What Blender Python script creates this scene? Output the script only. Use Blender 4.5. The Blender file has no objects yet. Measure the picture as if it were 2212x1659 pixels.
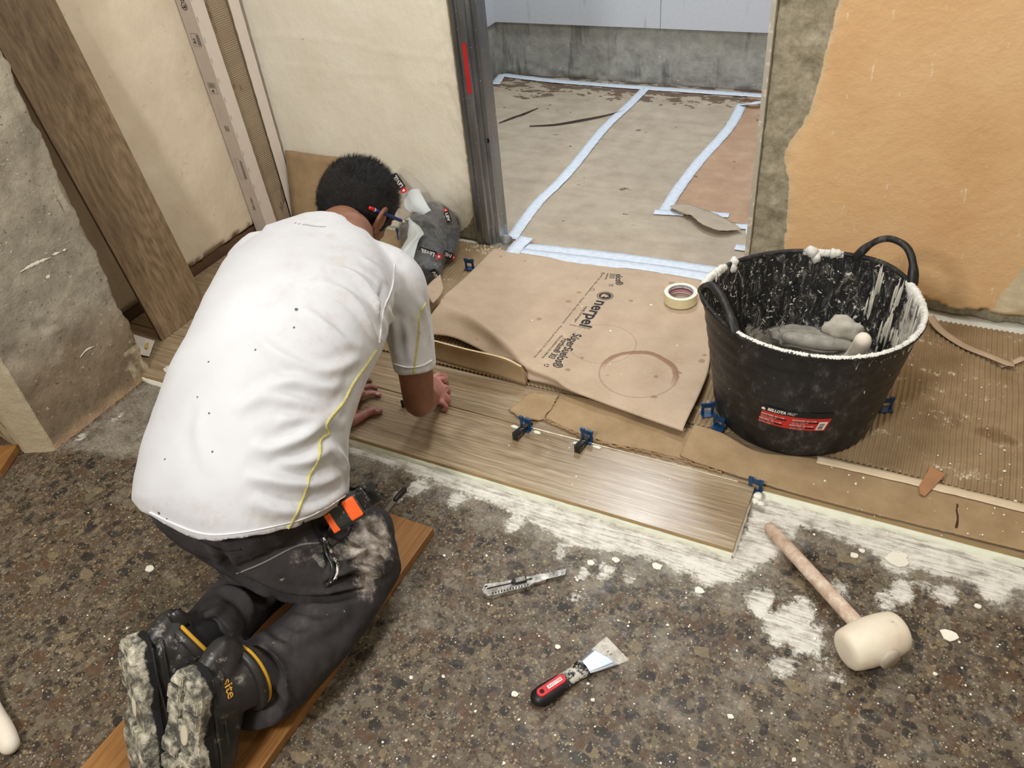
import bpy, bmesh, math, random
import numpy as np
from mathutils import Vector, Matrix, noise as mn
from mathutils.bvhtree import BVHTree
S = bpy.context.scene
COL = S.collection
random.seed(7)
RNG = np.random.RandomState(5)
PI = math.pi

# ---------------------------------------------------------------- camera
CAM_R = np.array([[0.8935197908832271, 0.4405702743530001, -0.08671918274820285],
                  [-0.21466904057262404, 0.5887589968592725, 0.7792817504836697],
                  [-0.39438507365216435, 0.6776877429714849, -0.620644613854492]])
FPX = 1726.83
CX, CY = 1106.0, 829.5
CZ = 1.3
cd = bpy.data.cameras.new('camera')
cam = bpy.data.objects.new('camera', cd)
COL.objects.link(cam)
S.camera = cam
cd.sensor_fit = 'HORIZONTAL'
cd.sensor_width = 36.0
cd.lens = FPX / 2212 * 36
cd.clip_start = 0.02
m = Matrix.Identity(4)
for i in range(3):
    m[i][0] = CAM_R[0][i]; m[i][1] = CAM_R[1][i]; m[i][2] = -CAM_R[2][i]
m.translation = Vector((0, 0, CZ))
cam.matrix_world = m

# ---------------------------------------------------------------- world, lights, exposure
w = bpy.data.worlds.new('world'); S.world = w
w.use_nodes = True
w.node_tree.nodes['Background'].inputs[0].default_value = (0.82, 0.86, 0.95, 1)
w.node_tree.nodes['Background'].inputs[1].default_value = 0.24
S.view_settings.view_transform = 'Standard'
S.view_settings.look = 'None'
S.view_settings.gamma = 1
S.view_settings.exposure = 0.2
S.view_settings.use_curve_mapping = False

def lamp(name, loc, target, size, power, color, shape='DISK', sy=None):
    l = bpy.data.lights.new(name, 'AREA')
    l.shape = shape; l.size = size
    if sy: l.size_y = sy
    l.energy = power; l.color = color
    o = bpy.data.objects.new(name, l); COL.objects.link(o)
    o.location = loc
    d = Vector(target) - Vector(loc)
    o.rotation_euler = d.to_track_quat('-Z', 'Y').to_euler()
    return o
lamp('ceiling_lamp', (-0.55, 1.25, 2.44), (-0.55, 1.35, 0), 0.45, 15, (1.0, 0.99, 0.975))
lamp('ceiling_lamp.001', (0.9, 0.9, 2.44), (0.3, 1.2, 0), 0.5, 9, (1.0, 0.99, 0.98))
lamp('wall_lamp', (-0.75, -0.75, 1.95), (-0.7, 2.0, 0.55), 0.35, 34, (1.0, 0.985, 0.965))
lamp('bathroom_ceiling_lamp', (-1.0, 2.95, 2.3), (-1.0, 2.95, 0), 0.4, 20, (0.93, 0.965, 1.0))

# ---------------------------------------------------------------- pixel -> world
def ray(x, y):
    return CAM_R.T @ np.array([(x - CX) / FPX, (CY - y) / FPX, 1.0])
def G(x, y, z=0.0):
    d = ray(x, y); t = (z - CZ) / d[2]
    return Vector((d[0] * t, d[1] * t, z))
def ONY(x, y, Y):
    d = ray(x, y); t = Y / d[1]
    return Vector((d[0] * t, Y, CZ + d[2] * t))
def ONX(x, y, X):
    d = ray(x, y); t = X / d[0]
    return Vector((X, d[1] * t, CZ + d[2] * t))

# ---------------------------------------------------------------- object helpers
def tag(o, label=None, cat=None, group=None, kind=None):
    if label: o['label'] = label
    if cat: o['category'] = cat
    if group: o['group'] = group
    if kind: o['kind'] = kind
    return o
def empty(name, loc=(0, 0, 0), label=None, cat=None, group=None, rz=0):
    o = bpy.data.objects.new(name, None); COL.objects.link(o)
    o.location = loc; o.rotation_euler = (0, 0, rz)
    o.empty_display_size = 0.02
    return tag(o, label, cat, group)
def link(name, me, mat=None, parent=None, smooth=False):
    if mat is not None and len(me.materials) == 0: me.materials.append(mat)
    if smooth:
        me.polygons.foreach_set('use_smooth', [True] * len(me.polygons))
    o = bpy.data.objects.new(name, me); COL.objects.link(o)
    if parent:
        o.parent = parent
        # children are built in world coordinates unless the parent is at the origin
    return o
def mk(name, verts, faces, mat=None, parent=None, smooth=False, local=False):
    """verts in world coordinates; made relative to the parent's frame unless local"""
    me = bpy.data.meshes.new(name)
    me.from_pydata([tuple(v) for v in verts], [], [tuple(f) for f in faces])
    me.validate(clean_customdata=False)
    if parent is not None and not local:
        me.transform(wmat(parent).inverted())
    return link(name, me, mat, parent, smooth)
def wmat(o):
    m = o.matrix_basis.copy()
    if o.parent: m = wmat(o.parent) @ m
    return m
def copy_tree(o, parent=None):
    c = o.copy(); COL.objects.link(c); c.parent = parent
    for ch in list(o.children): copy_tree(ch, c)
    return c
def attr(o, name, vals):
    a = o.data.attributes.new(name, 'FLOAT', 'POINT')
    a.data.foreach_set('value', np.asarray(vals, dtype=np.float32))
def get_co_early(me):
    a = np.empty(len(me.vertices) * 3, np.float32); me.vertices.foreach_get('co', a); return a.reshape(-1, 3).astype(float)
def bm_link(name, bm, mat, parent=None, smooth=False, local=False):
    me = bpy.data.meshes.new(name)
    bm.normal_update()
    bm.to_mesh(me); bm.free()
    if parent is not None and not local:
        me.transform(wmat(parent).inverted())
    return link(name, me, mat, parent, smooth)
def grid_faces(nu, nv, wrap=False, off=0):
    f = []
    for i in range(nu - 1):
        for j in range(nv - (0 if wrap else 1)):
            a = i * nv + j; b = i * nv + (j + 1) % nv
            f.append((off + a, off + b, off + b + nv, off + a + nv))
    return f
def box_bm(bm, x0, x1, y0, y1, z0, z1, mat=None):
    vs = [bm.verts.new((x, y, z)) for x in (x0, x1) for y in (y0, y1) for z in (z0, z1)]
    for q in ((0, 1, 3, 2), (4, 6, 7, 5), (0, 4, 5, 1), (2, 3, 7, 6), (0, 2, 6, 4), (1, 5, 7, 3)):
        bm.faces.new([vs[i] for i in q])
    return vs
def obox(name, dims, matrix, mat, parent=None, bevel=0.0, seg=2, local=False):
    """box of dims centred at the origin, moved by matrix"""
    bm = bmesh.new()
    a, b, c_ = [d / 2 for d in dims]
    box_bm(bm, -a, a, -b, b, -c_, c_)
    if bevel:
        bmesh.ops.bevel(bm, geom=list(bm.edges), offset=bevel, segments=seg, affect='EDGES', profile=0.6)
    bmesh.ops.recalc_face_normals(bm, faces=bm.faces)
    bm.transform(matrix)
    return bm_link(name, bm, mat, parent, smooth=False, local=local)
def frame(o, x, y=None, z=None):
    """matrix with origin o, x axis x, approximate up z"""
    x = Vector(x).normalized()
    z = Vector(z if z is not None else (0, 0, 1))
    y = z.cross(x).normalized(); z = x.cross(y).normalized()
    m = Matrix.Identity(4)
    for i in range(3):
        m[i][0] = x[i]; m[i][1] = y[i]; m[i][2] = z[i]; m[i][3] = o[i]
    return m
def loft(name, rings, mat, parent=None, wrap=True, caps=True, smooth=True, local=False):
    nu, nv = len(rings), len(rings[0])
    vs = [p for r in rings for p in r]
    fs = grid_faces(nu, nv, wrap)
    if caps and wrap:
        fs.append(tuple(range(nv))[::-1]); fs.append(tuple(range((nu - 1) * nv, nu * nv)))
    o = mk(name, vs, fs, mat, parent, smooth, local)
    return o
def catmull(pts, n):
    """resample a list of tuples to n points with a Catmull-Rom curve (chord-uniform)"""
    P = [np.array(p, dtype=float) for p in pts]
    if len(P) == 2: P = [P[0], (P[0] + P[1]) / 2, P[1]]
    P = [2 * P[0] - P[1]] + P + [2 * P[-1] - P[-2]]
    out = []
    for i in range(1, len(P) - 2):
        for k in range(16):
            t = k / 16
            a, b, c_, d = P[i - 1], P[i], P[i + 1], P[i + 2]
            out.append(0.5 * ((2 * b) + (-a + c_) * t + (2 * a - 5 * b + 4 * c_ - d) * t * t + (-a + 3 * b - 3 * c_ + d) * t ** 3))
    out.append(P[-2])
    out = np.array(out)
    L = np.r_[0, np.cumsum(np.linalg.norm(np.diff(out[:, :3], axis=0), axis=1))]
    s = np.linspace(0, L[-1], n)
    return np.array([np.interp(s, L, out[:, k]) for k in range(out.shape[1])]).T
def tube(name, pts, radii, mat, parent=None, seg=12, n=None, flat=1.0, up=(0, 0, 1), smooth=True, round_end=True, local=False):
    """tube through pts; radii per point; flat = height / width of the section"""
    if np.isscalar(radii): radii = [radii] * len(pts)
    q = [tuple(p) + (r,) for p, r in zip(pts, radii)]
    q = catmull(q, n or max(8, len(pts) * 5))
    P = q[:, :3]; Rr = q[:, 3]
    T = np.gradient(P, axis=0); T /= np.linalg.norm(T, axis=1)[:, None] + 1e-12
    rings = []
    U = np.array(up, dtype=float)
    if round_end:
        extra0 = [(P[0] - T[0] * Rr[0] * math.sin(a), T[0], Rr[0] * math.cos(a)) for a in (1.4, 1.0, 0.5)]
        extra1 = [(P[-1] + T[-1] * Rr[-1] * math.sin(a), T[-1], Rr[-1] * math.cos(a)) for a in (0.5, 1.0, 1.4)]
    else: extra0 = []; extra1 = []
    seq = extra0 + [(P[i], T[i], Rr[i]) for i in range(len(P))] + extra1
    for p, t, r in seq:
        s = np.cross(t, U); s /= np.linalg.norm(s) + 1e-9
        u = np.cross(s, t); U = u if abs(np.dot(u, up)) < 0.2 else U
        rings.append([p + s * math.cos(a) * r + u * math.sin(a) * r * flat for a in np.linspace(0, 2 * PI, seg, endpoint=False)])
    return loft(name, rings, mat, parent, True, True, smooth, local)
def sdf_poly(P, poly):
    """signed distance (positive inside) of points P (n,2) to polygon"""
    poly = np.array(poly, dtype=float); n = len(poly)
    d = np.full(len(P), 1e9); inside = np.zeros(len(P), bool)
    for i in range(n):
        a, b = poly[i], poly[(i + 1) % n]
        e = b - a; w_ = P - a
        t = np.clip((w_ @ e) / (e @ e + 1e-12), 0, 1)
        d = np.minimum(d, np.linalg.norm(w_ - t[:, None] * e, axis=1))
        c1 = (a[1] <= P[:, 1]) & (b[1] > P[:, 1]); c2 = (a[1] > P[:, 1]) & (b[1] <= P[:, 1])
        cr = e[0] * w_[:, 1] - e[1] * w_[:, 0]
        inside ^= (c1 & (cr > 0)) | (c2 & (cr < 0))
    return np.where(inside, d, -d)
def dist_line(P, line):
    line = np.array(line, dtype=float)
    d = np.full(len(P), 1e9)
    for a, b in zip(line[:-1], line[1:]):
        e = b - a; w_ = P - a
        t = np.clip((w_ @ e) / (e @ e + 1e-12), 0, 1)
        d = np.minimum(d, np.linalg.norm(w_ - t[:, None] * e, axis=1))
    return d
def gp(lst, z=0.0):
    return [tuple(G(x, y, z)[:2]) for x, y in lst]

# ---------------------------------------------------------------- vectorised noise
def _h(i, j, k):
    n = (i.astype(np.int64) * 73856093) ^ (j.astype(np.int64) * 19349663) ^ (k.astype(np.int64) * 83492791)
    n = (n ^ (n >> 13)) * 1274126177
    n = (n ^ (n >> 16)) & 0xffff
    return n / 32767.5 - 1.0
def vn(x, y, z):
    x, y, z = np.broadcast_arrays(np.asarray(x, float), np.asarray(y, float), np.asarray(z, float))
    i, j, k = np.floor(x), np.floor(y), np.floor(z)
    u, v, w_ = x - i, y - j, z - k
    u, v, w_ = [t * t * (3 - 2 * t) for t in (u, v, w_)]
    r = 0
    for a in (0, 1):
        for b in (0, 1):
            for d in (0, 1):
                r = r + _h(i + a, j + b, k + d) * (u if a else 1 - u) * (v if b else 1 - v) * (w_ if d else 1 - w_)
    return r
def fr(x, y, z, oct=5):
    r = 0; a = 0.6; f = 1.0
    for o_ in range(oct):
        r = r + a * vn(np.asarray(x) * f + o_ * 7.3, np.asarray(y) * f + o_ * 3.1, np.asarray(z) * f + 1.7 * o_); a *= 0.55; f *= 2.1
    return r

# ---------------------------------------------------------------- material helpers
def c(r, g, b):
    f = lambda v: (v / 255 / 12.92) if v / 255 <= 0.04045 else ((v / 255 + 0.055) / 1.055) ** 2.4
    return (f(r), f(g), f(b), 1.0)
class M:
    def __init__(s, name, rough=0.6, spec=0.4, metal=0.0):
        s.m = bpy.data.materials.new(name); s.m.use_nodes = True
        s.t = s.m.node_tree; s.b = s.t.nodes['Principled BSDF']
        s.b.inputs['Roughness'].default_value = rough
        s.b.inputs['Specular IOR Level'].default_value = spec
        s.b.inputs['Metallic'].default_value = metal
        s.co = None
    def n(s, typ, ins=None, out=0, **props):
        nd = s.t.nodes.new('ShaderNode' + typ)
        for k, v in props.items(): setattr(nd, k, v)
        for k, v in (ins or {}).items():
            if isinstance(v, bpy.types.NodeSocket): s.t.links.new(v, nd.inputs[k])
            else: nd.inputs[k].default_value = v
        return nd.outputs[out]
    def coord(s):
        if s.co is None: s.co = s.n('TexCoord', out=3)
        return s.co
    def map(s, scale=(1, 1, 1), loc=(0, 0, 0), rot=(0, 0, 0), vec=None):
        return s.n('Mapping', {'Vector': vec or s.coord(), 'Scale': scale, 'Location': loc, 'Rotation': rot})
    def noise(s, scale, detail=4, rough=0.5, vec=None, dist=0.0, color=False):
        return s.n('TexNoise', {'Vector': vec or s.coord(), 'Scale': scale, 'Detail': detail, 'Roughness': rough, 'Distortion': dist}, out=1 if color else 0)
    def voro(s, scale, vec=None, out='Distance', feature='F1', rnd=1.0):
        nd = s.t.nodes.new('ShaderNodeTexVoronoi'); nd.feature = feature
        s.t.links.new(vec or s.coord(), nd.inputs['Vector'])
        nd.inputs['Scale'].default_value = scale
        nd.inputs['Randomness'].default_value = rnd
        return nd.outputs[out]
    def wave(s, scale, dist=2, vec=None, detail=2, dscale=1, dirn='X', kind='BANDS'):
        nd = s.t.nodes.new('ShaderNodeTexWave'); nd.wave_type = kind
        if kind == 'BANDS': nd.bands_direction = dirn
        s.t.links.new(vec or s.coord(), nd.inputs['Vector'])
        nd.inputs['Scale'].default_value = scale; nd.inputs['Distortion'].default_value = dist
        nd.inputs['Detail'].default_value = detail; nd.inputs['Detail Scale'].default_value = dscale
        return nd.outputs['Fac']
    def ramp(s, fac, stops, interp='LINEAR'):
        nd = s.t.nodes.new('ShaderNodeValToRGB')
        nd.color_ramp.interpolation = interp
        e = nd.color_ramp.elements
        while len(e) < len(stops): e.new(0.5)
        for i, (p, col) in enumerate(stops):
            e[i].position = p
            e[i].color = col if not np.isscalar(col) else (col, col, col, 1)
        s.t.links.new(fac, nd.inputs[0])
        return nd.outputs[0]
    def mix(s, f, a, b, mode='MIX'):
        nd = s.t.nodes.new('ShaderNodeMix'); nd.data_type = 'RGBA'; nd.blend_type = mode; nd.clamp_factor = True
        for k, v in ((0, f), (6, a), (7, b)):
            if isinstance(v, bpy.types.NodeSocket): s.t.links.new(v, nd.inputs[k])
            else: nd.inputs[k].default_value = v
        return nd.outputs[2]
    def math(s, op, a, b=0.0, c_=0.0, clamp=False):
        nd = s.t.nodes.new('ShaderNodeMath'); nd.operation = op; nd.use_clamp = clamp
        for k, v in ((0, a), (1, b), (2, c_)):
            if isinstance(v, bpy.types.NodeSocket): s.t.links.new(v, nd.inputs[k])
            else: nd.inputs[k].default_value = v
        return nd.outputs[0]
    def step(s, v, lo, hi):
        nd = s.t.nodes.new('ShaderNodeMapRange'); nd.interpolation_type = 'SMOOTHSTEP'
        s.t.links.new(v, nd.inputs[0]); nd.inputs[1].default_value = lo; nd.inputs[2].default_value = hi
        return nd.outputs[0]
    def attr(s, name):
        return s.n('Attribute', attribute_name=name, out=2)
    def sep(s, axis, vec=None):
        return s.n('SeparateXYZ', {'Vector': vec or s.coord()}, out='XYZ'.index(axis))
    def color(s, v): s.set('Base Color', v); return s
    def set(s, k, v):
        if isinstance(v, bpy.types.NodeSocket): s.t.links.new(v, s.b.inputs[k])
        else: s.b.inputs[k].default_value = v
        return s
    def bump(s, h, strength=0.3, dist=0.002):
        prev = s.b.inputs['Normal'].links
        ins = {'Height': h, 'Strength': strength, 'Distance': dist}
        if prev: ins['Normal'] = prev[0].from_socket
        s.set('Normal', s.n('Bump', ins)); return s
def simple(name, col, rough=0.6, spec=0.4, metal=0.0, var=0.12, scale=30, bump=0.0, bscale=200):
    """plain procedural material: colour broken by noise"""
    k = M(name, rough, spec, metal)
    d = tuple(v * (1 - var) for v in col[:3]) + (1,); u = tuple(min(1, v * (1 + var)) for v in col[:3]) + (1,)
    k.color(k.ramp(k.noise(scale, 5, 0.6), [(0.3, d), (0.7, u)]))
    if bump: k.bump(k.noise(bscale, 3), bump, 0.001)
    return k.m
# ================================================================ SETTING
WL = -2.07      # left wall plane x
WB = 2.05       # back wall plane y
TZ = 0.02       # top of the new tiles
# ---- terrazzo floor
def terrazzo():
    k = M('terrazzo', 0.5, 0.35)
    tint = k.ramp(k.noise(2.6, 4, 0.55), [(0.32, c(104, 84, 68)), (0.5, c(108, 98, 84)), (0.68, c(96, 100, 90))])
    base = k.mix(0.7, tint, k.ramp(k.noise(70, 9, 0.78), [(0.28, c(46, 40, 34)), (0.45, c(88, 79, 67)), (0.58, c(122, 111, 95)), (0.75, c(176, 164, 144))]))
    def chips(scale, keep, size, pal, base, off, wob, wsc, opac=0.85, stretch=(1, 1, 1)):
        vec = k.map(loc=(off, off * 0.7, 0), scale=stretch, rot=(0, 0, off))
        vec = k.mix(1.0, vec, k.mix(1.0, k.noise(wsc, 3, 0.6, color=True), (wob, wob, 0, 1), 'MULTIPLY'), 'ADD')
        vec.node.clamp_result = False
        nd = k.t.nodes.new('ShaderNodeTexVoronoi'); nd.voronoi_dimensions = '2D'
        k.t.links.new(vec, nd.inputs['Vector']); nd.inputs['Scale'].default_value = scale
        r_, g_, b_ = [k.n('SeparateColor', {'Color': nd.outputs['Color']}, out=i) for i in range(3)]
        sel = k.step(r_, keep, keep + 0.01)
        sz = k.math('MULTIPLY_ADD', g_, size * 0.9, size * 0.35)
        fac = k.math('MULTIPLY', sel, k.math('SUBTRACT', 1.0, k.step(k.math('SUBTRACT', nd.outputs['Distance'], sz), -0.015, 0.03)))
        col = k.ramp(b_, pal, 'CONSTANT')
        col = k.mix(0.6, col, k.mix(1.0, col, k.ramp(k.noise(120, 6, 0.75), [(0.3, 0.5), (0.7, 1.0)]), 'MULTIPLY'))
        return k.mix(k.math('MULTIPLY', fac, opac), base, col)
    pal = [(0, c(58, 55, 54)), (0.22, c(108, 84, 66)), (0.42, c(132, 124, 106)), (0.58, c(80, 70, 62)), (0.74, c(150, 136, 110)), (0.88, c(46, 45, 48))]
    base = chips(46, 0.22, 0.36, pal, base, 3, .014, 40, .78)
    base = chips(125, 0.35, 0.36, [(0, c(62, 50, 42)), (0.3, c(140, 124, 102)), (0.55, c(94, 74, 60)), (0.8, c(176, 158, 128))], base, 4, .005, 90, .8)
    base = chips(25, 0.50, 0.38, pal, base, 11, .026, 22, .85, (1, 1.5, 1))
    base = chips(30, 0.62, 0.32, pal, base, 6.3, .026, 26, .85, (1.6, 1, 1))
    base = chips(210, 0.72, 0.32, [(0, c(200, 188, 164)), (0.45, c(40, 36, 33)), (0.7, c(156, 140, 116))], base, 8, .003, 150, .8)
    base = k.mix(1.0, base, c(226, 222, 216), 'MULTIPLY')
    # pale dust, then white adhesive residue, with their own outlines
    dn = k.noise(16, 7, 0.72); fine = k.noise(130, 5, 0.7)
    dust = k.step(k.math('ADD', k.math('SUBTRACT', k.attr('dust'), 0.5), k.math('MULTIPLY', k.math('SUBTRACT', dn, 0.5), 2.6)), -0.25, 0.75)
    base = k.mix(k.math('MULTIPLY', dust, 0.62), base, k.ramp(fine, [(0.3, c(126, 120, 108)), (0.7, c(196, 190, 176))]))
    n2 = k.math('ADD', k.math('MULTIPLY', k.math('SUBTRACT', k.noise(30, 9, 0.78), 0.5), 1.7), k.math('MULTIPLY', k.math('SUBTRACT', fine, 0.5), 0.7))
    mm = k.math('ADD', k.attr('mortar'), n2)
    mort = k.step(mm, 0.36, 0.66)
    streak = k.math('ADD', k.math('MULTIPLY', k.noise(26, 7, 0.75, vec=k.map(scale=(0.5, 5, 1), rot=(0, 0, 0.1))), 0.6), k.math('MULTIPLY', k.noise(22, 7, 0.75), 0.4))
    mcol = k.ramp(streak, [(0.34, c(112, 106, 96)), (0.44, c(176, 171, 160)), (0.53, c(224, 221, 212)), (0.66, c(242, 240, 234))])
    base = k.mix(k.math('MULTIPLY', mort, 0.93), base, mcol)
    # tiny white crumbs of film
    cr = k.voro(75); cs = k.math('MULTIPLY', k.math('SUBTRACT', 1.0, k.step(cr, 0.05, 0.10)), k.step(k.noise(9, 3), 0.58, 0.66))
    base = k.mix(k.math('MULTIPLY', cs, 0.8), base, c(222, 216, 200))
    k.color(base)
    k.set('Roughness', k.mix(mort, k.ramp(k.noise(20, 3), [(0.3, 0.34), (0.7, 0.6)]), (0.9, 0.9, 0.9, 1)))
    k.bump(k.math('ADD', k.math('MULTIPLY', mort, 1.0), k.math('MULTIPLY', fine, 0.25)), 0.4, 0.0015)
    return k.m
def make_floor():
    xs = np.linspace(-2.7, 1.7, 560); ys = np.linspace(-1.3, 1.35, 340)
    X, Y = np.meshgrid(xs, ys, indexing='ij')
    P = np.stack([X.ravel(), Y.ravel()], 1)
    z = np.zeros(len(P))
    # adhesive residue: the swath along the tile, the band to the right, blobs
    pols = [gp([(700, 925), (760, 950), (1000, 1022), (1200, 1090), (1400, 1150), (1560, 1196), (1596, 1190), (1630, 1075), (1660, 1060), (1760, 1090), (1960, 1148), (2212, 1216), (2240, 1290), (2212, 1275), (2050, 1250), (1900, 1200), (1800, 1158), (1730, 1135), (1700, 1190), (1640, 1225), (1580, 1262), (1500, 1243), (1400, 1205), (1330, 1195), (1230, 1176), (1150, 1130), (1050, 1082), (960, 1050), (860, 1010), (760, 978)])]
    mort = np.full(len(P), -9.0)
    for pl in pols: mort = np.maximum(mort, sdf_poly(P, pl))
    for (px, py, r) in [(1310, 1232, 16), (1260, 1238, 9), (1245, 1292, 9), (1210, 1196, 11), (1216, 1170, 10), (1276, 1215, 6), (1510, 1275, 7), (1640, 1300, 26), (1730, 1322, 26), (1690, 1350, 34), (1740, 1380, 30), (1690, 1440, 18), (1935, 1210, 25), (1945, 1278, 22), (1815, 1275, 13), (1912, 1300, 15), (2040, 1285, 20), (1992, 1262, 9), (1360, 1255, 8),
                        (1470, 1225, 14), (860, 1075, 14), (905, 1052, 20), (985, 1080, 18), (1112, 1130, 20), (2150, 1275, 30), (1530, 1235, 28), (1620, 1180, 24), (100, 955, 6), (175, 945, 8), (250, 905, 8)]:
        g_ = np.array(G(px, py)[:2]); rr = r / FPX * 1.75
        mort = np.maximum(mort, rr - np.linalg.norm((P - g_) * [1, 0.8], axis=1))
    mask = np.clip(0.5 + mort / 0.045, 0, 1)
    scr = np.exp(-(dist_line(P, gp([(1650, 1290), (1700, 1380), (1790, 1450)])) / 0.05) ** 2) * 0.42
    mask = np.maximum(mask, scr)
    core = np.clip(mort / 0.03, 0, 1)
    dust = np.exp(-np.maximum(-sdf_poly(P, pols[0]), 0) / 0.085) * 0.95
    dust = np.maximum(dust, 0.75 * np.exp(-(dist_line(P, gp([(850, 1300), (1250, 1270), (1500, 1500), (1900, 1400)])) / 0.17) ** 2) * 0.62)
    base = np.clip(0.5 + sdf_poly(P, gp([(115, 972), (330, 812), (420, 830), (420, 990), (300, 1000)])) / 0.05, 0, 1)
    dust = np.maximum(dust, base * 0.9)
    dust = np.maximum(dust, 0.22 + 0.12 * (P[:, 0] > -0.9))
    o = mk('floor', np.c_[P, z], grid_faces(len(xs), len(ys))[::1], terrazzo(), smooth=True)
    me = o.data; me.flip_normals() if me.polygons[0].normal.z < 0 else None
    # the adhesive stands a little proud of the stone
    hh = core * 0.0022
    hh = hh * (0.6 + 0.7 * fr(P[:, 0] * 14, P[:, 1] * 50, 0, 2))
    co = np.c_[P, np.maximum(hh, 0)].astype(np.float32).ravel()
    me.vertices.foreach_set('co', co)
    attr(o, 'mortar', mask); attr(o, 'dust', dust)
    tag(o, 'worn brown terrazzo floor with white tile adhesive residue', kind='structure')
    return o
floor = make_floor()
sub = obox('subfloor', (4.6, 5.6, 0.1), Matrix.Translation((-0.4, 1.5, -0.056)), simple('subfloor_screed', c(120, 112, 100)), None)
tag(sub, 'grey screed under the terrazzo and the tiles', kind='structure')

# ---- wood look porcelain tiles
def woodtile(name, lo, mid, hi, knots, rough=0.2, axis='X', spec=0.5, vsc=1.0):
    k = M(name, rough, spec)
    sc = (1.3, 36, 1) if axis == 'X' else (36, 1.3, 1)
    if axis == 'Z': sc = (22, 22, 1.6)
    co = k.coord()
    warp = k.noise(3.0 * vsc, 3, 0.5, color=True)
    v = k.mix(0.03, co, warp, 'ADD')
    ksum = None
    for (kx, ky, kr) in knots:
        # concentric rings about the knot
        d = k.n('VectorMath', {0: k.map(loc=(-kx * (0.45 if axis != 'Z' else 1), -ky, 0) if axis != 'Z' else (0, -kx, -ky * 0.45), scale=(0.45, 1, 1) if axis == 'X' else (0, 1, 0.45), vec=v)}, out=1, operation='LENGTH')
        ring = k.math('SINE', k.math('MULTIPLY', d, 300.0))
        f = k.math('SUBTRACT', 1.0, k.step(d, kr * 0.4, kr * 1.7))
        ring = k.math('MULTIPLY', ring, f)
        ksum = ring if ksum is None else k.math('ADD', ksum, ring)
    g1 = k.noise(4.2, 9, 0.62, vec=k.map(scale=sc, vec=v), dist=0.4)
    g2 = k.noise(17, 6, 0.7, vec=k.map(scale=sc, vec=v))
    big = k.noise(1.8, 3, 0.5, vec=k.map(scale=(0.7, 2, 1), vec=v))
    f = k.math('ADD', k.math('MULTIPLY', g1, 0.72), k.math('MULTIPLY', g2, 0.28))
    f = k.math('ADD', f, k.math('MULTIPLY', k.math('SUBTRACT', big, 0.5), 0.5))
    if ksum is not None: f = k.math('ADD', f, k.math('MULTIPLY', ksum, 0.035))
    k.color(k.ramp(f, [(0.3, lo), (0.5, mid), (0.68, hi)]))
    k.bump(f, 0.25, 0.0006)
    k.set('Roughness', k.ramp(k.noise(6, 4), [(0.3, rough), (0.7, rough + 0.12)]))
    return k
TILE = woodtile('wood_look_tile', c(116, 97, 74), c(158, 139, 112), c(190, 174, 148), [(-0.735, 1.205, 0.07), (-0.815, 1.19, 0.03), (-1.52, 1.62, 0.05)], 0.18).m
TILE2 = woodtile('wood_look_tile_row', c(112, 93, 70), c(150, 131, 104), c(182, 165, 140), [(-1.9, 1.17, 0.03)], 0.25).m
TEDGE = simple('tile_edge', c(196, 190, 160), 0.7, bump=0.3)
TSIDE = simple('tile_body', c(168, 142, 100), 0.6)
def tile(x0, x1, y0, y1, z=TZ, mat=None, parent=None, th=0.0095):
    bm = bmesh.new()
    box_bm(bm, x0, x1, y0, y1, z - th, z)
    bmesh.ops.recalc_face_normals(bm, faces=bm.faces)
    bmesh.ops.bevel(bm, geom=[e for e in bm.edges if all(v.co.z > z - 1e-5 for v in e.verts)], offset=0.0008, segments=2, affect='EDGES')
    for f in bm.faces: f.material_index = 0 if f.normal.z > 0.3 else 1
    o = bm_link('floor_tile', bm, mat or TILE, parent or floor)
    o.data.materials.append(TSIDE)
    return o
tA = tile(-1.363, -0.1635, 1.0755, 1.2615)
tA['label'] = 'freshly laid wood look floor tile under the hands, two black wedges on its back edge'
tile(-2.068, -1.366, 1.0755, 1.2615, mat=TILE2)
ws = [(-2.068, -1.75), (-1.748, -0.55), (-0.548, 0.65), (0.652, 1.65)]
for r in range(4):
    y0 = 1.2645 + r * 0.1895
    off = [0.0, 0.42, -0.22, 0.3][r]
    xs_ = sorted(set([-2.068] + [x + off for x in (-2.948, -1.748, -0.548, 0.652, 1.852) if -2.0 < x + off < 1.65] + [1.66]))
    for a, b in zip(xs_[:-1], xs_[1:]):
        tile(a, b - 0.0025, y0, y0 + 0.187, mat=TILE2)
# adhesive bed under the tiles (pale green-cream ridge along the exposed edges)
def ridge(name, line, wdt, h, mat, seed=0, parent=None, kind=None):
    P = catmull([tuple(p) for p in line], 260)
    T = np.gradient(P, axis=0); T /= np.linalg.norm(T, axis=1)[:, None]
    vs = []; nv = 7
    for i, (p, t) in enumerate(zip(P, T)):
        nr = np.array([-t[1], t[0]])
        for j in range(nv):
            a = j / (nv - 1)
            n_ = mn.noise(Vector((p[0] * 60, p[1] * 60, seed + j * 0.6)))
            n2 = mn.noise(Vector((p[0] * 14, p[1] * 14, seed + 5)))
            ww = wdt * (1 + 0.45 * n2 + 0.3 * n_)
            hh = h * math.sin(PI * min(1, a * 0.55 + 0.45)) ** 0.8 * (1 + 0.2 * n_) if 0 < j < nv - 1 else (h * 0.95 if j == 0 else -0.001)
            q = p - nr * ww * a
            vs.append((q[0], q[1], hh))
    o = mk(name, vs, grid_faces(len(P), nv), mat, parent, True)
    if kind: o['kind'] = kind
    return o
ADH = simple('wet_adhesive', c(220, 223, 204), 0.65, var=0.06, bump=0.6, bscale=90)
ADHW = simple('dry_adhesive', c(232, 230, 218), 0.85, var=0.1, bump=0.8, bscale=120)
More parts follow.
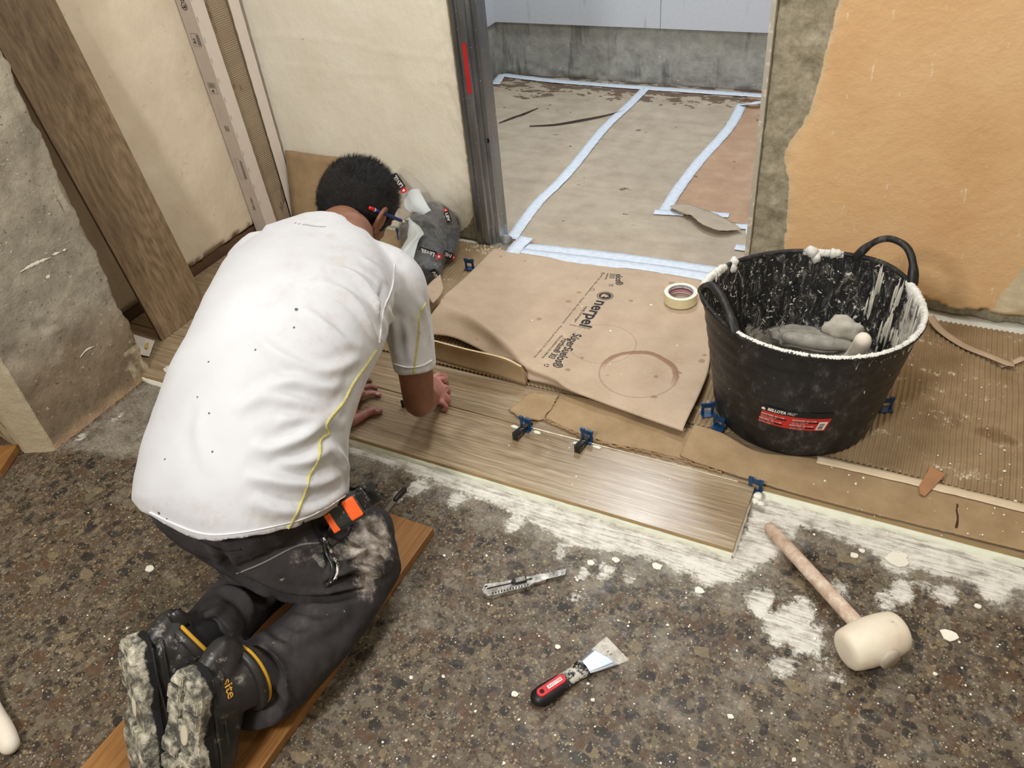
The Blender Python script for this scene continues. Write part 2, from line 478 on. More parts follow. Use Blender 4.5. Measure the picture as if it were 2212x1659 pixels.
ridge('adhesive_bed', [(-1.36, 1.0765), (-0.7, 1.0765), (-0.163, 1.0765)], 0.009, 0.0105, ADH, 1, floor)
ridge('adhesive_bed', [(-0.1645, 1.07), (-0.1645, 1.17), (-0.1645, 1.262)], 0.005, 0.010, ADHW, 2, floor)
ridge('adhesive_bed', [(-0.16, 1.2655), (0.5, 1.2655), (1.6, 1.2655)], 0.012, 0.010, ADH, 3, floor)
ridge('adhesive_bed', [(-2.05, 1.0765), (-1.7, 1.0765), (-1.37, 1.0765)], 0.007, 0.012, ADHW, 4, floor)
bed = obox('adhesive_layer', (3.7, 0.96, 0.011), Matrix.Translation((-0.21, 1.57 + 0.175, 0.0055)), ADHW, floor)
bed = obox('adhesive_layer', (1.9, 0.2, 0.011), Matrix.Translation((-1.115, 1.177, 0.0055)), ADHW, floor)
# grout squeezed out of the joint behind the new tile
GR = simple('grout_line', c(226, 218, 196), 0.8)
for (x0, x1, wd) in ((-0.70, -0.52, 0.0045), (-0.52, -0.20, 0.003)):
    vs = []; n_ = 60
    for i in range(n_):
        x = x0 + (x1 - x0) * i / (n_ - 1)
        ww = wd * (0.6 + 0.7 * abs(mn.noise(Vector((x * 90, 3, 0)))))
        for j, dy in enumerate((-1, 0, 1)): vs.append((x, 1.263 + dy * ww / 2, TZ + (0.0013 if j == 1 else -0.0002)))
    mk('grout', vs, grid_faces(n_, 3), GR, floor, True)

# ---- plaster walls
def plaster(name, base, mottled, patch=None, bstr=0.5, bscale=45, blot=6):
    k = M(name, 0.9, 0.15)
    col = k.ramp(k.noise(blot, 5, 0.6), [(0.3, base), (0.7, mottled)])
    if patch: col = patch(k, col)
    k.color(col)
    k.bump(k.math('ADD', k.noise(bscale, 7, 0.65), k.math('MULTIPLY', k.noise(7, 3), 1.5)), bstr, 0.004)
    return k.m
def cement_col(k, lo=c(112, 106, 94), hi=c(164, 158, 144), sc=30):
    return k.ramp(k.noise(sc, 8, 0.72), [(0.3, lo), (0.5, tuple((a + b) / 2 for a, b in zip(lo, hi))), (0.72, hi)])
def wall_grid(name, axis, pos, a0, a1, z0, z1, na, nz, disp, mat, attrs=None, flip=False, back=0.12, label=None):
    """wall on the plane axis=pos with surface relief; front verts moved towards the room by disp(a, z)"""
    A, Z = [t.ravel() for t in np.meshgrid(np.linspace(a0, a1, na), np.linspace(z0, z1, nz), indexing='ij')]
    s = -1 if axis == 'y' else 1
    d = disp(A, Z)
    vs = (np.c_[A, pos + s * d, Z] if axis == 'y' else np.c_[pos + s * d, A, Z]).tolist()
    fs = grid_faces(na, nz)
    nb = len(vs)
    # simple back and sides
    q = [0, nz - 1, na * nz - 1, (na - 1) * nz]
    for i in q:
        v = vs[i]
        vs.append((v[0], pos - s * back, v[2]) if axis == 'y' else (pos - s * back, v[1], v[2]))
    fs += [(nb, nb + 1, nb + 2, nb + 3)]
    fs.append(tuple([i for i in range(nz - 1, -1, -1)] + [nb, nb + 1]))
    fs.append(tuple([(na - 1) * nz + i for i in range(nz)] + [nb + 2, nb + 3]))
    fs.append(tuple([i * nz for i in range(na)] + [nb + 3, nb]))
    fs.append(tuple([i * nz + nz - 1 for i in range(na - 1, -1, -1)] + [nb + 1, nb + 2]))
    o = mk(name, vs, fs, mat, None, False)
    o.data.polygons.foreach_set('use_smooth', [i < (na - 1) * (nz - 1) for i in range(len(o.data.polygons))])
    if attrs:
        for k_, f in attrs.items():
            v = np.r_[f(A, Z), np.zeros(4)]
            attr(o, k_, v)
    tag(o, label, kind='structure')
    return o

# left wall: peach-cream old plaster with chips
def pl_left(k, col):
    chip = k.step(k.noise(22, 4, 0.6), 0.66, 0.7)
    col = k.mix(k.math('MULTIPLY', chip, 0.5), col, c(206, 190, 160))
    spot = k.step(k.noise(70, 2, 0.5), 0.74, 0.77)
    return k.mix(k.math('MULTIPLY', spot, 0.6), col, c(120, 96, 74))
o = wall_grid('wall_left', 'x', WL, 1.05, WB + 0.12, 0.045, 2.5, 120, 200,
              lambda a, z: 0.003 * fr(a * 9, z * 9, 1) + np.where(z < 0.06 + 0.012 * fr(a * 30, 0, 2), -0.02, 0),
              plaster('left_plaster', c(220, 204, 180), c(234, 221, 200), pl_left), label='pale cream plaster wall behind the leaning tile')
# solid dark brown strip set in the gap beneath the plaster
tag(obox('baseboard_left', (0.05, 1.1, 0.05), Matrix.Translation((WL - 0.03, 1.6, 0.02)), simple('dark_base', c(96, 74, 54), 0.8)), 'dark gap under the left plaster', kind='structure')

# back wall left of the doorway: yellowish cream, trowel relief and bare mortar at the foot by the frame
def m_foot(x, z):
    return np.clip(0.5 + sdf_poly(np.c_[x, z], FOOT) / 0.03, 0, 1)
def onyl(lst, Y=WB): return [(ONY(x, y, Y).x, ONY(x, y, Y).z) for x, y in lst]
FOOT = onyl([(983, 540), (985, 505), (1010, 490), (1030, 450), (1045, 400), (1062, 390), (1075, 560), (980, 560)])
def pl_back(k, col):
    spot = k.step(k.noise(60, 2, 0.5), 0.76, 0.78)
    col = k.mix(k.math('MULTIPLY', spot, 0.6), col, c(110, 90, 66))
    a = k.math('ADD', k.attr('bare'), k.math('MULTIPLY', k.math('SUBTRACT', k.noise(35, 5, 0.6), 0.5), 0.8))
    return k.mix(k.step(a, 0.45, 0.55), col, cement_col(k, c(112, 104, 84), c(176, 168, 142), 40))
def d_back(x, z):
    xf = -1.25 + (-0.012 * 0)
    e = np.maximum(0.0, 1 - (xf - x) / 0.11)
    lump = 0.004 * fr(x * 60, z * 40, 3) * e
    tr = 0.0022 * np.exp(-((z - 0.63 - 0.02 * np.sin(x * 6)) / 0.006) ** 2) + 0.0016 * np.exp(-((z - 0.50 + 0.03 * x) / 0.005) ** 2)
    return 0.003 * fr(x * 6, z * 6, 4) + lump + tr * 0.7 - 0.006 * m_foot(x, z)
BX = ONY(1022, 250, WB).x
wall_grid('wall_back', 'y', WB, WL - 0.12, -1.246, 0.02, 2.5, 240, 260, d_back,
          plaster('back_plaster', c(230, 223, 204), c(240, 235, 220), pl_back, 0.4, 60, 5), {'bare': m_foot}, label='cream plaster wall left of the doorway')
# white mortar fillet at the foot of that wall
sk = tube('baseboard_back', [ONY(x, y, WB - 0.012) for x, y in ((600, 480), (900, 528), (985, 534), (1030, 541), (1068, 547))], [0.014] * 5, simple('white_skim', c(232, 226, 212), 0.8, bump=0.5), seg=10, flat=1.0)
tag(sk, 'white plaster bead along the foot of the cream wall', kind='structure')

# right wall: rough mortar beside the jamb, orange textured paint, pale patch and ragged foot
YB = onyl([(1830, -40), (1812, 40), (1790, 120), (1775, 190), (1757, 240), (1722, 300), (1702, 340), (1712, 400), (1706, 470), (1700, 560), (1700, 620), (2400, 700), (2400, -60)])
PT = onyl([(2225, 560), (2200, 590), (2160, 640), (2150, 665), (2100, 690), (2120, 745), (2300, 800), (2300, 540)])
def m_paint(x, z):
    return np.clip(0.5 + sdf_poly(np.c_[x, z], YB) / 0.05, 0, 1)
def m_patch(x, z):
    return np.clip(0.5 + sdf_poly(np.c_[x, z], PT) / 0.05, 0, 1)
def pl_right(k, col):
    vor = k.voro(95)
    sc = k.step(k.noise(28, 6, 0.7, vec=k.map(scale=(1.6, 1, 0.5))), 0.65, 0.69)
    col = k.mix(k.math('MULTIPLY', sc, 0.75), col, c(232, 214, 186))
    nn = k.math('MULTIPLY', k.math('SUBTRACT', k.noise(30, 6, 0.65), 0.5), 0.9)
    cem = cement_col(k, c(128, 120, 100), c(178, 170, 148), 60)
    col = k.mix(k.step(k.math('ADD', k.attr('patch'), nn), 0.45, 0.6), col, k.ramp(k.noise(20, 4), [(0.3, c(196, 184, 150)), (0.7, c(226, 214, 184))]))
    pm = k.math('ADD', k.attr('paint'), k.math('MULTIPLY', nn, 0.5))
    halo = k.mix(k.step(pm, 0.35, 0.62), c(214, 188, 150), col)
    return k.mix(k.step(pm, 0.28, 0.34), cem, halo)
def d_right(x, z):
    pm = m_paint(x, z); lump = 0.010 * fr(x * 22, z * 22, 5, 6) * (1 - pm) + 0.0008 * vn(x * 150, z * 150, 1) * pm
    foot = 0.05 + 0.014 * fr(x * 14, 0, 6) + np.where(x < 0.15, 0.01, 0)
    lump = lump - (0.03 + 0.008 * fr(x * 40, z * 40, 7)) * (z < foot)
    return lump + 0.004 * pm
kx = plaster('right_plaster', c(214, 172, 124), c(226, 192, 146), pl_right, 0.0, 60, 4)
nt = kx.node_tree
def orange_bump():
    k = M.__new__(M); k.m = kx; k.t = nt; k.b = nt.nodes['Principled BSDF']; k.co = None
    k.bump(k.math('ADD', k.math('POWER', k.noise(150, 2, 0.4), 2.0), k.math('MULTIPLY', k.noise(16, 3), 1.0)), 0.28, 0.003)
orange_bump()
wall_grid('wall_right', 'y', WB + 0.005, -0.372, 1.7, 0.012, 2.5, 330, 330, d_right, kx, {'paint': m_paint, 'patch': m_patch}, label='orange painted wall with a raw mortar border beside the doorway')

# lintel over the doorway and remaining shell
PLN = simple('plain_plaster', c(226, 214, 190), 0.9, bump=0.3, bscale=40)
tag(obox('wall_back_lintel', (1.0, 0.12, 0.42), Matrix.Translation((-0.8, WB + 0.06, 2.29)), PLN), 'wall over the doorway', kind='structure')
tag(obox('wall_front', (4.6, 0.1, 2.5), Matrix.Translation((-0.4, -1.3, 1.25)), PLN), 'plain wall behind the viewer', kind='structure')
tag(obox('wall_east', (0.1, 3.5, 2.5), Matrix.Translation((1.75, 0.45, 1.25)), PLN), 'plain wall on the right', kind='structure')
tag(obox('ceiling', (4.8, 5.4, 0.1), Matrix.Translation((-0.4, 1.35, 2.56)), simple('ceiling_paint', c(238, 236, 230), 0.9)), 'white ceiling', kind='structure')

# ---- concrete pier at the left
def concrete():
    k = M('pier_concrete', 0.9, 0.2)
    col = k.ramp(k.noise(9, 8, 0.68), [(0.3, c(142, 134, 118)), (0.5, c(168, 160, 142)), (0.72, c(196, 187, 167))])
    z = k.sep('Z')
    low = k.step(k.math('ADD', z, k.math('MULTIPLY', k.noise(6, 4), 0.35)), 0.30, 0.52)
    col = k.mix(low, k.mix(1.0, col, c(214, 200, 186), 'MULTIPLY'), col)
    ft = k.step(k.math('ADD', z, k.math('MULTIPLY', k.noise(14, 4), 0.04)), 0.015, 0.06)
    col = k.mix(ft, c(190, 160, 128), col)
    br = k.step(k.noise(7, 6, 0.6, vec=k.map(scale=(1, 1, 3))), 0.62, 0.7)
    col = k.mix(k.math('MULTIPLY', br, 0.35), col, c(206, 196, 176))
    wsp = k.step(k.noise(55, 3, 0.6, vec=k.map(scale=(1, 1, 2.5))), 0.68, 0.71)
    col = k.mix(k.math('MULTIPLY', wsp, 0.85), col, c(232, 226, 210))
    dk = k.step(k.noise(110, 3), 0.66, 0.70)
    col = k.mix(k.math('MULTIPLY', dk, 0.6), col, c(70, 64, 54))
    ed = k.math('ADD', k.attr('edge'), k.math('MULTIPLY', k.math('SUBTRACT', k.noise(30, 5), 0.5), 0.8))
    col = k.mix(k.math('MULTIPLY', k.step(ed, 0.4, 0.6), 0.8), col, c(206, 192, 162))
    k.color(col)
    k.bump(k.math('ADD', k.noise(60, 8, 0.7), k.math('MULTIPLY', k.noise(14, 4), 1.2)), 0.9, 0.005)
    return k.m
def pier():
    # plan outline: hall side return, chamfered plaster edge, main face, rear corner, rear face
    y0, y1, xf = 0.768, 1.10, -1.815
    out = []
    def seg(a, b, n): 
        for i in range(n): out.append((a[0] + (b[0] - a[0]) * i / n, a[1] + (b[1] - a[1]) * i / n))
    seg((-2.7, 0.86), (-1.885, 0.735), 24); seg((-1.885, 0.735), (xf, y0), 10); seg((xf, y0), (xf, y1), 80); seg((xf, y1), (xf - 0.02, y1 + 0.012), 4); seg((xf - 0.02, y1 + 0.012), (-2.7, 1.06), 20)
    nz = 300; zz = np.linspace(0, 2.5, nz)
    n_ = len(out)
    I, Zi = [t.ravel() for t in np.meshgrid(np.arange(n_), zz, indexing='ij')]
    oo = np.array(out); x = oo[I, 0]; y = oo[I, 1]; z = Zi
    r = 0.0035 * fr(x * 25, y * 25, z * 25) + 0.004 * fr(x * 5, y * 5, z * 5)
    chip = 0.012 * fr(3.0, 1.0, z * 34)
    main = (I >= 34) & (I < 114)
    dx = r.copy(); dy = np.where(I > 108, chip, 0)
    for (py, pz, pr_, pd) in ((0.905, 0.30, 0.022, -0.006), (0.93, 0.30, 0.012, 0.006), (0.80, 0.28, 0.03, -0.004), (1.0, 0.24, 0.018, 0.003)):
        dd = np.hypot((y - py) / 2, z - pz); dx = dx + np.where(dd < pr_, pd * (1 - dd / pr_), 0)
    fx = np.where(main, x + dx, np.where(I < 34, x, x + r * 0.2))
    fy = np.where(main, y + dy, np.where(I < 34, y - r, y + np.where(I < 120, r * 1.2, 0) + np.where(I < 118, chip, 0)))
    vs = np.c_[fx, fy, z].tolist()
    ed = np.where((I >= 24) & (I < 36), 1.0, np.where(I < 24, 0.55, np.where((y > y1 - 0.05) & (z < 0.11) & (I < 120), 0.5, 0.0)))
    o = mk('wall_pier', vs, grid_faces(n_, nz), concrete(), None, True)
    attr(o, 'edge', ed)
    tag(o, 'rough grey concrete pier at the left', kind='structure')
    if o.data.polygons[50 * (nz - 1) + 5].normal.x < 0: o.data.flip_normals()
    WSC = simple('white_scrape', c(226, 220, 200), 0.85, var=0.1)
    PB = BVHTree.FromPolygons([v.co for v in o.data.vertices], [tuple(p.vertices) for p in o.data.polygons])
    for ln, w0 in (([(42, 588), (70, 572), (108, 556)], .006), ([(112, 551), (128, 545)], .005), ([(134, 542), (143, 538)], .004), ([(98, 600), (108, 596)], .009), ([(172, 772), (186, 756), (203, 748)], .004)):
        P = catmull([tuple(map(float, q)) for q in ln], 24); vs = []
        for i, (x, y) in enumerate(P):
            h = PB.ray_cast(Vector((0, 0, CZ)), Vector(ray(x, y)).normalized())
            if h[0] is None: continue
            w_ = w0 * math.sin(PI * (i + .6) / 24.6) * (0.7 + 0.6 * mn.noise(Vector((x, y, 0)) * .3))
            vs += [h[0] + Vector((.0012, -w_ * .3, -w_)), h[0] + Vector((.0030, 0, 0)), h[0] + Vector((.0012, w_ * .3, w_))]
        if len(vs) > 6: mk('plaster_scrape', vs, grid_faces(len(vs) // 3, 3), WSC, o, True)
pier()
tag(obox('wall_west', (0.1, 2.2, 2.5), Matrix.Translation((-2.65, -0.2, 1.25)), PLN), 'plain wall at the far left', kind='structure')

# ---- doorway: metal jamb at left (profiled), thin angle at right
STEEL = M('galvanised_steel', 0.30, 0.5, 0.75)
STEEL.color(STEEL.mix(STEEL.step(STEEL.noise(120, 4, 0.6), 0.66, 0.7), STEEL.ramp(STEEL.noise(10, 5, 0.6, vec=STEEL.map(scale=(1, 1, 0.2))), [(0.3, c(104, 106, 108)), (0.7, c(176, 178, 180))]), c(210, 208, 200)))
STEEL.bump(STEEL.noise(60, 4), 0.15, 0.001)
def profile(name, pts, z0, z1, mat, parent=None):
    return loft(name, [[(x, y, z) for x, y in pts] for z in (z0, z1)], mat, parent, True, True, False)
dframe = empty('door_1', (-1.2, 2.1, 0), None)
dframe['kind'] = 'structure'; dframe['label'] = 'bare metal door lining at the left of the opening'
x0 = -1.247
pp = [(x0 - 0.004, WB - 0.018), (x0 + 0.010, WB - 0.020), (x0 + 0.012, WB - 0.012), (x0 + 0.020, WB - 0.010), (x0 + 0.024, WB - 0.016), (x0 + 0.036, WB - 0.014), (x0 + 0.038, WB + 0.002),
      (x0 + 0.046, WB + 0.004), (x0 + 0.048, WB + 0.018), (x0 + 0.058, WB + 0.02), (x0 + 0.060, WB + 0.075), (x0 + 0.012, WB + 0.08), (x0 - 0.004, WB + 0.08)]
profile('door_lining', pp, 0.012, 2.3, STEEL.m, dframe)
RED = simple('red_sticker', c(176, 40, 40), 0.5)
p0 = ONY(1047, 95, WB - 0.015); p1 = ONY(1054, 205, WB - 0.015)
obox('sticker', (0.015, 0.0015, abs(p0.z - p1.z)), Matrix.Translation(((x0 + 0.030), WB - 0.0158, (p0.z + p1.z) / 2)), RED, dframe)
bm = bmesh.new(); bmesh.ops.create_cone(bm, cap_ends=True, segments=16, radius1=0.005, radius2=0.005, depth=0.002)
q = ONY(1066, 311, WB + 0.0)
bm.transform(Matrix.Translation((x0 + 0.0535, WB + 0.0195, q.z)) @ Matrix.Rotation(PI / 2, 4, 'X') @ Matrix.Scale(1.6, 4, (0, 1, 0)))
bm_link('bolt_hole', bm, simple('dark_hole', c(18, 18, 18), 0.9), dframe)
# crumbled mortar line between wall and lining
vs = []
for i in range(160):
    z = 0.02 + i * 0.0125
    for j in range(3):
        vs.append((x0 - 0.012 + j * 0.006 + 0.004 * mn.noise(Vector((j, 0, z * 70))), WB - 0.012 + 0.004 * mn.noise(Vector((1, j, z * 50))), z))
mk('mortar_joint', vs, grid_faces(160, 3), simple('joint_mortar', c(150, 138, 112), 0.9, bump=0.6), dframe, True)
dj = empty('door_2', (-0.38, 2.1, 0)); dj['kind'] = 'structure'; dj['label'] = 'thin metal edge strip at the right of the opening'
xr = -0.377
ALU = M('zinc_strip', 0.5, 0.5, 0.2)
ALU.color(ALU.mix(ALU.step(ALU.noise(60, 5, 0.6), 0.55, 0.62), c(186, 182, 168), c(214, 208, 194)))
profile('edge_strip', [(xr - 0.006, WB - 0.012), (xr + 0.006, WB - 0.012), (xr + 0.006, WB + 0.09), (xr - 0.002, WB + 0.09), (xr - 0.002, WB - 0.004), (xr - 0.006, WB - 0.004)], 0.012, 2.3, ALU.m, dj)

# ---- bathroom beyond
BY, BXL = 3.665, -2.0
def cem_mat(name, lo, hi, stain=True):
    k = M(name, 0.85, 0.25)
    col = cement_col(k, lo, hi, 12)
    if stain:
        st = k.step(k.noise(3.2, 4, 0.6, vec=k.map(scale=(3.2, 1, 0.5))), 0.56, 0.66)
        col = k.mix(k.math('MULTIPLY', st, 0.6), col, c(92, 92, 88))
        sp = k.step(k.noise(70, 3), 0.735, 0.75)
        col = k.mix(sp, col, c(236, 232, 222))
    k.color(col)
    k.bump(k.math('ADD', k.noise(40, 8, 0.7), k.noise(12, 3)), 0.8, 0.006)
    return k.m
CEM = cem_mat('bathroom_cement', c(134, 134, 128), c(182, 181, 172))
def d_bath(x, z):
    d = 0.004 * fr(x * 8, z * 10, 11) + 0.002 * fr(x * 40, z * 40, 12)
    d = d - 0.005 * (np.abs(x + 1.42) < 0.006) + 0.010 * fr(x * 18, z * 30, 13) * (z < 0.06)
    return d
wall_grid('wall_bathroom_back', 'y', BY, BXL - 0.1, 0.2, 0.0, 2.45, 330, 200, d_bath, CEM, label='unfinished cement wall at the back of the bathroom')
wb = bpy.data.objects['wall_bathroom_back']
wl = obox('wall_bathroom_left', (0.1, 1.7, 2.45), Matrix.Translation((BXL - 0.05, 2.95, 1.225)), CEM); tag(wl, 'unfinished cement wall at the left of the bathroom', kind='structure')
tag(obox('wall_bathroom_right', (0.1, 1.7, 2.45), Matrix.Translation((0.2, 2.95, 1.225)), simple('bath_white', c(214, 220, 230), 0.5)), 'tiled wall at the right of the bathroom', kind='structure')
BT = M('satin_wall_tile', 0.35, 0.4)
bstain = BT.step(BT.noise(2.5, 3, 0.5, vec=BT.map(scale=(7, 1, 1.2))), 0.63, 0.72)
BT.color(BT.mix(BT.math('MULTIPLY', bstain, 0.45), BT.ramp(BT.noise(200, 3), [(0.3, c(192, 198, 206)), (0.7, c(204, 208, 216))]), c(140, 142, 146)))
BT = BT.m
def wtile(x0, x1, z0, z1, parent, axis='y'):
    if axis == 'y': mt = Matrix.Translation(((x0 + x1) / 2, BY - 0.013, (z0 + z1) / 2)); dm = (x1 - x0 - 0.002, 0.016, z1 - z0 - 0.002)
    else: mt = Matrix.Translation((BXL + 0.008, (x0 + x1) / 2, (z0 + z1) / 2)); dm = (0.012, x1 - x0 - 0.002, z1 - z0 - 0.002)
    return obox('wall_tile', dm, mt, BT, parent, 0.0012, 1)
sx = ONY(1430, 30, BY).x; z0 = 0.262
for r in range(7):
    for a in range(3):
        xa = sx - 0.9 + a * 0.9; xb = xa + 0.9
        wtile(max(xa, BXL + 0.012), min(xb, 0.14), z0 + 0.3 * r, z0 + 0.3 * r + 0.3, wb)
    for a in range(2): wtile(2.2 + a * 0.75, 2.2 + a * 0.75 + 0.74, z0 + 0.3 * r, z0 + 0.3 * r + 0.3, wl, 'x')
# ================================================================ FLOOR COVERINGS
def strip(name, px, wid, z, mat, parent=None, label=None, cat=None, group=None, n=None, Z=None, thick=0.0004, edge=0.0, seed=0):
    """tape / paper strip following photo pixels; Z = list of heights"""
    q = [tuple(G(x, y, (Z[i] if Z else z))) for i, (x, y) in enumerate(px)]
    P = catmull(q, n or max(10, 14 * len(px)))
    T = np.gradient(P, axis=0); T[:, 2] = 0; T /= np.linalg.norm(T, axis=1)[:, None]
    N_ = np.c_[-T[:, 1], T[:, 0], np.zeros(len(P))]
    vs = []
    for i, (p, nn) in enumerate(zip(P, N_)):
        for j, a in enumerate((-1, -0.33, 0.33, 1)):
            e = edge * mn.noise(Vector((p[0] * 40, p[1] * 40, seed + (a > 0)))) if abs(a) == 1 else 0
            zz = 0.0006 * mn.noise(Vector((p[0] * 35 + a, p[1] * 35, seed)))
            vs.append((p[0] + nn[0] * (a * wid / 2 + e), p[1] + nn[1] * (a * wid / 2 + e), p[2] + zz))
    o = mk(name, vs, grid_faces(len(P), 4), mat, parent, True)
    md = o.modifiers.new('s', 'SOLIDIFY'); md.thickness = thick; md.offset = -1
    if o.data.polygons[0].normal.z < 0: o.data.flip_normals()
    if label: tag(o, label, cat, group)
    return o
def patch(name, rows, n, m, mat, parent=None, thick=0.001, wob=0.0, wsc=12, seed=0, ragged=0.0):
    """surface lofted through rows of (px, py, z)"""
    R_ = [catmull([tuple(G(*p)) for p in r], n) for r in rows]
    cols = [catmull([tuple(r[i]) for r in R_], m) for i in range(n)]
    V = np.array(cols).reshape(-1, 3)
    if wob: V[:, 2] += wob * fr(V[:, 0] * wsc, V[:, 1] * wsc, seed, 4)
    if ragged:
        for i in range(n):
            for idx in (0, m - 1):
                V[i * m + idx, :2] += ragged * np.array([mn.noise(Vector((i * 0.9, seed, 0))), mn.noise(Vector((i * 0.7, seed, 5)))])
        for j in range(m):
            for idx in (0, n - 1):
                V[idx * m + j, :2] += ragged * np.array([mn.noise(Vector((j * 0.9, seed, 9))), mn.noise(Vector((j * 0.8, seed, 7)))])
    o = mk(name, V.tolist(), grid_faces(n, m), mat, parent, True)
    up = sum(p.normal.z for p in o.data.polygons)
    if up < 0: o.data.flip_normals()
    md = o.modifiers.new('s', 'SOLIDIFY'); md.thickness = thick; md.offset = -1
    return o
def bvh_of(o):
    deps = bpy.context.evaluated_depsgraph_get()
    b = BVHTree.FromPolygons([wmat(o) @ v.co for v in o.data.vertices], [tuple(p.vertices) for p in o.data.polygons])
    return b
def kraft(name, lo, hi, spots=None, rough=0.75, bump=0.25, rib=None, extra=None):
    k = M(name, rough, 0.25)
    col = k.ramp(k.noise(14, 6, 0.6), [(0.3, lo), (0.7, hi)])
    fib = k.noise(220, 3, 0.6)
    col = k.mix(0.12, col, k.ramp(fib, [(0.3, 0.3), (0.7, 1.0)]), 'MULTIPLY')
    if extra: col = extra(k, col)
    k.color(col); k.bump(k.math('ADD', fib, k.noise(25, 4)), bump, 0.0012)
    return k.m

# ---- bathroom floor: slab, three paper runs, tapes
tag(obox('floor_bathroom', (2.3, 1.6, 0.03), Matrix.Translation((-0.95, 2.9, -0.009)), simple('bath_screed', c(120, 118, 112))), 'bathroom floor under the protective paper', kind='structure')
def bath_spots(k, col):
    y = k.sep('Y')
    near = k.step(k.math('ADD', y, k.math('MULTIPLY', k.noise(2.5, 2), 0.25)), 3.44, 3.66)
    s = k.noise(9, 4, 0.6, vec=k.map(scale=(1, 1.8, 1)))
    f = k.step(k.math('ADD', s, k.math('MULTIPLY', near, 0.22)), 0.70, 0.715)
    vz = k.voro(26, vec=k.mix(0.02, k.coord(), k.noise(20, 2, color=True), 'ADD'))
    f2 = k.math('MULTIPLY', k.math('SUBTRACT', 1.0, k.step(vz, 0.22, 0.27)), k.step(k.math('ADD', k.noise(5, 2), k.math('MULTIPLY', k.step(y, 2.9, 3.6), 0.22)), 0.70, 0.72))
    f = k.math('MAXIMUM', f, f2)
    # faint cross creases
    cr = k.noise(5, 3, 0.5, vec=k.map(scale=(0.4, 4, 1)))
    col = k.mix(0.18, col, k.ramp(cr, [(0.35, 0.6), (0.6, 1.1)]), 'MULTIPLY')
    return k.mix(k.math('MULTIPLY', f, 0.75), col, c(78, 52, 38))
KP1 = kraft('bath_paper', c(170, 156, 136), c(190, 177, 157), extra=bath_spots)
KP2 = kraft('bath_paper_warm', c(172, 140, 112), c(190, 160, 132), extra=bath_spots)
zb = 0.0145
def bath_sheet(pts_l, pts_r, mat, label, seed):
    ys = np.linspace(2.09, BY - 0.006, 70)
    L = np.interp(ys, [p[1] for p in pts_l], [p[0] for p in pts_l]); R_ = np.interp(ys, [p[1] for p in pts_r], [p[0] for p in pts_r])
    n = 40; A = np.linspace(0, 1, n)
    X = L[:, None] * (1 - A) + R_[:, None] * A; Y = np.repeat(ys[:, None], n, 1)
    z = zb + seed * 0.0006 + 0.0022 * fr(X * 3, Y * 16, seed, 3) + 0.0010 * fr(X * 18, Y * 18, seed, 3)
    o = mk('protective_paper', np.c_[X.ravel(), Y.ravel(), z.ravel()].tolist(), grid_faces(70, n), mat, None, True)
    if o.data.polygons[0].normal.z < 0: o.data.flip_normals()
    md = o.modifiers.new('s', 'SOLIDIFY'); md.thickness = 0.0006; md.offset = -1
    return tag(o, label, 'paper', 'paper runs on the bathroom floor')
g1 = [(1104, 516), (1159, 441), (1223, 377), (1305, 277), (1357, 228), (1395, 190)]
g2 = [(1434, 458), (1466, 407), (1511, 348), (1574, 277), (1604, 224)]
t1 = [tuple(G(x, y, zb)) for x, y in g1]; t2 = [tuple(G(x, y, zb)) for x, y in g2]
k2 = (t2[0][0] - 0.06, 2.09)
bath_sheet([(-1.98, 2.0), (-1.98, 3.7)], [(t1[0][0] + 0.05, 2.0)] + t1 + [(t1[-1][0], 3.7)], KP1, 'taped protective paper left of the long tape line, in the bathroom', 0)
bath_sheet([(t1[0][0] + 0.0, 2.0)] + t1 + [(t1[-1][0], 3.7)], [(-0.20, 2.0), (-0.20, t2[0][1] - 0.02), (t2[0][0], t2[0][1])] + t2 + [(t2[-1][0], 3.7)], KP1, 'wide protective paper between the two diagonal tape lines, in the bathroom', 1)
bath_sheet([(0.08, 2.0), (0.08, t2[0][1] - 0.03), (t2[0][0], t2[0][1])] + t2 + [(t2[-1][0], 3.7)], [(0.1, 2.0), (0.1, 3.7)], KP2, 'reddish protective paper right of the second tape line, in the bathroom', 2)
TP = M('white_tape', 0.6, 0.35)
TP.color(TP.ramp(TP.noise(60, 4), [(0.3, c(202, 214, 226)), (0.7, c(222, 230, 240))])); TP.set('Subsurface Weight', 0.0); TP.bump(TP.noise(90, 4), 0.4, 0.0012)
TP = TP.m
TG = 'white tapes on the protective paper'
zt = zb + 0.0042
def tape(px, wd, label, z=zt, seed=0, Z=None):
    return strip('masking_tape', px, wd, z, TP, None, label, 'tape', TG, edge=0.003, seed=seed, Z=Z)
tape(g1, 0.042, 'long white tape running diagonally back from the foot of the metal door lining', seed=1)
tape(g2, 0.042, 'white diagonal tape in the right half of the bathroom floor', seed=2)
tape([(1083, 161), (1204, 175), (1391, 189), (1541, 199), (1662, 207)], 0.05, 'white tape along the foot of the cement back wall', seed=3)
tape([(1086, 160), (1079, 168), (1070, 182)], 0.045, 'short white tape in the far left bathroom corner', seed=4)
tape([(1600, 226), (1630, 222), (1668, 218)], 0.03, 'loose white tape end curling at the far right', seed=5, Z=[zt, zt + 0.02, zt + 0.01])
tape([(1413, 457), (1445, 459), (1478, 461)], 0.035, 'short white tape crossing the end of the right diagonal tape', z=zt + 0.001, seed=6)
tape([(1532, 461), (1553, 463), (1575, 465)], 0.03, 'short white tape behind the torn paper flap', seed=7)
tape([(1588, 488), (1608, 489), (1632, 490)], 0.035, 'white tape scrap beside the right edge strip, rear one', seed=8)
tape([(1618, 486), (1619, 497), (1621, 511)], 0.026, 'white tape scrap hanging towards the viewer by the right edge strip', z=zt + 0.001, seed=9)
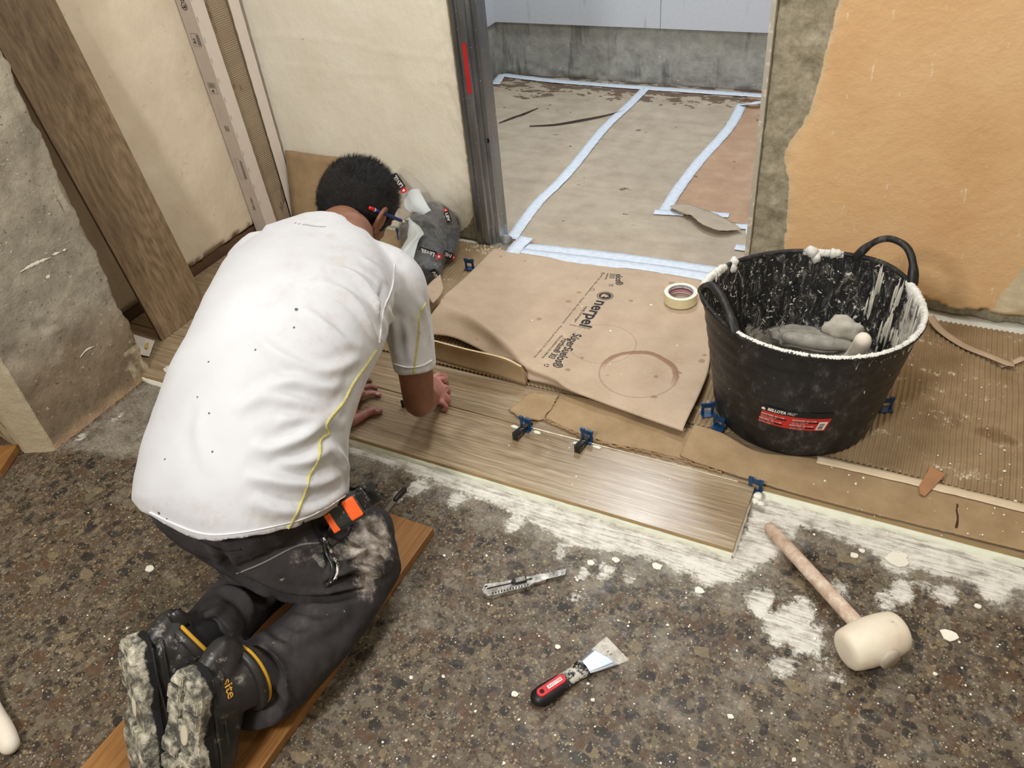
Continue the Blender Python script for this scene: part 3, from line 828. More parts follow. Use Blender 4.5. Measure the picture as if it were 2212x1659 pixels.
tape([(1588, 533), (1606, 535), (1626, 537)], 0.035, 'square white tape scrap nearest the bucket by the doorway', seed=10)
tape([(1110, 530), (1220, 541), (1350, 556), (1450, 570), (1560, 586)], 0.045, 'rear white tape across the doorway threshold', z=0.030, seed=11)
tape([(1112, 543), (1220, 556), (1350, 572), (1450, 585), (1555, 602)], 0.05, 'front white tape across the threshold joining both papers', z=0.034, seed=12)
tape([(1138, 512), (1122, 527), (1106, 546)], 0.05, 'short white tape over the left corner of the threshold', z=0.036, seed=13)
# threshold sill
tag(obox('trim_1', (0.86, 0.12, 0.016), Matrix.Translation((-0.81, 2.075, 0.006)), simple('sill_mortar', c(150, 144, 130))), 'mortar sill of the doorway', kind='structure')
# torn flap and cuts in the bathroom paper
fl = patch('torn_paper_flap', [[(1447, 445, .030), (1480, 440, .03), (1520, 452, .028), (1560, 468, .03), (1602, 494, .03)],
                               [(1452, 449, .036), (1482, 452, .038), (1518, 466, .040), (1556, 482, .036), (1600, 496, .03)],
                               [(1476, 464, .026), (1494, 466, .040), (1514, 482, .043), (1552, 497, .038), (1598, 497, .028)]], 26, 10, KP1, None, 0.0008, 0.001, 30, 3, 0.004)
tag(fl, 'torn brown paper flap lifting near the right of the doorway', 'paper')
CUT = simple('shaded_paper_tear', c(66, 54, 46), 0.9)  # kraft darkened to paint in the shadow along the curled tear
for nm, px, lab in (('torn_paper_edge', [(1144, 272), (1200, 270), (1250, 262), (1300, 252), (1350, 238)], 'long dark tear lifting in the bathroom paper'),
                    ('torn_paper_edge', [(1078, 265), (1100, 258), (1130, 248), (1162, 233)], 'short dark tear in the bathroom paper by the metal lining')):
    q = [G(x, y, zb + 0.004) for x, y in px]
    vs = []
    P = catmull([tuple(p) for p in q], 40)
    for i, p in enumerate(P):
        t = i / 39; h = 0.006 * math.sin(PI * min(1, t * 1.05)) + 0.001
        vs += [(p[0], p[1] - 0.002, p[2] - 0.003), (p[0], p[1] + 0.001, p[2] + h), (p[0] + 0.002, p[1] + 0.003 * math.sin(PI * t), p[2] - 0.003)]
    o = mk(nm, vs, grid_faces(40, 3), CUT, None, True); tag(o, lab, 'paper')
o = patch('plastic_scrap', [[(1080, 512, .05), (1092, 505, .06), (1106, 512, .045)], [(1078, 524, .02), (1092, 528, .03), (1108, 524, .02)]], 12, 6, simple('grey_film', c(150, 152, 152), 0.3), None, 0.0006, 0.006, 50, 4)
tag(o, 'crumpled grey plastic scrap at the foot of the metal lining', 'plastic')

# ---- ribbed cardboard over the new tiles
RIBM = kraft('ribbed_cardboard', c(144, 122, 92), c(168, 146, 114), extra=lambda k, col: k.mix(k.math('MULTIPLY', k.step(k.noise(6, 7, 0.7, vec=k.map(scale=(1, 2.2, 1))), 0.53, 0.62), k.math('MULTIPLY', k.step(k.noise(60, 4, 0.7), 0.5, 0.6), 0.85)),
             k.mix(k.step(k.noise(3.5, 3, 0.5), 0.63, 0.68), col, k.mix(1.0, col, (0.6, 0.52, 0.45, 1), 'MULTIPLY')), c(226, 216, 192)))
def ribbed():
    x0_, x1_, y0_, y1_ = -1.62, 1.66, 1.405, 2.025
    nx, ny = 2300, 40
    X, Y = [t.ravel() for t in np.meshgrid(np.linspace(x0_, x1_, nx), np.linspace(y0_, y1_, ny), indexing='ij')]
    ph = X + 0.0035 * fr(X * 5, Y * 14, 1, 3)
    z = 0.0240 + 0.0021 * np.sin(ph * 2 * PI / 0.0118) + 0.0012 * fr(X * 4, Y * 4, 2, 3)
    o = mk('ribbed_cardboard_sheet', np.c_[X, Y, z].tolist(), grid_faces(nx, ny), RIBM, None, True)
    if o.data.polygons[0].normal.z < 0: o.data.flip_normals()
    return tag(o, 'ribbed brown cardboard covering the new tiles under the bucket and the bag', 'cardboard')
ribbed()
CB = kraft('cardboard', c(150, 126, 94), c(174, 150, 116), extra=lambda k, col: k.mix(k.math('MULTIPLY', k.step(k.noise(9, 7, 0.7, vec=k.map(scale=(1, 2, 1))), 0.66, 0.72), 0.7), col, c(222, 206, 176)))
CBD = kraft('cardboard_torn', c(140, 110, 78), c(176, 146, 110), bump=0.8)
a = patch('flat_cardboard', [[(1212, 848, .026), (1300, 868, .034), (1400, 905, .03), (1520, 930, .028)],
                             [(1196, 876, .032), (1290, 912, .032), (1400, 944, .034), (1515, 966, .03)],
                             [(1174, 902, .025), (1212, 919, .029), (1248, 934, .030), (1320, 957, .030), (1407, 974, .028), (1520, 1003, .026)]], 70, 22, CB, None, 0.0032, 0.0025, 14, 6, 0.004)
tag(a, 'torn flat brown cardboard strip between the new tile and the printed paper', 'cardboard')
b = patch('flat_cardboard', [[(1500, 916, .060), (1560, 935, .052), (1640, 975, .034), (1760, 990, .031), (1960, 1036, .030), (2260, 1110, .030)],
                             [(1480, 960, .048), (1560, 965, .044), (1640, 1005, .034), (1760, 1030, .031), (1960, 1080, .030), (2260, 1150, .030)],
                             [(1468, 984, .030), (1500, 997, .031), (1560, 1016, .030), (1640, 1041, .029), (1760, 1076, .028), (1960, 1127, .028), (2260, 1200, .028)]], 110, 24, CB, None, 0.0035, 0.0012, 10, 7, 0.0015)
tag(b, 'long flat brown cardboard along the tile edge in front of the bucket', 'cardboard')
b['group'] = a['group'] = 'flat cardboard strips'
# exposed fluting on its front edge
vs = []
P = catmull([tuple(G(x, y, .026)) for x, y in ((1175, 905), (1248, 937), (1320, 960), (1407, 977), (1500, 1001), (1560, 1020))], 200)
for i, p in enumerate(P):
    e = 0.004 * fr(i * 0.4, 1.0, 2.0, 3)
    for j in range(4): vs.append((p[0], p[1] - 0.001 - 0.003 * (j in (1, 2)) - e, p[2] - 0.0035 + j * 0.0022 + 0.0006 * math.sin(i * 1.6) * (j in (1, 2))))
mk('torn_edge', vs, grid_faces(200, 4), CBD, a, True)
# crack in the long cardboard
ck = strip('crack', [(2068, 1088), (2066, 1102), (2070, 1118), (2065, 1140)], 0.004, .0302, simple('crack_dark', c(70, 48, 30), 0.9), b, edge=0.002, n=24)
f1 = patch('cardboard_scrap', [[(1145, 848, .032), (1175, 850, .038), (1206, 853, .034)], [(1120, 868, .036), (1155, 874, .034), (1192, 880, .036)], [(1099, 886, .024), (1125, 900, .028), (1168, 908, .025), (1182, 893, .030)]], 30, 14, CB, None, 0.003, 0.002, 30, 8, 0.005)
tag(f1, 'small torn square of brown cardboard beside the first clip', 'cardboard')
# upright flap of a cardboard box behind the hands
fa = [ONY(*p, 1.40) for p in ((925, 773), (1000, 794), (1080, 815), (1137, 832))]
fb = [ONY(*p, 1.405) for p in ((925, 733), (1000, 753), (1085, 773), (1126, 792))]
vs = []
A = catmull([tuple(p) for p in fa], 40); B = catmull([tuple(p) for p in fb], 40)
for i in range(40):
    for j in range(8):
        t = j / 7; p = A[i] * (1 - t) + B[i] * t
        vs.append((p[0], p[1] + 0.004 * math.sin(PI * t), max(p[2], .0225) + (0.0012 * mn.noise(Vector((i * 0.5, 0, 0))) if j == 7 else 0)))
uf = mk('cardboard_flap', vs, grid_faces(40, 8), CB, None, True)
md = uf.modifiers.new('s', 'SOLIDIFY'); md.thickness = 0.004; md.offset = 0
tag(uf, 'upright folded flap of brown cardboard behind the working hand', 'cardboard')
vs2 = [(p[0], p[1] - 0.0028 + 0.0056 * s_, p[2] + 0.0012) for p in B for s_ in (0, 1)]
mk('torn_top_edge', vs2, grid_faces(40, 2), simple('card_edge', c(214, 190, 150), 0.85, bump=0.8), uf, True)
e0 = fb[-1]
o = patch('folded_end', [[(1126, 792, .075), (1134, 806, .06), (1140, 826, .03)], [(1112, 786, .07), (1122, 806, .05), (1134, 832, .024)]], 10, 5, CBD, uf, 0.002)

# ---- printed kraft paper sheet
def kp_stains(k, col):
    co = k.coord()
    def ring(cx, cy, r, wd, lo_, strength, colr, a0=None):
        q = k.n('VectorMath', {0: k.map(loc=(-cx, -cy, 0)), 1: (1, 1, 0)}, operation='MULTIPLY')
        d = k.n('VectorMath', {0: q}, out=1, operation='LENGTH')
        d = k.math('ADD', d, k.math('MULTIPLY', k.math('SUBTRACT', k.noise(30, 4), 0.5), lo_))
        f = k.math('SUBTRACT', 1.0, k.step(k.math('ABSOLUTE', k.math('SUBTRACT', d, r)), wd * 0.5, wd))
        if a0 is not None:
            yy = k.sep('Y', q); f = k.math('MULTIPLY', f, k.step(yy, a0 - 0.05, a0 + 0.02))
        return k.mix(k.math('MULTIPLY', f, strength), col, colr)
    g_ = [G(1378, 806, .055), G(1300, 740, .055)]
    rr = (G(1461, 806, .055) - G(1293, 800, .055)).length / 2
    col = ring(g_[0].x, g_[0].y, rr, 0.0025, 0.002, 0.4, c(120, 100, 84))
    col = ring(g_[0].x, g_[0].y, rr * 0.97, 0.010, 0.012, 0.7, c(134, 94, 66), 0.02)
    col = ring(g_[1].x, g_[1].y, rr * 0.93, 0.0015, 0.001, 0.4, c(110, 96, 82))
    vz = k.voro(17, vec=k.mix(0.02, k.coord(), k.noise(25, 2, color=True), 'ADD'))
    f = k.math('MULTIPLY', k.math('SUBTRACT', 1.0, k.step(vz, 0.11, 0.15)), k.step(k.noise(4, 2), 0.46, 0.5))
    col = k.mix(k.math('MULTIPLY', f, 0.5), col, c(120, 88, 60))
    vz = k.voro(60); f = k.math('MULTIPLY', k.math('SUBTRACT', 1.0, k.step(vz, 0.05, 0.09)), k.step(k.noise(7, 3), 0.56, 0.6))
    return k.mix(k.math('MULTIPLY', f, 0.8), col, c(236, 226, 206))
KPP = kraft('printed_kraft', c(184, 162, 138), c(200, 179, 155), extra=kp_stains, bump=0.35)
sheet = patch('kraft_paper_sheet', [
    [(1066, 536, .036), (1180, 555, .034), (1300, 572, .034), (1420, 588, .034), (1550, 612, .034)],
    [(1010, 594, .052), (1130, 620, .050), (1270, 650, .048), (1400, 680, .046), (1535, 700, .044)],
    [(958, 640, .082), (1060, 690, .072), (1190, 740, .060), (1340, 775, .052), (1530, 800, .048)],
    [(950, 655, .094), (1019, 684, .094), (1069, 719, .088), (1107, 750, .080), (1138, 784, .070), (1200, 811, .062), (1234, 836, .058), (1350, 878, .056), (1478, 921, .054), (1500, 870, .050)][:9],
    [(925, 690, .074), (985, 700, .072), (1040, 728, .064), (1090, 765, .056), (1132, 800, .050), (1196, 824, .048), (1232, 843, .046), (1350, 884, .044), (1482, 926, .042)],
    [(918, 722, .052), (975, 728, .050), (1030, 752, .044), (1080, 782, .038), (1128, 815, .036), (1190, 832, .036), (1232, 848, .034), (1350, 886, .034), (1480, 926, .036)]], 150, 90, KPP, None, 0.0005, 0.0012, 7, 9)
tag(sheet, 'large brown kraft paper with printed lettering, front edge curling down', 'paper')
o = patch('paper_corner', [[(915, 626, .10), (934, 606, .09), (951, 592, .08)], [(935, 655, .095), (950, 640, .09), (958, 622, .085)]], 10, 8, KPP, sheet, 0.0005, 0.001)
SH = bvh_of(sheet)

# ---- text helper: lettering becomes a thin mesh laid on a surface
def text_mesh(txt, size, bold=0.0, space=1.0, align='LEFT', shear=0.0):
    cu = bpy.data.curves.new('t', 'FONT'); cu.body = txt; cu.size = size; cu.align_x = align; cu.align_y = 'BOTTOM_BASELINE'
    cu.offset = bold; cu.space_character = space; cu.shear = shear; cu.resolution_u = 3
    o = bpy.data.objects.new('t', cu); COL.objects.link(o)
    bpy.context.view_layer.update()
    me = bpy.data.meshes.new_from_object(o.evaluated_get(bpy.context.evaluated_depsgraph_get()))
    bpy.data.objects.remove(o); bpy.data.curves.remove(cu)
    return me
def decal(name, me, mtx, mat, parent, snap=None, sdir=Vector((0, 0, -1)), lift=0.0006, sub=0, warp=None, flat=True):
    """place a flat mesh by mtx; snap onto a BVH along sdir, or warp(v) to world"""
    if sub or snap is not None:
        bm = bmesh.new(); bm.from_mesh(me)
        bmesh.ops.triangulate(bm, faces=bm.faces)
        for _ in range(sub): bmesh.ops.subdivide_edges(bm, edges=[e for e in bm.edges if e.calc_length() > 0.004], cuts=1)
        bm.to_mesh(me); bm.free()
    for v in me.vertices:
        p = warp(v.co) if warp else mtx @ v.co
        if snap is not None:
            h = snap.ray_cast(p - sdir * 0.15, sdir)
            if h[0] is not None: p = h[0] - sdir * lift
        v.co = p
    if parent is not None: me.transform(wmat(parent).inverted())
    me.materials.clear()
    return link(name, me, mat, parent)
def plane_frame(pa, pb, z=0.06):
    """frame whose x axis runs from pixel pa to pb on height z; y axis to its left seen from above"""
    a, b = G(*pa, z), G(*pb, z)
    return frame(a, b - a), (b - a).length
INK = simple('black_ink', c(44, 42, 42), 0.7, var=0.2)
INKF = simple('faint_ink', c(92, 80, 68), 0.8)
def sheet_text(txt, pa, pb, size, mat=INK, bold=0.0):
    fm, L = plane_frame(pa, pb)
    me = text_mesh(txt, size, bold)
    w_ = max(v.co.x for v in me.vertices) if len(me.vertices) else 1
    fm = fm @ Matrix.Scale(L / w_, 4, (1, 0, 0))
    return decal('printed_text', me, fm, mat, sheet, SH)
sheet_text('nerpel', (1290, 640), (1251, 699), 0.050, bold=0.0012)
sheet_text('®', (1271, 698), (1268, 702), 0.010)
sheet_text('tapar y proteger', (1265, 655), (1239, 692), 0.011)
sheet_text('www.nerpel.es', (1229, 699), (1274, 707), 0.010)
sheet_text('SúperSuelos®', (1239, 717), (1192, 794), 0.035, bold=0.0006)
sheet_text('Fortium® 303', (1216, 729), (1184, 775), 0.025, bold=0.0004)
sheet_text('Para la pintura y la reforma', (1211, 723), (1170, 777), 0.011)
sheet_text('elos®', (1330, 578), (1330, 604), 0.030, bold=0.0005)
sheet_text('303', (1318, 576), (1316, 588), 0.022)
sheet_text('reforma', (1311, 576), (1306, 591), 0.011)
sheet_text('Papel de alta resistencia · Papel de alta resistencia · Para la pintura y la reforma', (1303, 575), (1153, 778), 0.0085, INKF)
def ring_mesh(r0, r1, n=40):
    vs = []; fs = []
    for i in range(n):
        a = 2 * PI * i / n
        vs += [(r0 * math.cos(a), r0 * math.sin(a), 0), (r1 * math.cos(a), r1 * math.sin(a), 0)]
    for i in range(n): j = (i + 1) % n; fs.append((2 * i, 2 * i + 1, 2 * j + 1, 2 * j))
    me = bpy.data.meshes.new('r'); me.from_pydata(vs, [], fs); return me
def poly_mesh(pts):
    me = bpy.data.meshes.new('p'); me.from_pydata([(x, y, 0) for x, y in pts], [], [tuple(range(len(pts)))]); return me
lc, _ = plane_frame((1307, 630), (1289, 658))
decal('printed_emblem', ring_mesh(0.0215, 0.0235), lc, INK, sheet, SH)
decal('printed_emblem', ring_mesh(0.0, 0.0185), lc, INK, sheet, SH)
decal('printed_emblem', poly_mesh([(-.012, -.004), (-.002, -.011), (.013, -.009), (.004, .0), (.010, .004), (.0, .012), (-.003, .004), (-.010, .006), (-.004, -.001)]), lc, simple('emblem_gap', c(190, 160, 128)), sheet, SH, lift=0.0010)
lc2, _ = plane_frame((1279, 616), (1268, 632)); decal('printed_emblem', ring_mesh(0.006, 0.0075), lc2, INKF, sheet, SH)
for p_ in ((1181, 793), (1320, 605)):
    l3, _ = plane_frame(p_, (p_[0] - 9, p_[1] + 15)); 
    me_ = bpy.data.meshes.new('r'); vs_ = []; fs_ = []
    for k_ in range(3):
        for i in range(7):
            a_ = k_ * 2.094 + i * 0.26
            for r_ in (0.004, 0.0062): vs_.append((r_ * math.cos(a_), r_ * math.sin(a_), 0))
        fs_ += [(k_ * 14 + 2 * i, k_ * 14 + 2 * i + 1, k_ * 14 + 2 * i + 3, k_ * 14 + 2 * i + 2) for i in range(6)]
    me_.from_pydata(vs_, [], fs_); decal('recycling_mark', me_, l3, INK, sheet, SH)

# ---- tape strip, scraps on the cardboard
CT = simple('paper_tape', c(214, 196, 168), 0.7, var=0.05)
strip('paper_tape', [(1765, 992), (1900, 1022), (2060, 1060), (2250, 1106)], 0.024, .0335, CT, None, 'pale paper tape line along the rear edge of the long flat cardboard', 'tape', edge=0.0015)
sc = mk('cardboard_scrap', [tuple(G(x, y, z)) for x, y, z in ((2011, 1007, .038), (2043, 1024, .040), (1998, 1072, .036), (1987, 1066, .038), (1985, 1050, .036))], [(0, 4, 3, 2, 1)], simple('rust_card', c(166, 122, 86), 0.8))
md = sc.modifiers.new('s', 'SOLIDIFY'); md.thickness = 0.0015
tag(sc, 'small torn reddish brown cardboard scrap lying across the tape line', 'cardboard')
o = strip('kraft_paper_curl', [(2010, 683), (2032, 712), (2080, 745), (2130, 765), (2172, 782), (2190, 786)], 0.022, .03, KPP, None, 'long curled kraft paper strip at the foot of the orange wall', 'paper', Z=[.05, .035, .03, .035, .04, .036], thick=0.0008)
o = strip('kraft_paper_curl', [(2160, 790), (2190, 782), (2212, 772)], 0.015, .03, KPP, None, 'short kraft paper end beside the long curled strip', 'paper', Z=[.03, .034, .04], thick=0.0008)

# ---- levelling clips and wedges
BLUE = simple('blue_plastic', c(24, 64, 104), 0.35, 0.5, var=0.15)
BLK = M('black_plastic', 0.35, 0.5)
BLK.color(BLK.mix(BLK.math('MULTIPLY', BLK.step(BLK.noise(90, 4, 0.7), 0.58, 0.64), 0.7), c(28, 28, 30), c(150, 146, 136))); BLK = BLK.m
def clip(px, z, rot, label, wedge=True, tilt=0.0, cat='clip'):
    p = G(*px, z)
    t = empty('levelling_clip', p, label, cat, 'blue tile levelling clips', rot)
    bm = bmesh.new()
    w_ = 0.030
    box_bm(bm, -w_ / 2, -w_ / 2 + 0.007, -0.001, 0.001, 0, 0.030); box_bm(bm, w_ / 2 - 0.007, w_ / 2, -0.001, 0.001, 0, 0.030)
    box_bm(bm, -w_ / 2, w_ / 2, -0.0015, 0.0015, 0.020, 0.033)
    box_bm(bm, -w_ / 2 - 0.001, -w_ / 2 + 0.009, -0.003, 0.003, 0.026, 0.035); box_bm(bm, w_ / 2 - 0.009, w_ / 2 + 0.001, -0.003, 0.003, 0.026, 0.035)
    bmesh.ops.transform(bm, matrix=Matrix.Rotation(tilt, 4, 'X'), verts=bm.verts)
    bm_link('bridge', bm, BLUE, t, local=True)
    bm = bmesh.new(); box_bm(bm, -w_ / 2, w_ / 2, -0.012, 0.012, -0.0005, 0.0008)
    bm_link('base', bm, BLUE, t, local=True)
    if wedge:
        bm = bmesh.new()
        vs = [bm.verts.new(v) for v in ((-.0075, -.048, .001), (.0075, -.048, .001), (.0075, .022, .001), (-.0075, .022, .001), (-.0075, -.048, .022), (.0075, -.048, .022), (.0075, .022, .006), (-.0075, .022, .006))]
        for q in ((0, 3, 2, 1), (4, 5, 6, 7), (0, 1, 5, 4), (2, 3, 7, 6), (1, 2, 6, 5), (3, 0, 4, 7)): bm.faces.new([vs[i] for i in q])
        bmesh.ops.bevel(bm, geom=list(bm.edges), offset=0.001, segments=1, affect='EDGES')
        wd = bm_link('wedge', bm, BLK, t, local=True)
        for i in range(5):
            obox('grip_ridge', (0.014, 0.0015, 0.0016), Matrix.Translation((0, -0.044 + i * 0.006, 0.0222 - i * 0.0015)), BLK, t, local=True)
    return t
clip((1136, 926), TZ, -0.12, 'blue levelling clip with black wedge, nearer the working hand')
clip((1268, 952), TZ, -0.12, 'blue levelling clip with black wedge, midway along the new tile')
t3 = clip((1630, 1060), TZ - 0.009, -0.15, 'blue levelling clip caked with adhesive at the corner of the new tile', wedge=False)
clip((1528, 894), .028, 0.5, 'blue levelling clip left of the bucket, the one further back', wedge=False)
clip((1552, 924), .028, -0.4, 'blue levelling clip partly under the bucket foot at its left', wedge=False)
clip((1912, 884), .028, 0.5, 'blue levelling clip right of the bucket', wedge=False)
clip((1015, 580), .028, 0.1, 'blue levelling clip on ribbed cardboard by the metal door lining', wedge=False)
clip((868, 512), .028, 0.6, 'blue levelling clip beside the bag, under the cheek', wedge=False)
def blob(name, p, r, mat, parent=None, sq=0.5, seed=0, n=2, rough=0.35):
    bm = bmesh.new(); bmesh.ops.create_icosphere(bm, subdivisions=n, radius=1)
    for v in bm.verts:
        k_ = 1 + rough * mn.noise(v.co * 1.6 + Vector((seed, 0, 0)))
        v.co = Vector((v.co.x * r[0], v.co.y * r[1], v.co.z * (r[2] if len(r) > 2 else r[0] * sq))) * k_
    bm.transform(Matrix.Translation(p))
    return bm_link(name, bm, mat, parent, True)
for i, (px_, r_) in enumerate((((1638, 1072), .010), ((1632, 1082), .008), ((1644, 1088), .007))):
    blob('dried_adhesive', G(*px_, TZ), (r_, r_, r_ * .7), ADHW, t3, seed=i)
for px_ in ((1112, 922), (1160, 934), (1246, 958), (1290, 966)):
    blob('adhesive_smear', G(*px_, TZ + .001), (.011, .005, .003), ADH, None, seed=px_[0])
sm = [o for o in COL.objects if o.name.startswith('adhesive_smear')]
for o, l in zip(sm, ('smear of pale adhesive left of the wedge nearer the hand', 'smear of pale adhesive right of the wedge nearer the hand', 'smear of pale adhesive left of the middle wedge', 'smear of pale adhesive right of the middle wedge')):
    tag(o, l, 'adhesive', 'adhesive smears by the wedges')

# ================================================================ TOOLS AND THINGS
# ---- masking tape roll
def ringmesh(name, prof, mat, parent, seg=64, local=True, center=(0, 0, 0), smooth=True):
    vs = []; n = len(prof)
    for i in range(seg):
        a = 2 * PI * i / seg
        for r, z in prof: vs.append((center[0] + r * math.cos(a), center[1] + r * math.sin(a), center[2] + z))
    fs = []
    for i in range(seg):
        j = (i + 1) % seg
        for k_ in range(n):
            l_ = (k_ + 1) % n
            fs.append((i * n + k_, j * n + k_, j * n + l_, i * n + l_))
    o = mk(name, vs, fs, mat, parent, smooth, local)
    if smooth:
        md = o.modifiers.new('e', 'EDGE_SPLIT'); md.split_angle = 0.6
    return o
tc = G(1470, 646, .052)
roll = empty('masking_tape_roll', (tc.x, tc.y, .0475), 'roll of cream masking tape lying flat on the printed kraft paper', 'tape')
CRM = simple('cream_tape', c(222, 212, 172), 0.55, var=0.05)
CRMT = simple('cream_tape_side', c(244, 242, 220), 0.7, var=0.04)
ringmesh('tape_winding', [(.0365, 0), (.0455, 0), (.0455, .029), (.0365, .029)], CRM, roll)
ringmesh('tape_face', [(.0368, .029), (.0453, .029), (.0453, .0295), (.0368, .0295)], CRMT, roll)
k = M('printed_core', 0.5, 0.4)
z_ = k.sep('Z')
ln = k.ramp(k.math('MULTIPLY', z_, 1 / 0.03), [(0, c(40, 20, 24)), (0.06, c(214, 178, 178)), (0.30, c(30, 14, 18)), (0.35, c(220, 190, 192)), (0.42, c(190, 110, 116)), (0.55, c(30, 12, 16)), (0.64, c(208, 208, 216)), (0.86, c(30, 24, 28)), (0.90, c(196, 196, 200))], 'CONSTANT')
vo = k.voro(120)
k.color(k.mix(k.math('MULTIPLY', k.math('SUBTRACT', 1.0, k.step(vo, 0.18, 0.22)), k.step(k.noise(50, 1), 0.56, 0.58)), ln, c(170, 60, 66)))
ringmesh('cardboard_core', [(.0340, 0), (.0366, 0), (.0366, .0293), (.0340, .0293)], k.m, roll)

# ---- bucket
def bucket():
    BC = Vector((-0.144, 1.543, 0.0265)); Hh = 0.30
    t = empty('rubber_bucket', BC, 'large black flexible rubber bucket caked with pale tile adhesive', 'bucket')
    k = M('black_rubber', 0.42, 0.45)
    sc = k.noise(14, 9, 0.8, vec=k.map(scale=(1, 1, 0.6)))
    col = k.ramp(sc, [(0.35, c(12, 12, 13)), (0.46, c(22, 22, 23)), (0.54, c(38, 38, 38)), (0.66, c(96, 94, 90))])
    sp = k.step(k.noise(95, 4, 0.6), 0.70, 0.73)
    col = k.mix(k.math('MULTIPLY', sp, 0.9), col, c(206, 200, 184))
    k.color(col); k.bump(k.noise(50, 5, 0.6), 0.25, 0.002)
    k.set('Roughness', k.ramp(sc, [(0.3, 0.36), (0.7, 0.62)]))
    ins = M('bucket_inside', 0.6, 0.35)
    z = ins.sep('Z')
    lay = ins.attr('crust')
    nz = ins.noise(26, 8, 0.75)
    scr = ins.noise(20, 9, 0.85, vec=ins.map(scale=(2.5, 2.5, 0.8)), dist=1.2)
    col = ins.ramp(scr, [(0.42, c(16, 16, 17)), (0.52, c(36, 36, 36)), (0.58, c(96, 94, 88)), (0.67, c(206, 202, 190))])
    sp = ins.step(ins.noise(75, 4, 0.7, dist=0.8), 0.61, 0.64)
    col = ins.mix(sp, col, c(222, 218, 204))
    cr = ins.step(ins.math('ADD', lay, ins.math('MULTIPLY', ins.math('SUBTRACT', nz, 0.5), 1.3)), 0.45, 0.58)
    col = ins.mix(cr, col, ins.ramp(ins.noise(70, 6, 0.7), [(0.3, c(120, 116, 108)), (0.55, c(190, 186, 176)), (0.75, c(228, 224, 212))]))
    ins.color(col); ins.bump(ins.math('ADD', cr, ins.noise(60, 6, 0.7)), 0.8, 0.003)
    def pt(a, z_, r_off=0.0):
        """wall point: a = angle, z_ 0..1"""
        rx = 0.176 + (0.223 - 0.176) * z_ + r_off; ry = 0.176 + (0.206 - 0.176) * z_ + r_off
        # the rim swells up slightly where the two handles sit
        return np.array([rx * math.cos(a), ry * math.sin(a)])
    AH = (math.radians(53), math.radians(216))    # handle directions
    def rim(a):
        h = 0
        for ah in AH:
            d = (a - ah + PI) % (2 * PI) - PI
            h += 0.012 * math.exp(-(d / 0.42) ** 2)
        return Hh + h + 0.004 * math.sin(2 * a + 0.4)
    seg = 128
    rows_out = []; rows_in = []; crust = []
    zs = [0, 0.015, 0.03] + list(np.linspace(0.06, 1, 30))
    for i in range(seg):
        a = 2 * PI * i / seg
        ro = []; ri = []
        for z_ in zs:
            rd = 0.0012 * math.sin(z_ * 2 * PI * 9) if 0.1 < z_ < 0.95 else 0
            off = -0.012 * (1 - min(1, z_ / 0.03)) ** 2
            e = 0.004 * math.sin(3 * a + 1 + z_ * 2) * z_
            x, y = pt(a, z_, rd + off + e)
            ro.append((x, y, z_ * rim(a)))
            x, y = pt(a, z_, -0.004 + e + off); ri.append((x, y, max(z_ * rim(a), 0.006)))
        rows_out.append(ro); rows_in.append(ri)
    n = len(zs)
    vs = [p for r in rows_out for p in r]; fs = []
    for i in range(seg):
        j = (i + 1) % seg
        for k_ in range(n - 1): fs.append((i * n + k_, j * n + k_, j * n + k_ + 1, i * n + k_ + 1))
    fs.append(tuple(i * n for i in range(seg))[::-1])
    mk('wall', vs, fs, k.m, t, True, True)
    vs = [p for r in rows_in for p in r]; fs = []
    for i in range(seg):
        j = (i + 1) % seg
        for k_ in range(n - 1): fs.append((i * n + k_, i * n + k_ + 1, j * n + k_ + 1, j * n + k_))
    # bumpy floor of dried adhesive
    base = len(vs); vs.append((0, 0, 0.03))
    inner = []
    for q in range(1, 9):
        for i in range(seg):
            a = 2 * PI * i / seg; f = q / 9
            x, y = pt(a, 0.06, -0.004)
            vs.append((x * f, y * f, 0.022 + 0.012 * fr(x * f * 20, y * f * 20, 1, 4)))
    for i in range(seg):
        j = (i + 1) % seg
        fs.append((base, base + 1 + i, base + 1 + j))
        for q in range(7):
            a_ = base + 1 + q * seg
            fs.append((a_ + i, a_ + seg + i, a_ + seg + j, a_ + j))
        a_ = base + 1 + 7 * seg
        fs.append((a_ + i, i * n + 3, j * n + 3, a_ + j))
    o = mk('inner_wall', vs, fs, ins.m, t, True, True)
    cr = []
    for v in vs:
        a = math.atan2(v[1], v[0]); z_ = v[2] / Hh
        cr.append(max(0, 1.35 - z_ * 2.5) + 1.0 * math.exp(-((a + 0.25) / 0.5) ** 2) * 0.75 + 0.45 * math.exp(-((a - 0.35) / 0.25) ** 2))
    attr(o, 'crust', cr)
    # rolled rim
    P = []
    for i in range(seg):
        a = 2 * PI * i / seg; x, y = pt(a, 1.0, 0.001 + 0.004 * math.sin(3 * a + 3)); P.append((x, y, rim(a)))
    rings = []
    for i in range(seg + 1):
        p = np.array(P[i % seg]); nx = np.array([p[0], p[1], 0]); nx /= np.linalg.norm(nx)
        rings.append([tuple(p + nx * math.cos(b) * 0.006 + np.array([0, 0, 1]) * math.sin(b) * 0.006) for b in np.linspace(0, 2 * PI, 10, endpoint=False)])
    loft('rim', rings, k.m, t, True, False, True, True)
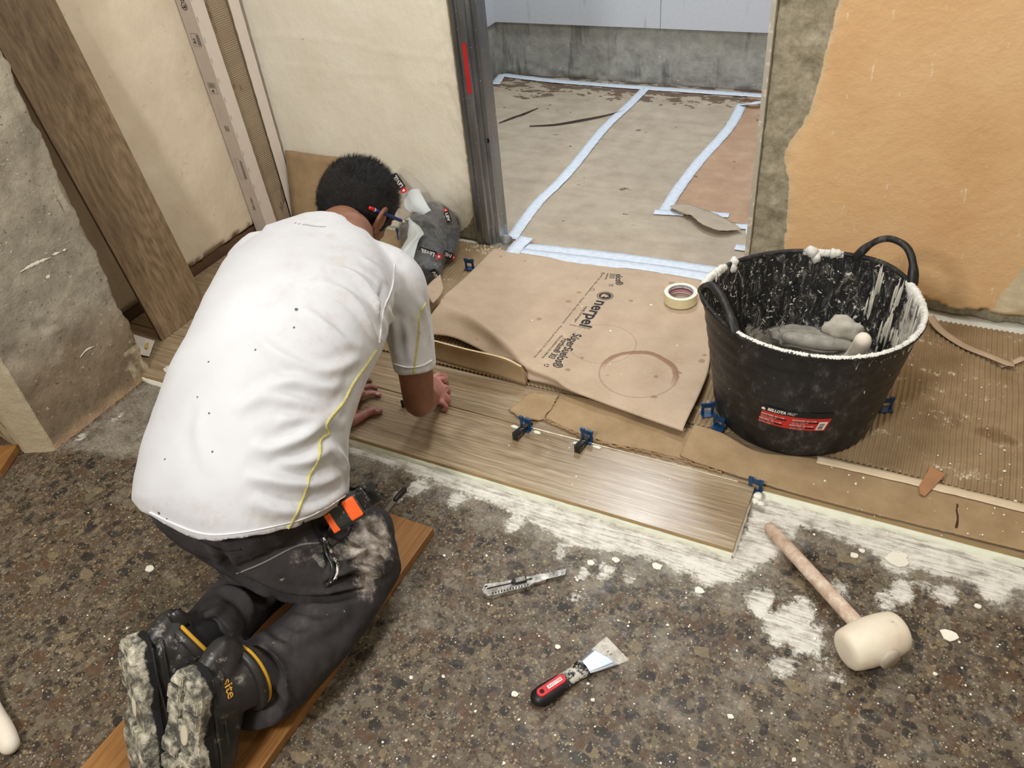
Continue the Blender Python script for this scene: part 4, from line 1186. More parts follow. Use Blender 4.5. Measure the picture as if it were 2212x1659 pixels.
    # two moulded handles
    for hi, (ah, half, rise, lean) in enumerate(((AH[0], 0.35, 0.056, 0.010), (AH[1], 0.40, 0.040, -0.012))):
        pts = []; rad = []
        for s_ in np.linspace(-1, 1, 15):
            a = ah + s_ * half
            x, y = pt(a, 1.0, 0.002)
            f = max(0.0, 1 - abs(s_) ** 2.6)
            nx, ny = math.cos(a), math.sin(a)
            pts.append((x + nx * lean * f, y + ny * lean * f, rim(a) + rise * f)); rad.append(0.0085 + 0.003 * (abs(s_) > 0.8))
        tube('handle', pts, rad, k.m, t, seg=10, n=44, flat=0.85, local=True)
        # webs joining the handle to the rim
        for sgn in (-1, 1):
            vs = []
            for q in range(8):
                s_ = sgn * (1.12 - 0.30 * q / 7); a = ah + s_ * half
                x, y = pt(a, 1.0, 0.002); f = max(0.0, 1 - min(1, abs(s_)) ** 2.6)
                nx, ny = math.cos(a), math.sin(a)
                vs += [(x, y, rim(a) - 0.004), (x + nx * lean * f, y + ny * lean * f, rim(a) + rise * f + 0.003)]
            w_ = mk('handle_web', vs, grid_faces(8, 2), k.m, t, True, True)
            md = w_.modifiers.new('s', 'SOLIDIFY'); md.thickness = 0.007; md.offset = 0
    # adhesive on the rim: many small lumps joined into one part
    WH = simple('bucket_adhesive', c(222, 221, 214), 0.85, var=0.14, scale=90, bump=0.9, bscale=120)
    bm = bmesh.new()
    rr = random.Random(3)
    def lump(x, y, z, rx, ry, rz, seed):
        b = bmesh.ops.create_icosphere(bm, subdivisions=2, radius=1)
        for v in b['verts']:
            f = 1 + 0.4 * mn.noise(v.co * 1.5 + Vector((seed, 0, 0)))
            v.co = Vector((x + v.co.x * rx * f, y + v.co.y * ry * f, z + v.co.z * rz * f))
    def crust_band(a0, a1, wi, wo, h, sd):
        n_ = int((a1 - a0) / 0.008); rows = []
        for i in range(n_):
            a = a0 + (a1 - a0) * i / (n_ - 1); en = min(1, i / 6, (n_ - 1 - i) / 6)
            f = (0.15 + 1.5 * abs(mn.noise(Vector((a * 46, sd, 0))))) * en; g_ = (0.1 + 1.9 * abs(mn.noise(Vector((a * 34, sd, 5))))) * en
            x, y = pt(a, 1.0, 0.002 + 0.004 * math.sin(3 * a + 3)); nx_, ny_ = math.cos(a), math.sin(a); z0__ = rim(a)
            sec_ = [(.0030 + wo * f, .0030), (.0022 + wo * f, .0050 + h * .3 * f), (.000, .0058 + h * .6 * f), (-.004, .0052 + h * g_), (-.0072 - wi * .25 * g_, .001), (-.0072 - wi * .3 * g_, -.006 - wi * g_), (-.004, -.008 - wi * 1.3 * g_)]
            for (r_, z__) in sec_:
                j_ = .0012 * mn.noise(Vector((a * 90, r_ * 300, z__ * 300 + sd)))
                rows.append((x + nx_ * (r_ + j_), y + ny_ * (r_ + j_), z0__ + z__ + j_))
        b0 = [bm.verts.new(p) for p in rows]
        for f_ in grid_faces(n_, 7): bm.faces.new([b0[i] for i in f_])
    crust_band(-1.30, 0.62, .014, .002, .0035, 1); crust_band(-2.10, -1.25, .006, .0015, .0025, 2); crust_band(2.72, 3.45, .010, .005, .005, 3); crust_band(1.40, 1.80, .003, .003, .004, 4)
    for a, s_, dz in ((1.72, .013, .004), (1.66, .011, -.012), (1.50, .010, .004), (1.45, .007, .006), (2.62, .012, -.01), (2.6, .010, .003), (2.9, .009, -.004)):
        x, y = pt(a, 1.0, -0.004); lump(x, y, rim(a) + dz, s_, s_, s_ * 1.2, int(a * 100))
    o = bm_link('adhesive_on_rim', bm, WH, t, True, True); o['kind'] = 'stuff'
    # streaks on the inner wall at the right and back
    bm = bmesh.new()
    for q in range(46):
        a = rr.choice([rr.gauss(0.62, 0.06), rr.gauss(0.35, 0.08), rr.gauss(0.05, 0.12), rr.gauss(-0.4, 0.3), rr.gauss(0.95, 0.03)])
        z_ = rr.uniform(0.35, 0.92); x, y = pt(a, z_, -0.006)
        lump(x, y, z_ * Hh, 0.003, rr.uniform(.004, .010), rr.uniform(.02, .05), q + 300)
    for q in range(30):
        a = rr.uniform(0, 6.28); f = rr.uniform(0, 0.9); lump(0.13 * f * math.cos(a), 0.13 * f * math.sin(a), 0.035, rr.uniform(.012, .03), rr.uniform(.012, .03), .012, q + 500)
    o = bm_link('adhesive_inside', bm, simple('grey_adhesive', c(196, 192, 180), 0.9, var=0.12, bump=0.9, bscale=70), t, True, True); o['kind'] = 'stuff'
    # label
    def lab(v):   # v.x along the label (m), v.y up
        a = LA + v[0] / 0.188; z_ = (0.092 + v[1] - 0.02 * v[0]) / Hh
        # outline slants with the photographed sticker
        x, y = pt(a, max(z_, 0.01), 0.0022 + 0.004 * math.sin(3 * a + 1 + z_ * 2) * z_ + v[2])
        return wmat(t) @ Vector((x, y, z_ * Hh))
    LA = math.radians(-83)
    def lab_poly(pts, mat, lift, nx=24):
        xs = np.linspace(0, 1, nx)
        (x0_, y0_), (x1_, y1_), (x2_, y2_), (x3_, y3_) = pts
        vs = []
        for u in xs:
            b_ = (x0_ + (x1_ - x0_) * u, y0_ + (y1_ - y0_) * u); t_ = (x3_ + (x2_ - x3_) * u, y3_ + (y2_ - y3_) * u)
            for w2 in (0, 0.5, 1): vs.append((b_[0] * (1 - w2) + t_[0] * w2, b_[1] * (1 - w2) + t_[1] * w2, lift))
        me = bpy.data.meshes.new('label'); me.from_pydata(vs, [], grid_faces(nx, 3)); return me
    sh_ = 0.22
    RD = simple('label_red', c(198, 44, 38), 0.4, var=0.03); BK = simple('label_black', c(14, 14, 16), 0.35); WT = simple('label_white', c(240, 236, 232), 0.5, var=0.02)
    L_, Ht = 0.136, 0.036
    q = lambda x0_, x1_, y0_, y1_: [(x0_ + y0_ * sh_, y0_), (x1_ + y0_ * sh_, y0_), (x1_ + y1_ * sh_, y1_), (x0_ + y1_ * sh_, y1_)]
    lbl = decal('label', lab_poly(q(-L_ / 2, L_ / 2, 0, Ht), RD, 0), None, RD, t, warp=lab)
    lbl['label'] = 'red and black printed label'
    decal('label_band', lab_poly(q(-L_ / 2, L_ / 2, Ht, Ht + 0.016), BK, 0), None, BK, lbl, warp=lab)
    def ltext(txt, x, y, size, mat, wid, bold=0.0, shear=0.3):
        me = text_mesh(txt, size, bold, shear=shear)
        w_ = max(v.co.x for v in me.vertices); 
        for v in me.vertices: v.co = Vector((x + v.co.x * wid / w_ + (y + v.co.y) * sh_ * 0, y + v.co.y, 0.0006))
        decal('label_text', me, None, mat, lbl, warp=lab)
    ltext('BELLOTA', -0.050, Ht + 0.004, 0.0110, WT, 0.036, 0.0005)
    ltext('PRO°', -0.012, Ht + 0.004, 0.0110, WT, 0.019)
    decal('label_emblem', poly_mesh([(-0.062, Ht + .003), (-0.054, Ht + .003), (-0.0545, Ht + .008), (-0.058, Ht + .011), (-0.0615, Ht + .008)]), None, WT, lbl, warp=lambda v: lab((v[0], v[1], .0006)))
    for (x, y, tx) in ((-.062, .0255, 'CAPAZO NEGRO - 42 L / 11 GAL'), (-.066, .010, 'CABE PRETO - 42 L / 11 GAL'), (.000, .0255, 'BLACK BUCKET - 42 L / 11 GAL'), (-.004, .010, 'BLACK HOOP - 42 L / 11 GAL')):
        ltext(tx, x, y + 0.001, 0.0052, WT, 0.047, 0.0001)
        decal('label_bar', lab_poly(q(x - .001, x + .046, y - .0045, y - .0008), BK, 0.0005, 10), None, BK, lbl, warp=lab)
        ltext('CAUCHO · BORRACHA', x + .001, y - .0038, 0.0028, WT, 0.030)
        ltext('NON TOXIC · LAVABLE', x, y - .0082, 0.0026, WT, 0.026)
    decal('barcode_panel', lab_poly(q(.047, .064, .003, .027), WT, 0.0005, 6), None, WT, lbl, warp=lab)
    for i, (w0, w1) in enumerate(((.0055, .0075), (.0085, .0092), (.0102, .0125), (.0135, .014), (.0152, .0166), (.0176, .0182), (.0195, .0215))):
        decal('barcode_bar', lab_poly(q(.0495, .060, w0, w1), BK, 0.0009, 5), None, BK, lbl, warp=lab)
    return t
bucket()
# handle of a tool standing in the bucket, lump of adhesive and grey trowel lying in it
WHA = simple('caked_handle', c(232, 222, 206), 0.75, var=0.07, bump=0.6, bscale=60)
hp = [Vector((-0.10, 1.53, 0.06)), G(1835, 775, .17), G(1858, 748, .255), G(1864, 735, .285)]
o = tube('tool_handle', hp, [.012, .015, .018, .017], WHA, seg=14, n=20, flat=1.0); tag(o, 'rounded adhesive caked tool handle standing in the bucket', 'tool')
GT = simple('dusty_grey', c(156, 152, 142), 0.95, var=0.3, scale=45, bump=1.0, bscale=70)
tr = empty('plastering_trowel', (-0.16, 1.55, 0.06), 'dusty grey trowel lying inside the bucket', 'trowel')
blade = blob('blade', G(1745, 728, .125), (0.085, 0.050, 0.012), GT, tr, seed=9, n=4, rough=0.35)
_c = get_co_early(blade.data); blade.data.vertices.foreach_set('co', (_c + 0.006 * fr(_c[:, 0] * 60, _c[:, 1] * 60, _c[:, 2] * 60, 4)[:, None] * np.array([[.3, .3, 1]])).astype(np.float32).ravel())
tube('handle', [G(1700, 728, .15), G(1765, 738, .155), G(1830, 745, .15)], [.014, .018, .014], GT, tr)
obox('tang', (0.02, 0.012, 0.04), Matrix.Translation(G(1762, 742, .135)), GT, tr, 0.001)
o = blob('adhesive_lump', Vector((-0.075, 1.665, 0.185)), (.040, .018, .030), simple('sponge_lump', c(190, 184, 170), 0.9, bump=0.9), None, seed=4, n=3, rough=0.5); tag(o, 'wavy lump of drying adhesive stuck inside the bucket', 'adhesive')

# ---- mallet
def mallet():
    a = G(1664, 1142, .014); d = (G(1885, 1382, .045) - G(1700, 1180, .016)); d.normalize()
    hc = G(1885, 1384, .044)
    t = empty('rubber_mallet', (hc.x, hc.y, 0), 'white rubber mallet with a whitened wooden handle, lying on the terrazzo', 'mallet')
    k = M('stained_handle', 0.75, 0.3)
    n_ = k.noise(30, 6, 0.7)
    k.color(k.ramp(n_, [(0.3, c(168, 136, 116)), (0.5, c(200, 178, 158)), (0.68, c(232, 222, 204))])); k.bump(n_, 0.5, 0.001)
    q = a.copy()
    end = hc + (hc - a).normalized() * 0.03
    tube('handle', [a, a.lerp(hc, .12), a.lerp(hc, .5), a.lerp(hc, .9), hc], [.0125, .0135, .0135, .0138, .0135], k.m, t, seg=16, n=30)
    hd = (hc - a).normalized()
    ax = Vector((0, 0, 1)).cross(hd).normalized(); ax = -ax if ax.x < 0 else ax
    g1_, g2_ = G(1822, 1404, .044), G(1952, 1368, .044)
    kk = M('white_rubber', 0.5, 0.4)
    m_ = kk.noise(9, 5, 0.6)
    col = kk.ramp(m_, [(0.35, c(232, 226, 204)), (0.55, c(226, 212, 192)), (0.75, c(206, 182, 158))])
    col = kk.mix(kk.math('MULTIPLY', kk.step(kk.noise(80, 4, 0.7), 0.66, 0.7), 0.6), col, c(140, 142, 120))
    kk.color(col); kk.bump(kk.noise(70, 4), 0.3, 0.001)
    rings = []
    L = 0.116
    for s_ in (-1, -.985, -.93, -.86, -.7, -.4, 0, .4, .7, .86, .93, .985, 1):
        r = 0.0415 * (1 - 0.20 * s_ * s_)
        if abs(s_) > 0.85: r *= math.sqrt(max(0.02, 1 - ((abs(s_) - 0.85) / 0.15) ** 2)) * 0.5 + 0.5
        c_ = hc + ax * (s_ * L / 2)
        u = ax.cross(hd).normalized(); v = hd
        rings.append([tuple(c_ + u * math.cos(b) * r * 0.98 + v * math.sin(b) * r) for b in np.linspace(0, 2 * PI, 40, endpoint=False)])
    loft('head', rings, kk.m, t)
    # visible end of the handle on the far face of the head
    e0 = hc + hd * 0.034; e1 = hc + hd * 0.0455
    tube('handle_end', [e0, e0.lerp(e1, .5), e1], [.0195, .0195, .0185], simple('handle_end_grey', c(186, 176, 160), 0.8, bump=0.6), t, seg=24, n=6, round_end=False)
mallet()

# ---- utility knife
def knife():
    a, b = G(1044, 1284, 0), G(1228, 1244, 0)
    fm = frame(a, b - a); L = (b - a).length
    t = empty('utility_knife', a, 'worn metal snap-off utility knife with its blade out', 'knife')
    met = M('knife_metal', 0.35, 0.5, 0.75)
    n_ = met.noise(60, 6, 0.7)
    met.color(met.ramp(n_, [(0.35, c(110, 106, 100)), (0.55, c(190, 188, 182)), (0.72, c(232, 228, 216))]))
    dk = simple('knife_dark', c(30, 28, 28), 0.5)
    # body outline (local x along, y across)
    def ext(name, pts, z0, z1, mat, bev=0.0008, parent=t):
        bm = bmesh.new()
        vs = [bm.verts.new((x, y, z0)) for x, y in pts]; f = bm.faces.new(vs)
        r = bmesh.ops.extrude_face_region(bm, geom=[f])
        for v in r['geom']:
            if isinstance(v, bmesh.types.BMVert): v.co.z = z1
        bmesh.ops.recalc_face_normals(bm, faces=bm.faces)
        if bev: bmesh.ops.bevel(bm, geom=list(bm.edges), offset=bev, segments=2, affect='EDGES')
        bm.transform(fm)
        return bm_link(name, bm, mat, parent)
    s = L / 0.172
    S_ = lambda pts: [(x * s, y * s) for x, y in pts]
    ext('body', S_([(0, .002), (0, -.006), (.006, -.0125), (.014, -.015), (.092, -.0125), (.098, -.009), (.126, -.006), (.127, .010), (.098, .011), (.03, .012), (.012, .015), (.004, .012)]), 0.0012, 0.012, met.m, 0.001)
    ext('grip', S_([(.012, -.0165), (.092, -.0135), (.096, -.0105), (.092, -.007), (.012, -.0095)]), 0.001, 0.0135, met.m)
    for i in range(13):
        x = .017 + i * .0058
        ext('grip_notch', S_([(x, -.0148 + .0002 * i), (x + .0028, -.0138 + .0002 * i), (x + .0028, -.0098 + .0001 * i), (x, -.0108 + .0001 * i)]), 0.0136, 0.0142, dk, 0)
    ext('blade_channel', S_([(.008, .0005), (.100, .0015), (.100, .0045), (.010, .0040)]), 0.0121, 0.0124, dk, 0)
    ext('blade', S_([(.10, -.004), (.164, -.0035), (.172, .0105), (.10, .009)]), 0.0095, 0.0104, met.m, 0)
    for i in range(5):
        x = .131 + i * .0085
        ext('snap_line', S_([(x, -.0035), (x + .0005, -.0035), (x + .0065, .009), (x + .006, .009)]), 0.0105, 0.0107, dk, 0)
    sl = ext('slider', S_([(.060, -.001), (.066, -.004), (.088, -.003), (.089, .009), (.063, .009), (.058, .005)]), 0.0122, 0.0175, dk)
    for i in range(9):
        x = .067 + i * .0022
        ext('slider_ridge', S_([(x, -.0025), (x + .0012, -.0025), (x + .0012, .008), (x, .008)]), 0.0176, 0.0188, met.m, 0, sl)
    ext('hanging_hole', S_([(.005, .0065), (.011, .0065), (.011, .0095), (.005, .0095)]), 0.0121, 0.0125, dk, 0)
    ext('rivet', S_([(.095, .001), (.099, .001), (.099, .005), (.095, .005)]), 0.0121, 0.0126, dk, 0)
knife()

# ---- scraper
def scraper():
    a, b = G(1150, 1520, .01), G(1352, 1385, .004)
    t = empty('putty_scraper', (a.x, a.y, 0), 'steel scraper with a black and red handle, blade half covered in adhesive', 'scraper')
    fm = frame(Vector((a.x, a.y, 0)), (b - a)); L = (b - a).length
    W = 1.0
    blk = M('scraper_handle', 0.45, 0.4)
    blk.color(blk.mix(blk.math('MULTIPLY', blk.step(blk.noise(45, 6, 0.75, vec=blk.map(scale=(1, 1, 1))), 0.48, 0.56), blk.step(blk.attr('dirt'), 0.3, 0.7)), c(22, 22, 24), c(196, 192, 182)))
    red = simple('scraper_red', c(196, 40, 48), 0.4)
    hl = L * 0.54
    rings = []; prof = [(0.0, .004), (.02, .010), (.08, .0165), (.25, .0185), (.5, .0165), (.72, .0140), (.86, .0150), (.95, .0175), (1.0, .0165)]
    dirt = []
    for x, r in prof:
        for j in range(20): dirt.append(x)
        rings.append([tuple(fm @ Vector((x * hl, r * math.cos(b_), 0.0145 + (0.7 * r) * math.sin(b_)))) for b_ in np.linspace(0, 2 * PI, 20, endpoint=False)])
    h = loft('handle', rings, blk.m, t); attr(h, 'dirt', np.clip([(d - 0.4) / 0.4 for d in dirt], 0, 1))
    # red inlay with hanging hole
    def slab(name, pts, z0, z1, mat, parent, curve=True, bev=0.0006):
        bm = bmesh.new(); vs = [bm.verts.new((x, y, z0)) for x, y in pts]; f = bm.faces.new(vs)
        r = bmesh.ops.extrude_face_region(bm, geom=[f])
        for v in r['geom']:
            if isinstance(v, bmesh.types.BMVert): v.co.z = z1
        bmesh.ops.recalc_face_normals(bm, faces=bm.faces)
        if bev: bmesh.ops.bevel(bm, geom=list(bm.edges), offset=bev, segments=1, affect='EDGES')
        bm.transform(fm); return bm_link(name, bm, mat, parent)
    ov = []
    for q in range(24):
        b_ = 2 * PI * q / 24; cx_ = .020 if math.cos(b_) < 0 else .062
        ov.append((cx_ + 0.0085 * math.cos(b_), 0.0088 * math.sin(b_)))
    slab('inlay', ov, 0.020, 0.0278, red, t)
    slab('hanging_hole', [(.021 + .0042 * math.cos(x), .0042 * math.sin(x)) for x in np.linspace(0, 2 * PI, 16, endpoint=False)], 0.0276, 0.0281, simple('hole_dark', c(60, 8, 12), 0.8), t, bev=0)
    st = slab('sticker', [(.033, -.0035), (.063, -.0035), (.063, .0035), (.033, .0035)], 0.0277, 0.0282, simple('sticker_white', c(232, 224, 220), 0.5), t, bev=0)
    me = text_mesh('BELLOTA', 0.0060, 0.0001)
    w_ = max(v.co.x for v in me.vertices)
    decal('sticker_text', me, fm @ Matrix.Translation((.0618, .0024, .0284)) @ Matrix.Rotation(PI, 4, 'Z') @ Matrix.Scale(.027 / w_, 4, (1, 0, 0)), red, st)
    bl = M('scraper_steel', 0.32, 0.5, 0.8)
    cov = bl.step(bl.math('ADD', bl.attr('cake'), bl.math('MULTIPLY', bl.math('SUBTRACT', bl.noise(30, 5, 0.6), 0.5), 0.25)), 0.48, 0.52)
    mot = bl.ramp(bl.noise(45, 6, 0.7), [(0.35, c(160, 156, 148)), (0.55, c(206, 202, 192)), (0.7, c(226, 222, 212))])
    bl.color(bl.mix(cov, c(168, 176, 188), mot)); bl.set('Metallic', bl.math('MULTIPLY', bl.math('SUBTRACT', 1.0, cov), 0.7)); bl.set('Roughness', bl.mix(cov, (0.3, 0.3, 0.3, 1), (0.85, 0.85, 0.85, 1)))
    nx = 24; vs = []; cake = []
    for i in range(nx):
        u = i / (nx - 1); x = hl * 0.96 + u * (L - hl * 0.96)
        hw = 0.013 + (0.0310 - 0.013) * min(1, (u / 0.75)) ** 0.8
        for j in range(7):
            vj = -1 + 2 * j / 6
            xx = x + (0.001 * (-vj) * u)
            vs.append(tuple(fm @ Vector((xx, hw * vj, 0.0135 - 0.0115 * u)))); cake.append(u + 0.08 * vj)
    o = mk('blade', vs, grid_faces(nx, 7), bl.m, t, True); attr(o, 'cake', cake)
    md = o.modifiers.new('s', 'SOLIDIFY'); md.thickness = 0.0012
    dkm = simple('blade_print', c(120, 112, 108), 0.8)
    for i, (x, y, w2) in enumerate(((.80, .004, .010), (.80, -.004, .012), (.86, .001, .006), (.87, -.006, .005))):
        obox('print_mark', (w2, .002, .0004), fm @ Matrix.Translation((x * L, y, .0078 - (x - .8) * .03)), dkm, o)
scraper()

# ---- board under the knees
k = woodtile('oak_veneer', c(112, 76, 38), c(146, 102, 56), c(168, 122, 72), [], 0.35, 'Y')
obm = k.m
bd = obox('wooden_board', (0.290, 0.90, 0.020), Matrix.Translation((-0.9, 0.449, 0.0102)), obm, None, 0.0015)
tag(bd, 'orange-brown oak veneered board under the kneeling man', 'board')

# ---- leaning tile plank, second one behind it
def lean(y0_, y1_, xb, label, th, mat, zt_=1.19, xt=WL + 0.012):
    vs = []; n = 2
    d = Vector((xt - xb, 0, zt_ - 0.021)).normalized(); nn = Vector((d.z, 0, -d.x))
    bm = bmesh.new()
    b0 = Vector((xb, 0, 0.0215))
    L = 1.195
    cs = []
    for s_ in (0, 1):
        for y in (y0_, y1_):
            for o_ in (0, -th):
                cs.append(bm.verts.new(b0 + d * L * s_ + nn * o_ + Vector((0, y, 0))))
    for q in ((0, 1, 3, 2), (4, 6, 7, 5), (0, 4, 5, 1), (2, 3, 7, 6), (0, 2, 6, 4), (1, 5, 7, 3)): bm.faces.new([cs[i] for i in q])
    bmesh.ops.recalc_face_normals(bm, faces=bm.faces)
    for f in bm.faces: f.material_index = 0 if abs(f.normal.dot(nn)) > 0.7 else 1
    o = bm_link('leaning_floor_tile', bm, mat); o.data.materials.append(simple('plank_side', c(96, 80, 62), 0.7)); return tag(o, label, 'tile')
LT = woodtile('leaning_tile_wood', c(94, 76, 56), c(130, 108, 82), c(158, 136, 108), [(1.325, 0.20, 0.035), (1.365, 0.27, 0.025), (1.40, 0.50, 0.12)], 0.32, 'Z').m
lean(1.222, 1.418, -1.885, 'tall brown wood look floor tile leaning on the cream wall', 0.0095, LT)

# ---- opened long carton standing in the corner
def carton():
    x0_, x1_ = -2.055, -2.018; y0_, y1_ = 1.815, 2.03
    t = empty('tile_carton', (-2.035, 1.93, 0.02), 'tall narrow opened white carton with brown corrugated inside, in the corner', 'box')
    WC = simple('white_card', c(220, 210, 200), 0.7, var=0.03)
    GC = simple('shaded_white_card', c(186, 174, 162), 0.7, var=0.05)  # same white card, greyed to paint in the shade on its side faces
    Ht = 1.25; zb_ = 0.022
    tlt = lambda z: 0.045 * (1 - z / Ht)     # the foot stands a little off the wall corner along y
    def panel(name, pts, mat, wav=0.0, n=60, parent=t):
        """pts: cross-section polyline (x, y) swept up; wav roughens the first/last column"""
        vs = []
        for i in range(n):
            z = zb_ + (Ht - zb_) * i / (n - 1)
            for j, (x, y) in enumerate(pts):
                e = wav * mn.noise(Vector((z * 40, j, 3))) if j in (0, len(pts) - 1) else 0
                vs.append((x + 0.0, y + tlt(z) * (1 if y < 1.95 else 0.35) + e, z))
        o = mk(name, vs, grid_faces(n, len(pts)), mat, parent)
        md = o.modifiers.new('s', 'SOLIDIFY'); md.thickness = 0.002; md.offset = 0
        return o
    # side panel facing the viewer, front flange, corrugated inner face, right flange
    sp = panel('side_panel', [(x0_ - 0.01, y0_ + 0.002), (x1_ + 0.012, y0_)], GC, 0.0)
    fl_ = panel('front_flange', [(x1_ + 0.012, y0_), (x1_ + 0.010, y0_ + 0.052)], WC, 0.0015)
    panel('rear_panel', [(x0_, y1_ - 0.04), (x0_, y0_ + 0.01)], GC)
    panel('right_flange', [(x1_ + 0.006, y1_ - 0.052), (x1_ + 0.010, y1_ - 0.012)], WC, 0.002)
    panel('right_side', [(x1_ + 0.010, y1_ - 0.012), (x0_, y1_ - 0.005)], GC)
    CR = M('corrugated', 0.85, 0.2)
    wv = CR.wave(105, 1.2, vec=CR.map(scale=(0, 0.02, 1)), dirn='Z', detail=1)
    sm_ = CR.step(CR.noise(7, 5, 0.6, vec=CR.map(scale=(1, 3, 1))), 0.60, 0.63)
    CR.color(CR.mix(CR.math('MULTIPLY', sm_, 0.9), CR.ramp(wv, [(0.2, c(96, 80, 62)), (0.6, c(164, 144, 118)), (0.9, c(206, 190, 166))]), c(126, 106, 84)))
    # real ribs across the inner face
    n = 620; vs = []
    for i in range(n):
        z = zb_ + (Ht - zb_) * i / (n - 1)
        r_ = 0.0011 * math.sin(z * 2 * PI / 0.0058 )
        for j, y in enumerate((y0_ + 0.046, y0_ + 0.08, y0_ + 0.12, y1_ - 0.057)):
            vs.append((x1_ - 0.002 + r_, y + tlt(z) * (1 if y < 1.95 else 0.5), z + 0.0012 * mn.noise(Vector((z * 30, j * 1.7, 0)))))
    o = mk('corrugated_face', vs, grid_faces(n, 4), CR.m, t, True)
    vs = []
    for i in range(2):
        z = zb_ + (Ht - zb_) * i
        for x, y in ((x1_ - 0.016, y1_ - 0.060), (x1_ - 0.016, y1_ - 0.048)): vs.append((x, y + tlt(z) * 0.4, z))
    mk('dark_gap', vs, [(0, 1, 3, 2)], simple('gap_dark', c(34, 28, 24), 0.9), t)
    # printed marks on the side panel (letters run up the carton)
    IK = simple('carton_ink', c(60, 58, 58), 0.7); IG = simple('carton_ink_grey', c(120, 114, 108), 0.7)
    xs0, xs1 = x0_ - 0.01, x1_ + 0.012
    def mark(me, x, z, rot, mat, sc=1.0, lift=0.0018):
        y = y0_ + tlt(z) - lift
        mt = Matrix.Translation((x, y, z)) @ Matrix.Rotation(PI / 2, 4, 'X') @ Matrix.Rotation(rot, 4, 'Z') @ Matrix.Scale(sc, 4)
        return decal('printed_mark', me, mt, mat, sp)
    xm = (xs0 + xs1) / 2
    zz = lambda px, py: ONY(px, py, y0_ + 0.02).z
    z1 = zz(392, 12)
    mark(ring_mesh(.0095, .0115), xm, z1, 0, IK); mark(text_mesh('k', .020, .0006), xm + .006, z1 - .006, PI / 2, IK)
    mark(text_mesh('2', .018, .0006), xm + .006, z1 + .012, PI / 2, IK)
    z2 = zz(420, 86)
    def frame_rect(cx_, z, w2, h2, mat, s2=.0008):
        for (a_, b_, c_, d_) in ((-w2, w2, -h2, -h2 + s2), (-w2, w2, h2 - s2, h2), (-w2, -w2 + s2, -h2, h2), (w2 - s2, w2, -h2, h2)):
            mark(poly_mesh([(a_, c_), (b_, c_), (b_, d_), (a_, d_)]), cx_, z, 0, mat)
    frame_rect(xm, z2, .016, .019, IK); mark(text_mesh('A+', .014, .0006), xm - .003, z2 - .012, PI / 2, IK); mark(poly_mesh([(0, -.015), (.010, -.015), (.010, .015), (0, .015)]), xm + .004, z2, 0, IG)
    z3 = zz(458, 192)
    frame_rect(xm, z3, .016, .017, IK)
    mark(poly_mesh([(-.006, 0), (.003, -.006), (.003, .006)]), xm - .002, z3 - .009, 0, IK)
    for q in range(5): mark(poly_mesh([(-.012 + q * .005, 0), (-.0095 + q * .005, 0), (-.0095 + q * .005, .014), (-.012 + q * .005, .014)]), xm, z3 + .001, 0, IG)
    z4 = zz(490, 280)
    for q in (0, 1): mark(poly_mesh([(0, -.010), (.005, -.010), (.005, .008), (0, .008)]), xm - .006 + q * .010, z4, 0, IG)
    z5 = zz(524, 370)
    frame_rect(xm - .004, z5, .010, .036, IG); mark(poly_mesh([(0, -.036), (.007, -.036), (.007, .030), (0, .030)]), xm + .008, z5, 0, IG)
    mark(text_mesh('20x120cm', .014, .0002), xm + .004, zz(556, 462), PI / 2, IK)
    for i in range(14):
        z = 0.15 + i * 0.06
        obox('flange_nick', (0.001, 0.003, 0.016), Matrix.Translation((x1_ + 0.0135, y0_ + 0.004 + tlt(z), z)), GC, fl_)
carton()
# brown cardboard leaning on the back wall behind the head
vs = []
p0, p1 = ONY(618, 338, 1.99), ONY(716, 352, 1.99)
for i in range(12):
    for j in range(10):
        t = i / 11; s_ = j / 9
        vs.append((p0.x - 0.04 + (p1.x - p0.x + 0.14) * t, 2.035 - 0.055 * (1 - s_), 0.03 + (p0.z - 0.03) * s_ + 0.004 * mn.noise(Vector((t * 5, s_ * 5, 0)))))
o = mk('cardboard_sheet', vs, grid_faces(12, 10), CB, None, True); md = o.modifiers.new('s', 'SOLIDIFY'); md.thickness = 0.003
tag(o, 'brown cardboard sheet leaning on the back wall behind the head', 'cardboard')

# ---- small scraps at the foot of the pier
def flat_poly(name, px, z, mat, label, cat, th=0.0015, Z=None):
    o = mk(name, [tuple(G(x, y, Z[i] if Z else z)) for i, (x, y) in enumerate(px)], [tuple(range(len(px)))], mat)
    if o.data.polygons[0].normal.z < 0: o.data.flip_normals()
    md = o.modifiers.new('s', 'SOLIDIFY'); md.thickness = th; md.offset = -1
    return tag(o, label, cat)
nt_ = flat_poly('paper_note', [(288, 722), (334, 736), (322, 770), (300, 765)], .04, simple('white_note', c(216, 210, 200), 0.7), 'small white card with a yellow blot at the foot of the pier', 'paper', Z=[.045, .035, .026, .03])
flat_poly('yellow_blot', [(314, 742), (321, 739), (321, 748), (317, 754), (312, 750)], .036, simple('yellow_stain', c(200, 176, 96)), None, None, 0.0005).parent = nt_
flat_poly('paper_scrap', [(352, 797), (362, 790), (384, 791), (378, 803), (356, 803)], .023, simple('white_scrap', c(222, 218, 208), 0.7), 'little white paper scrap behind the kneeling man near the pier', 'paper')
tag(tube('white_trim_rod', [G(323, 815, .006), G(345, 822, .006), G(372, 832, .006)], [.003] * 3, simple('rod_white', c(226, 222, 210), 0.6), seg=8, n=8), 'thin white rod lying along the tile edge at the pier', 'rod')
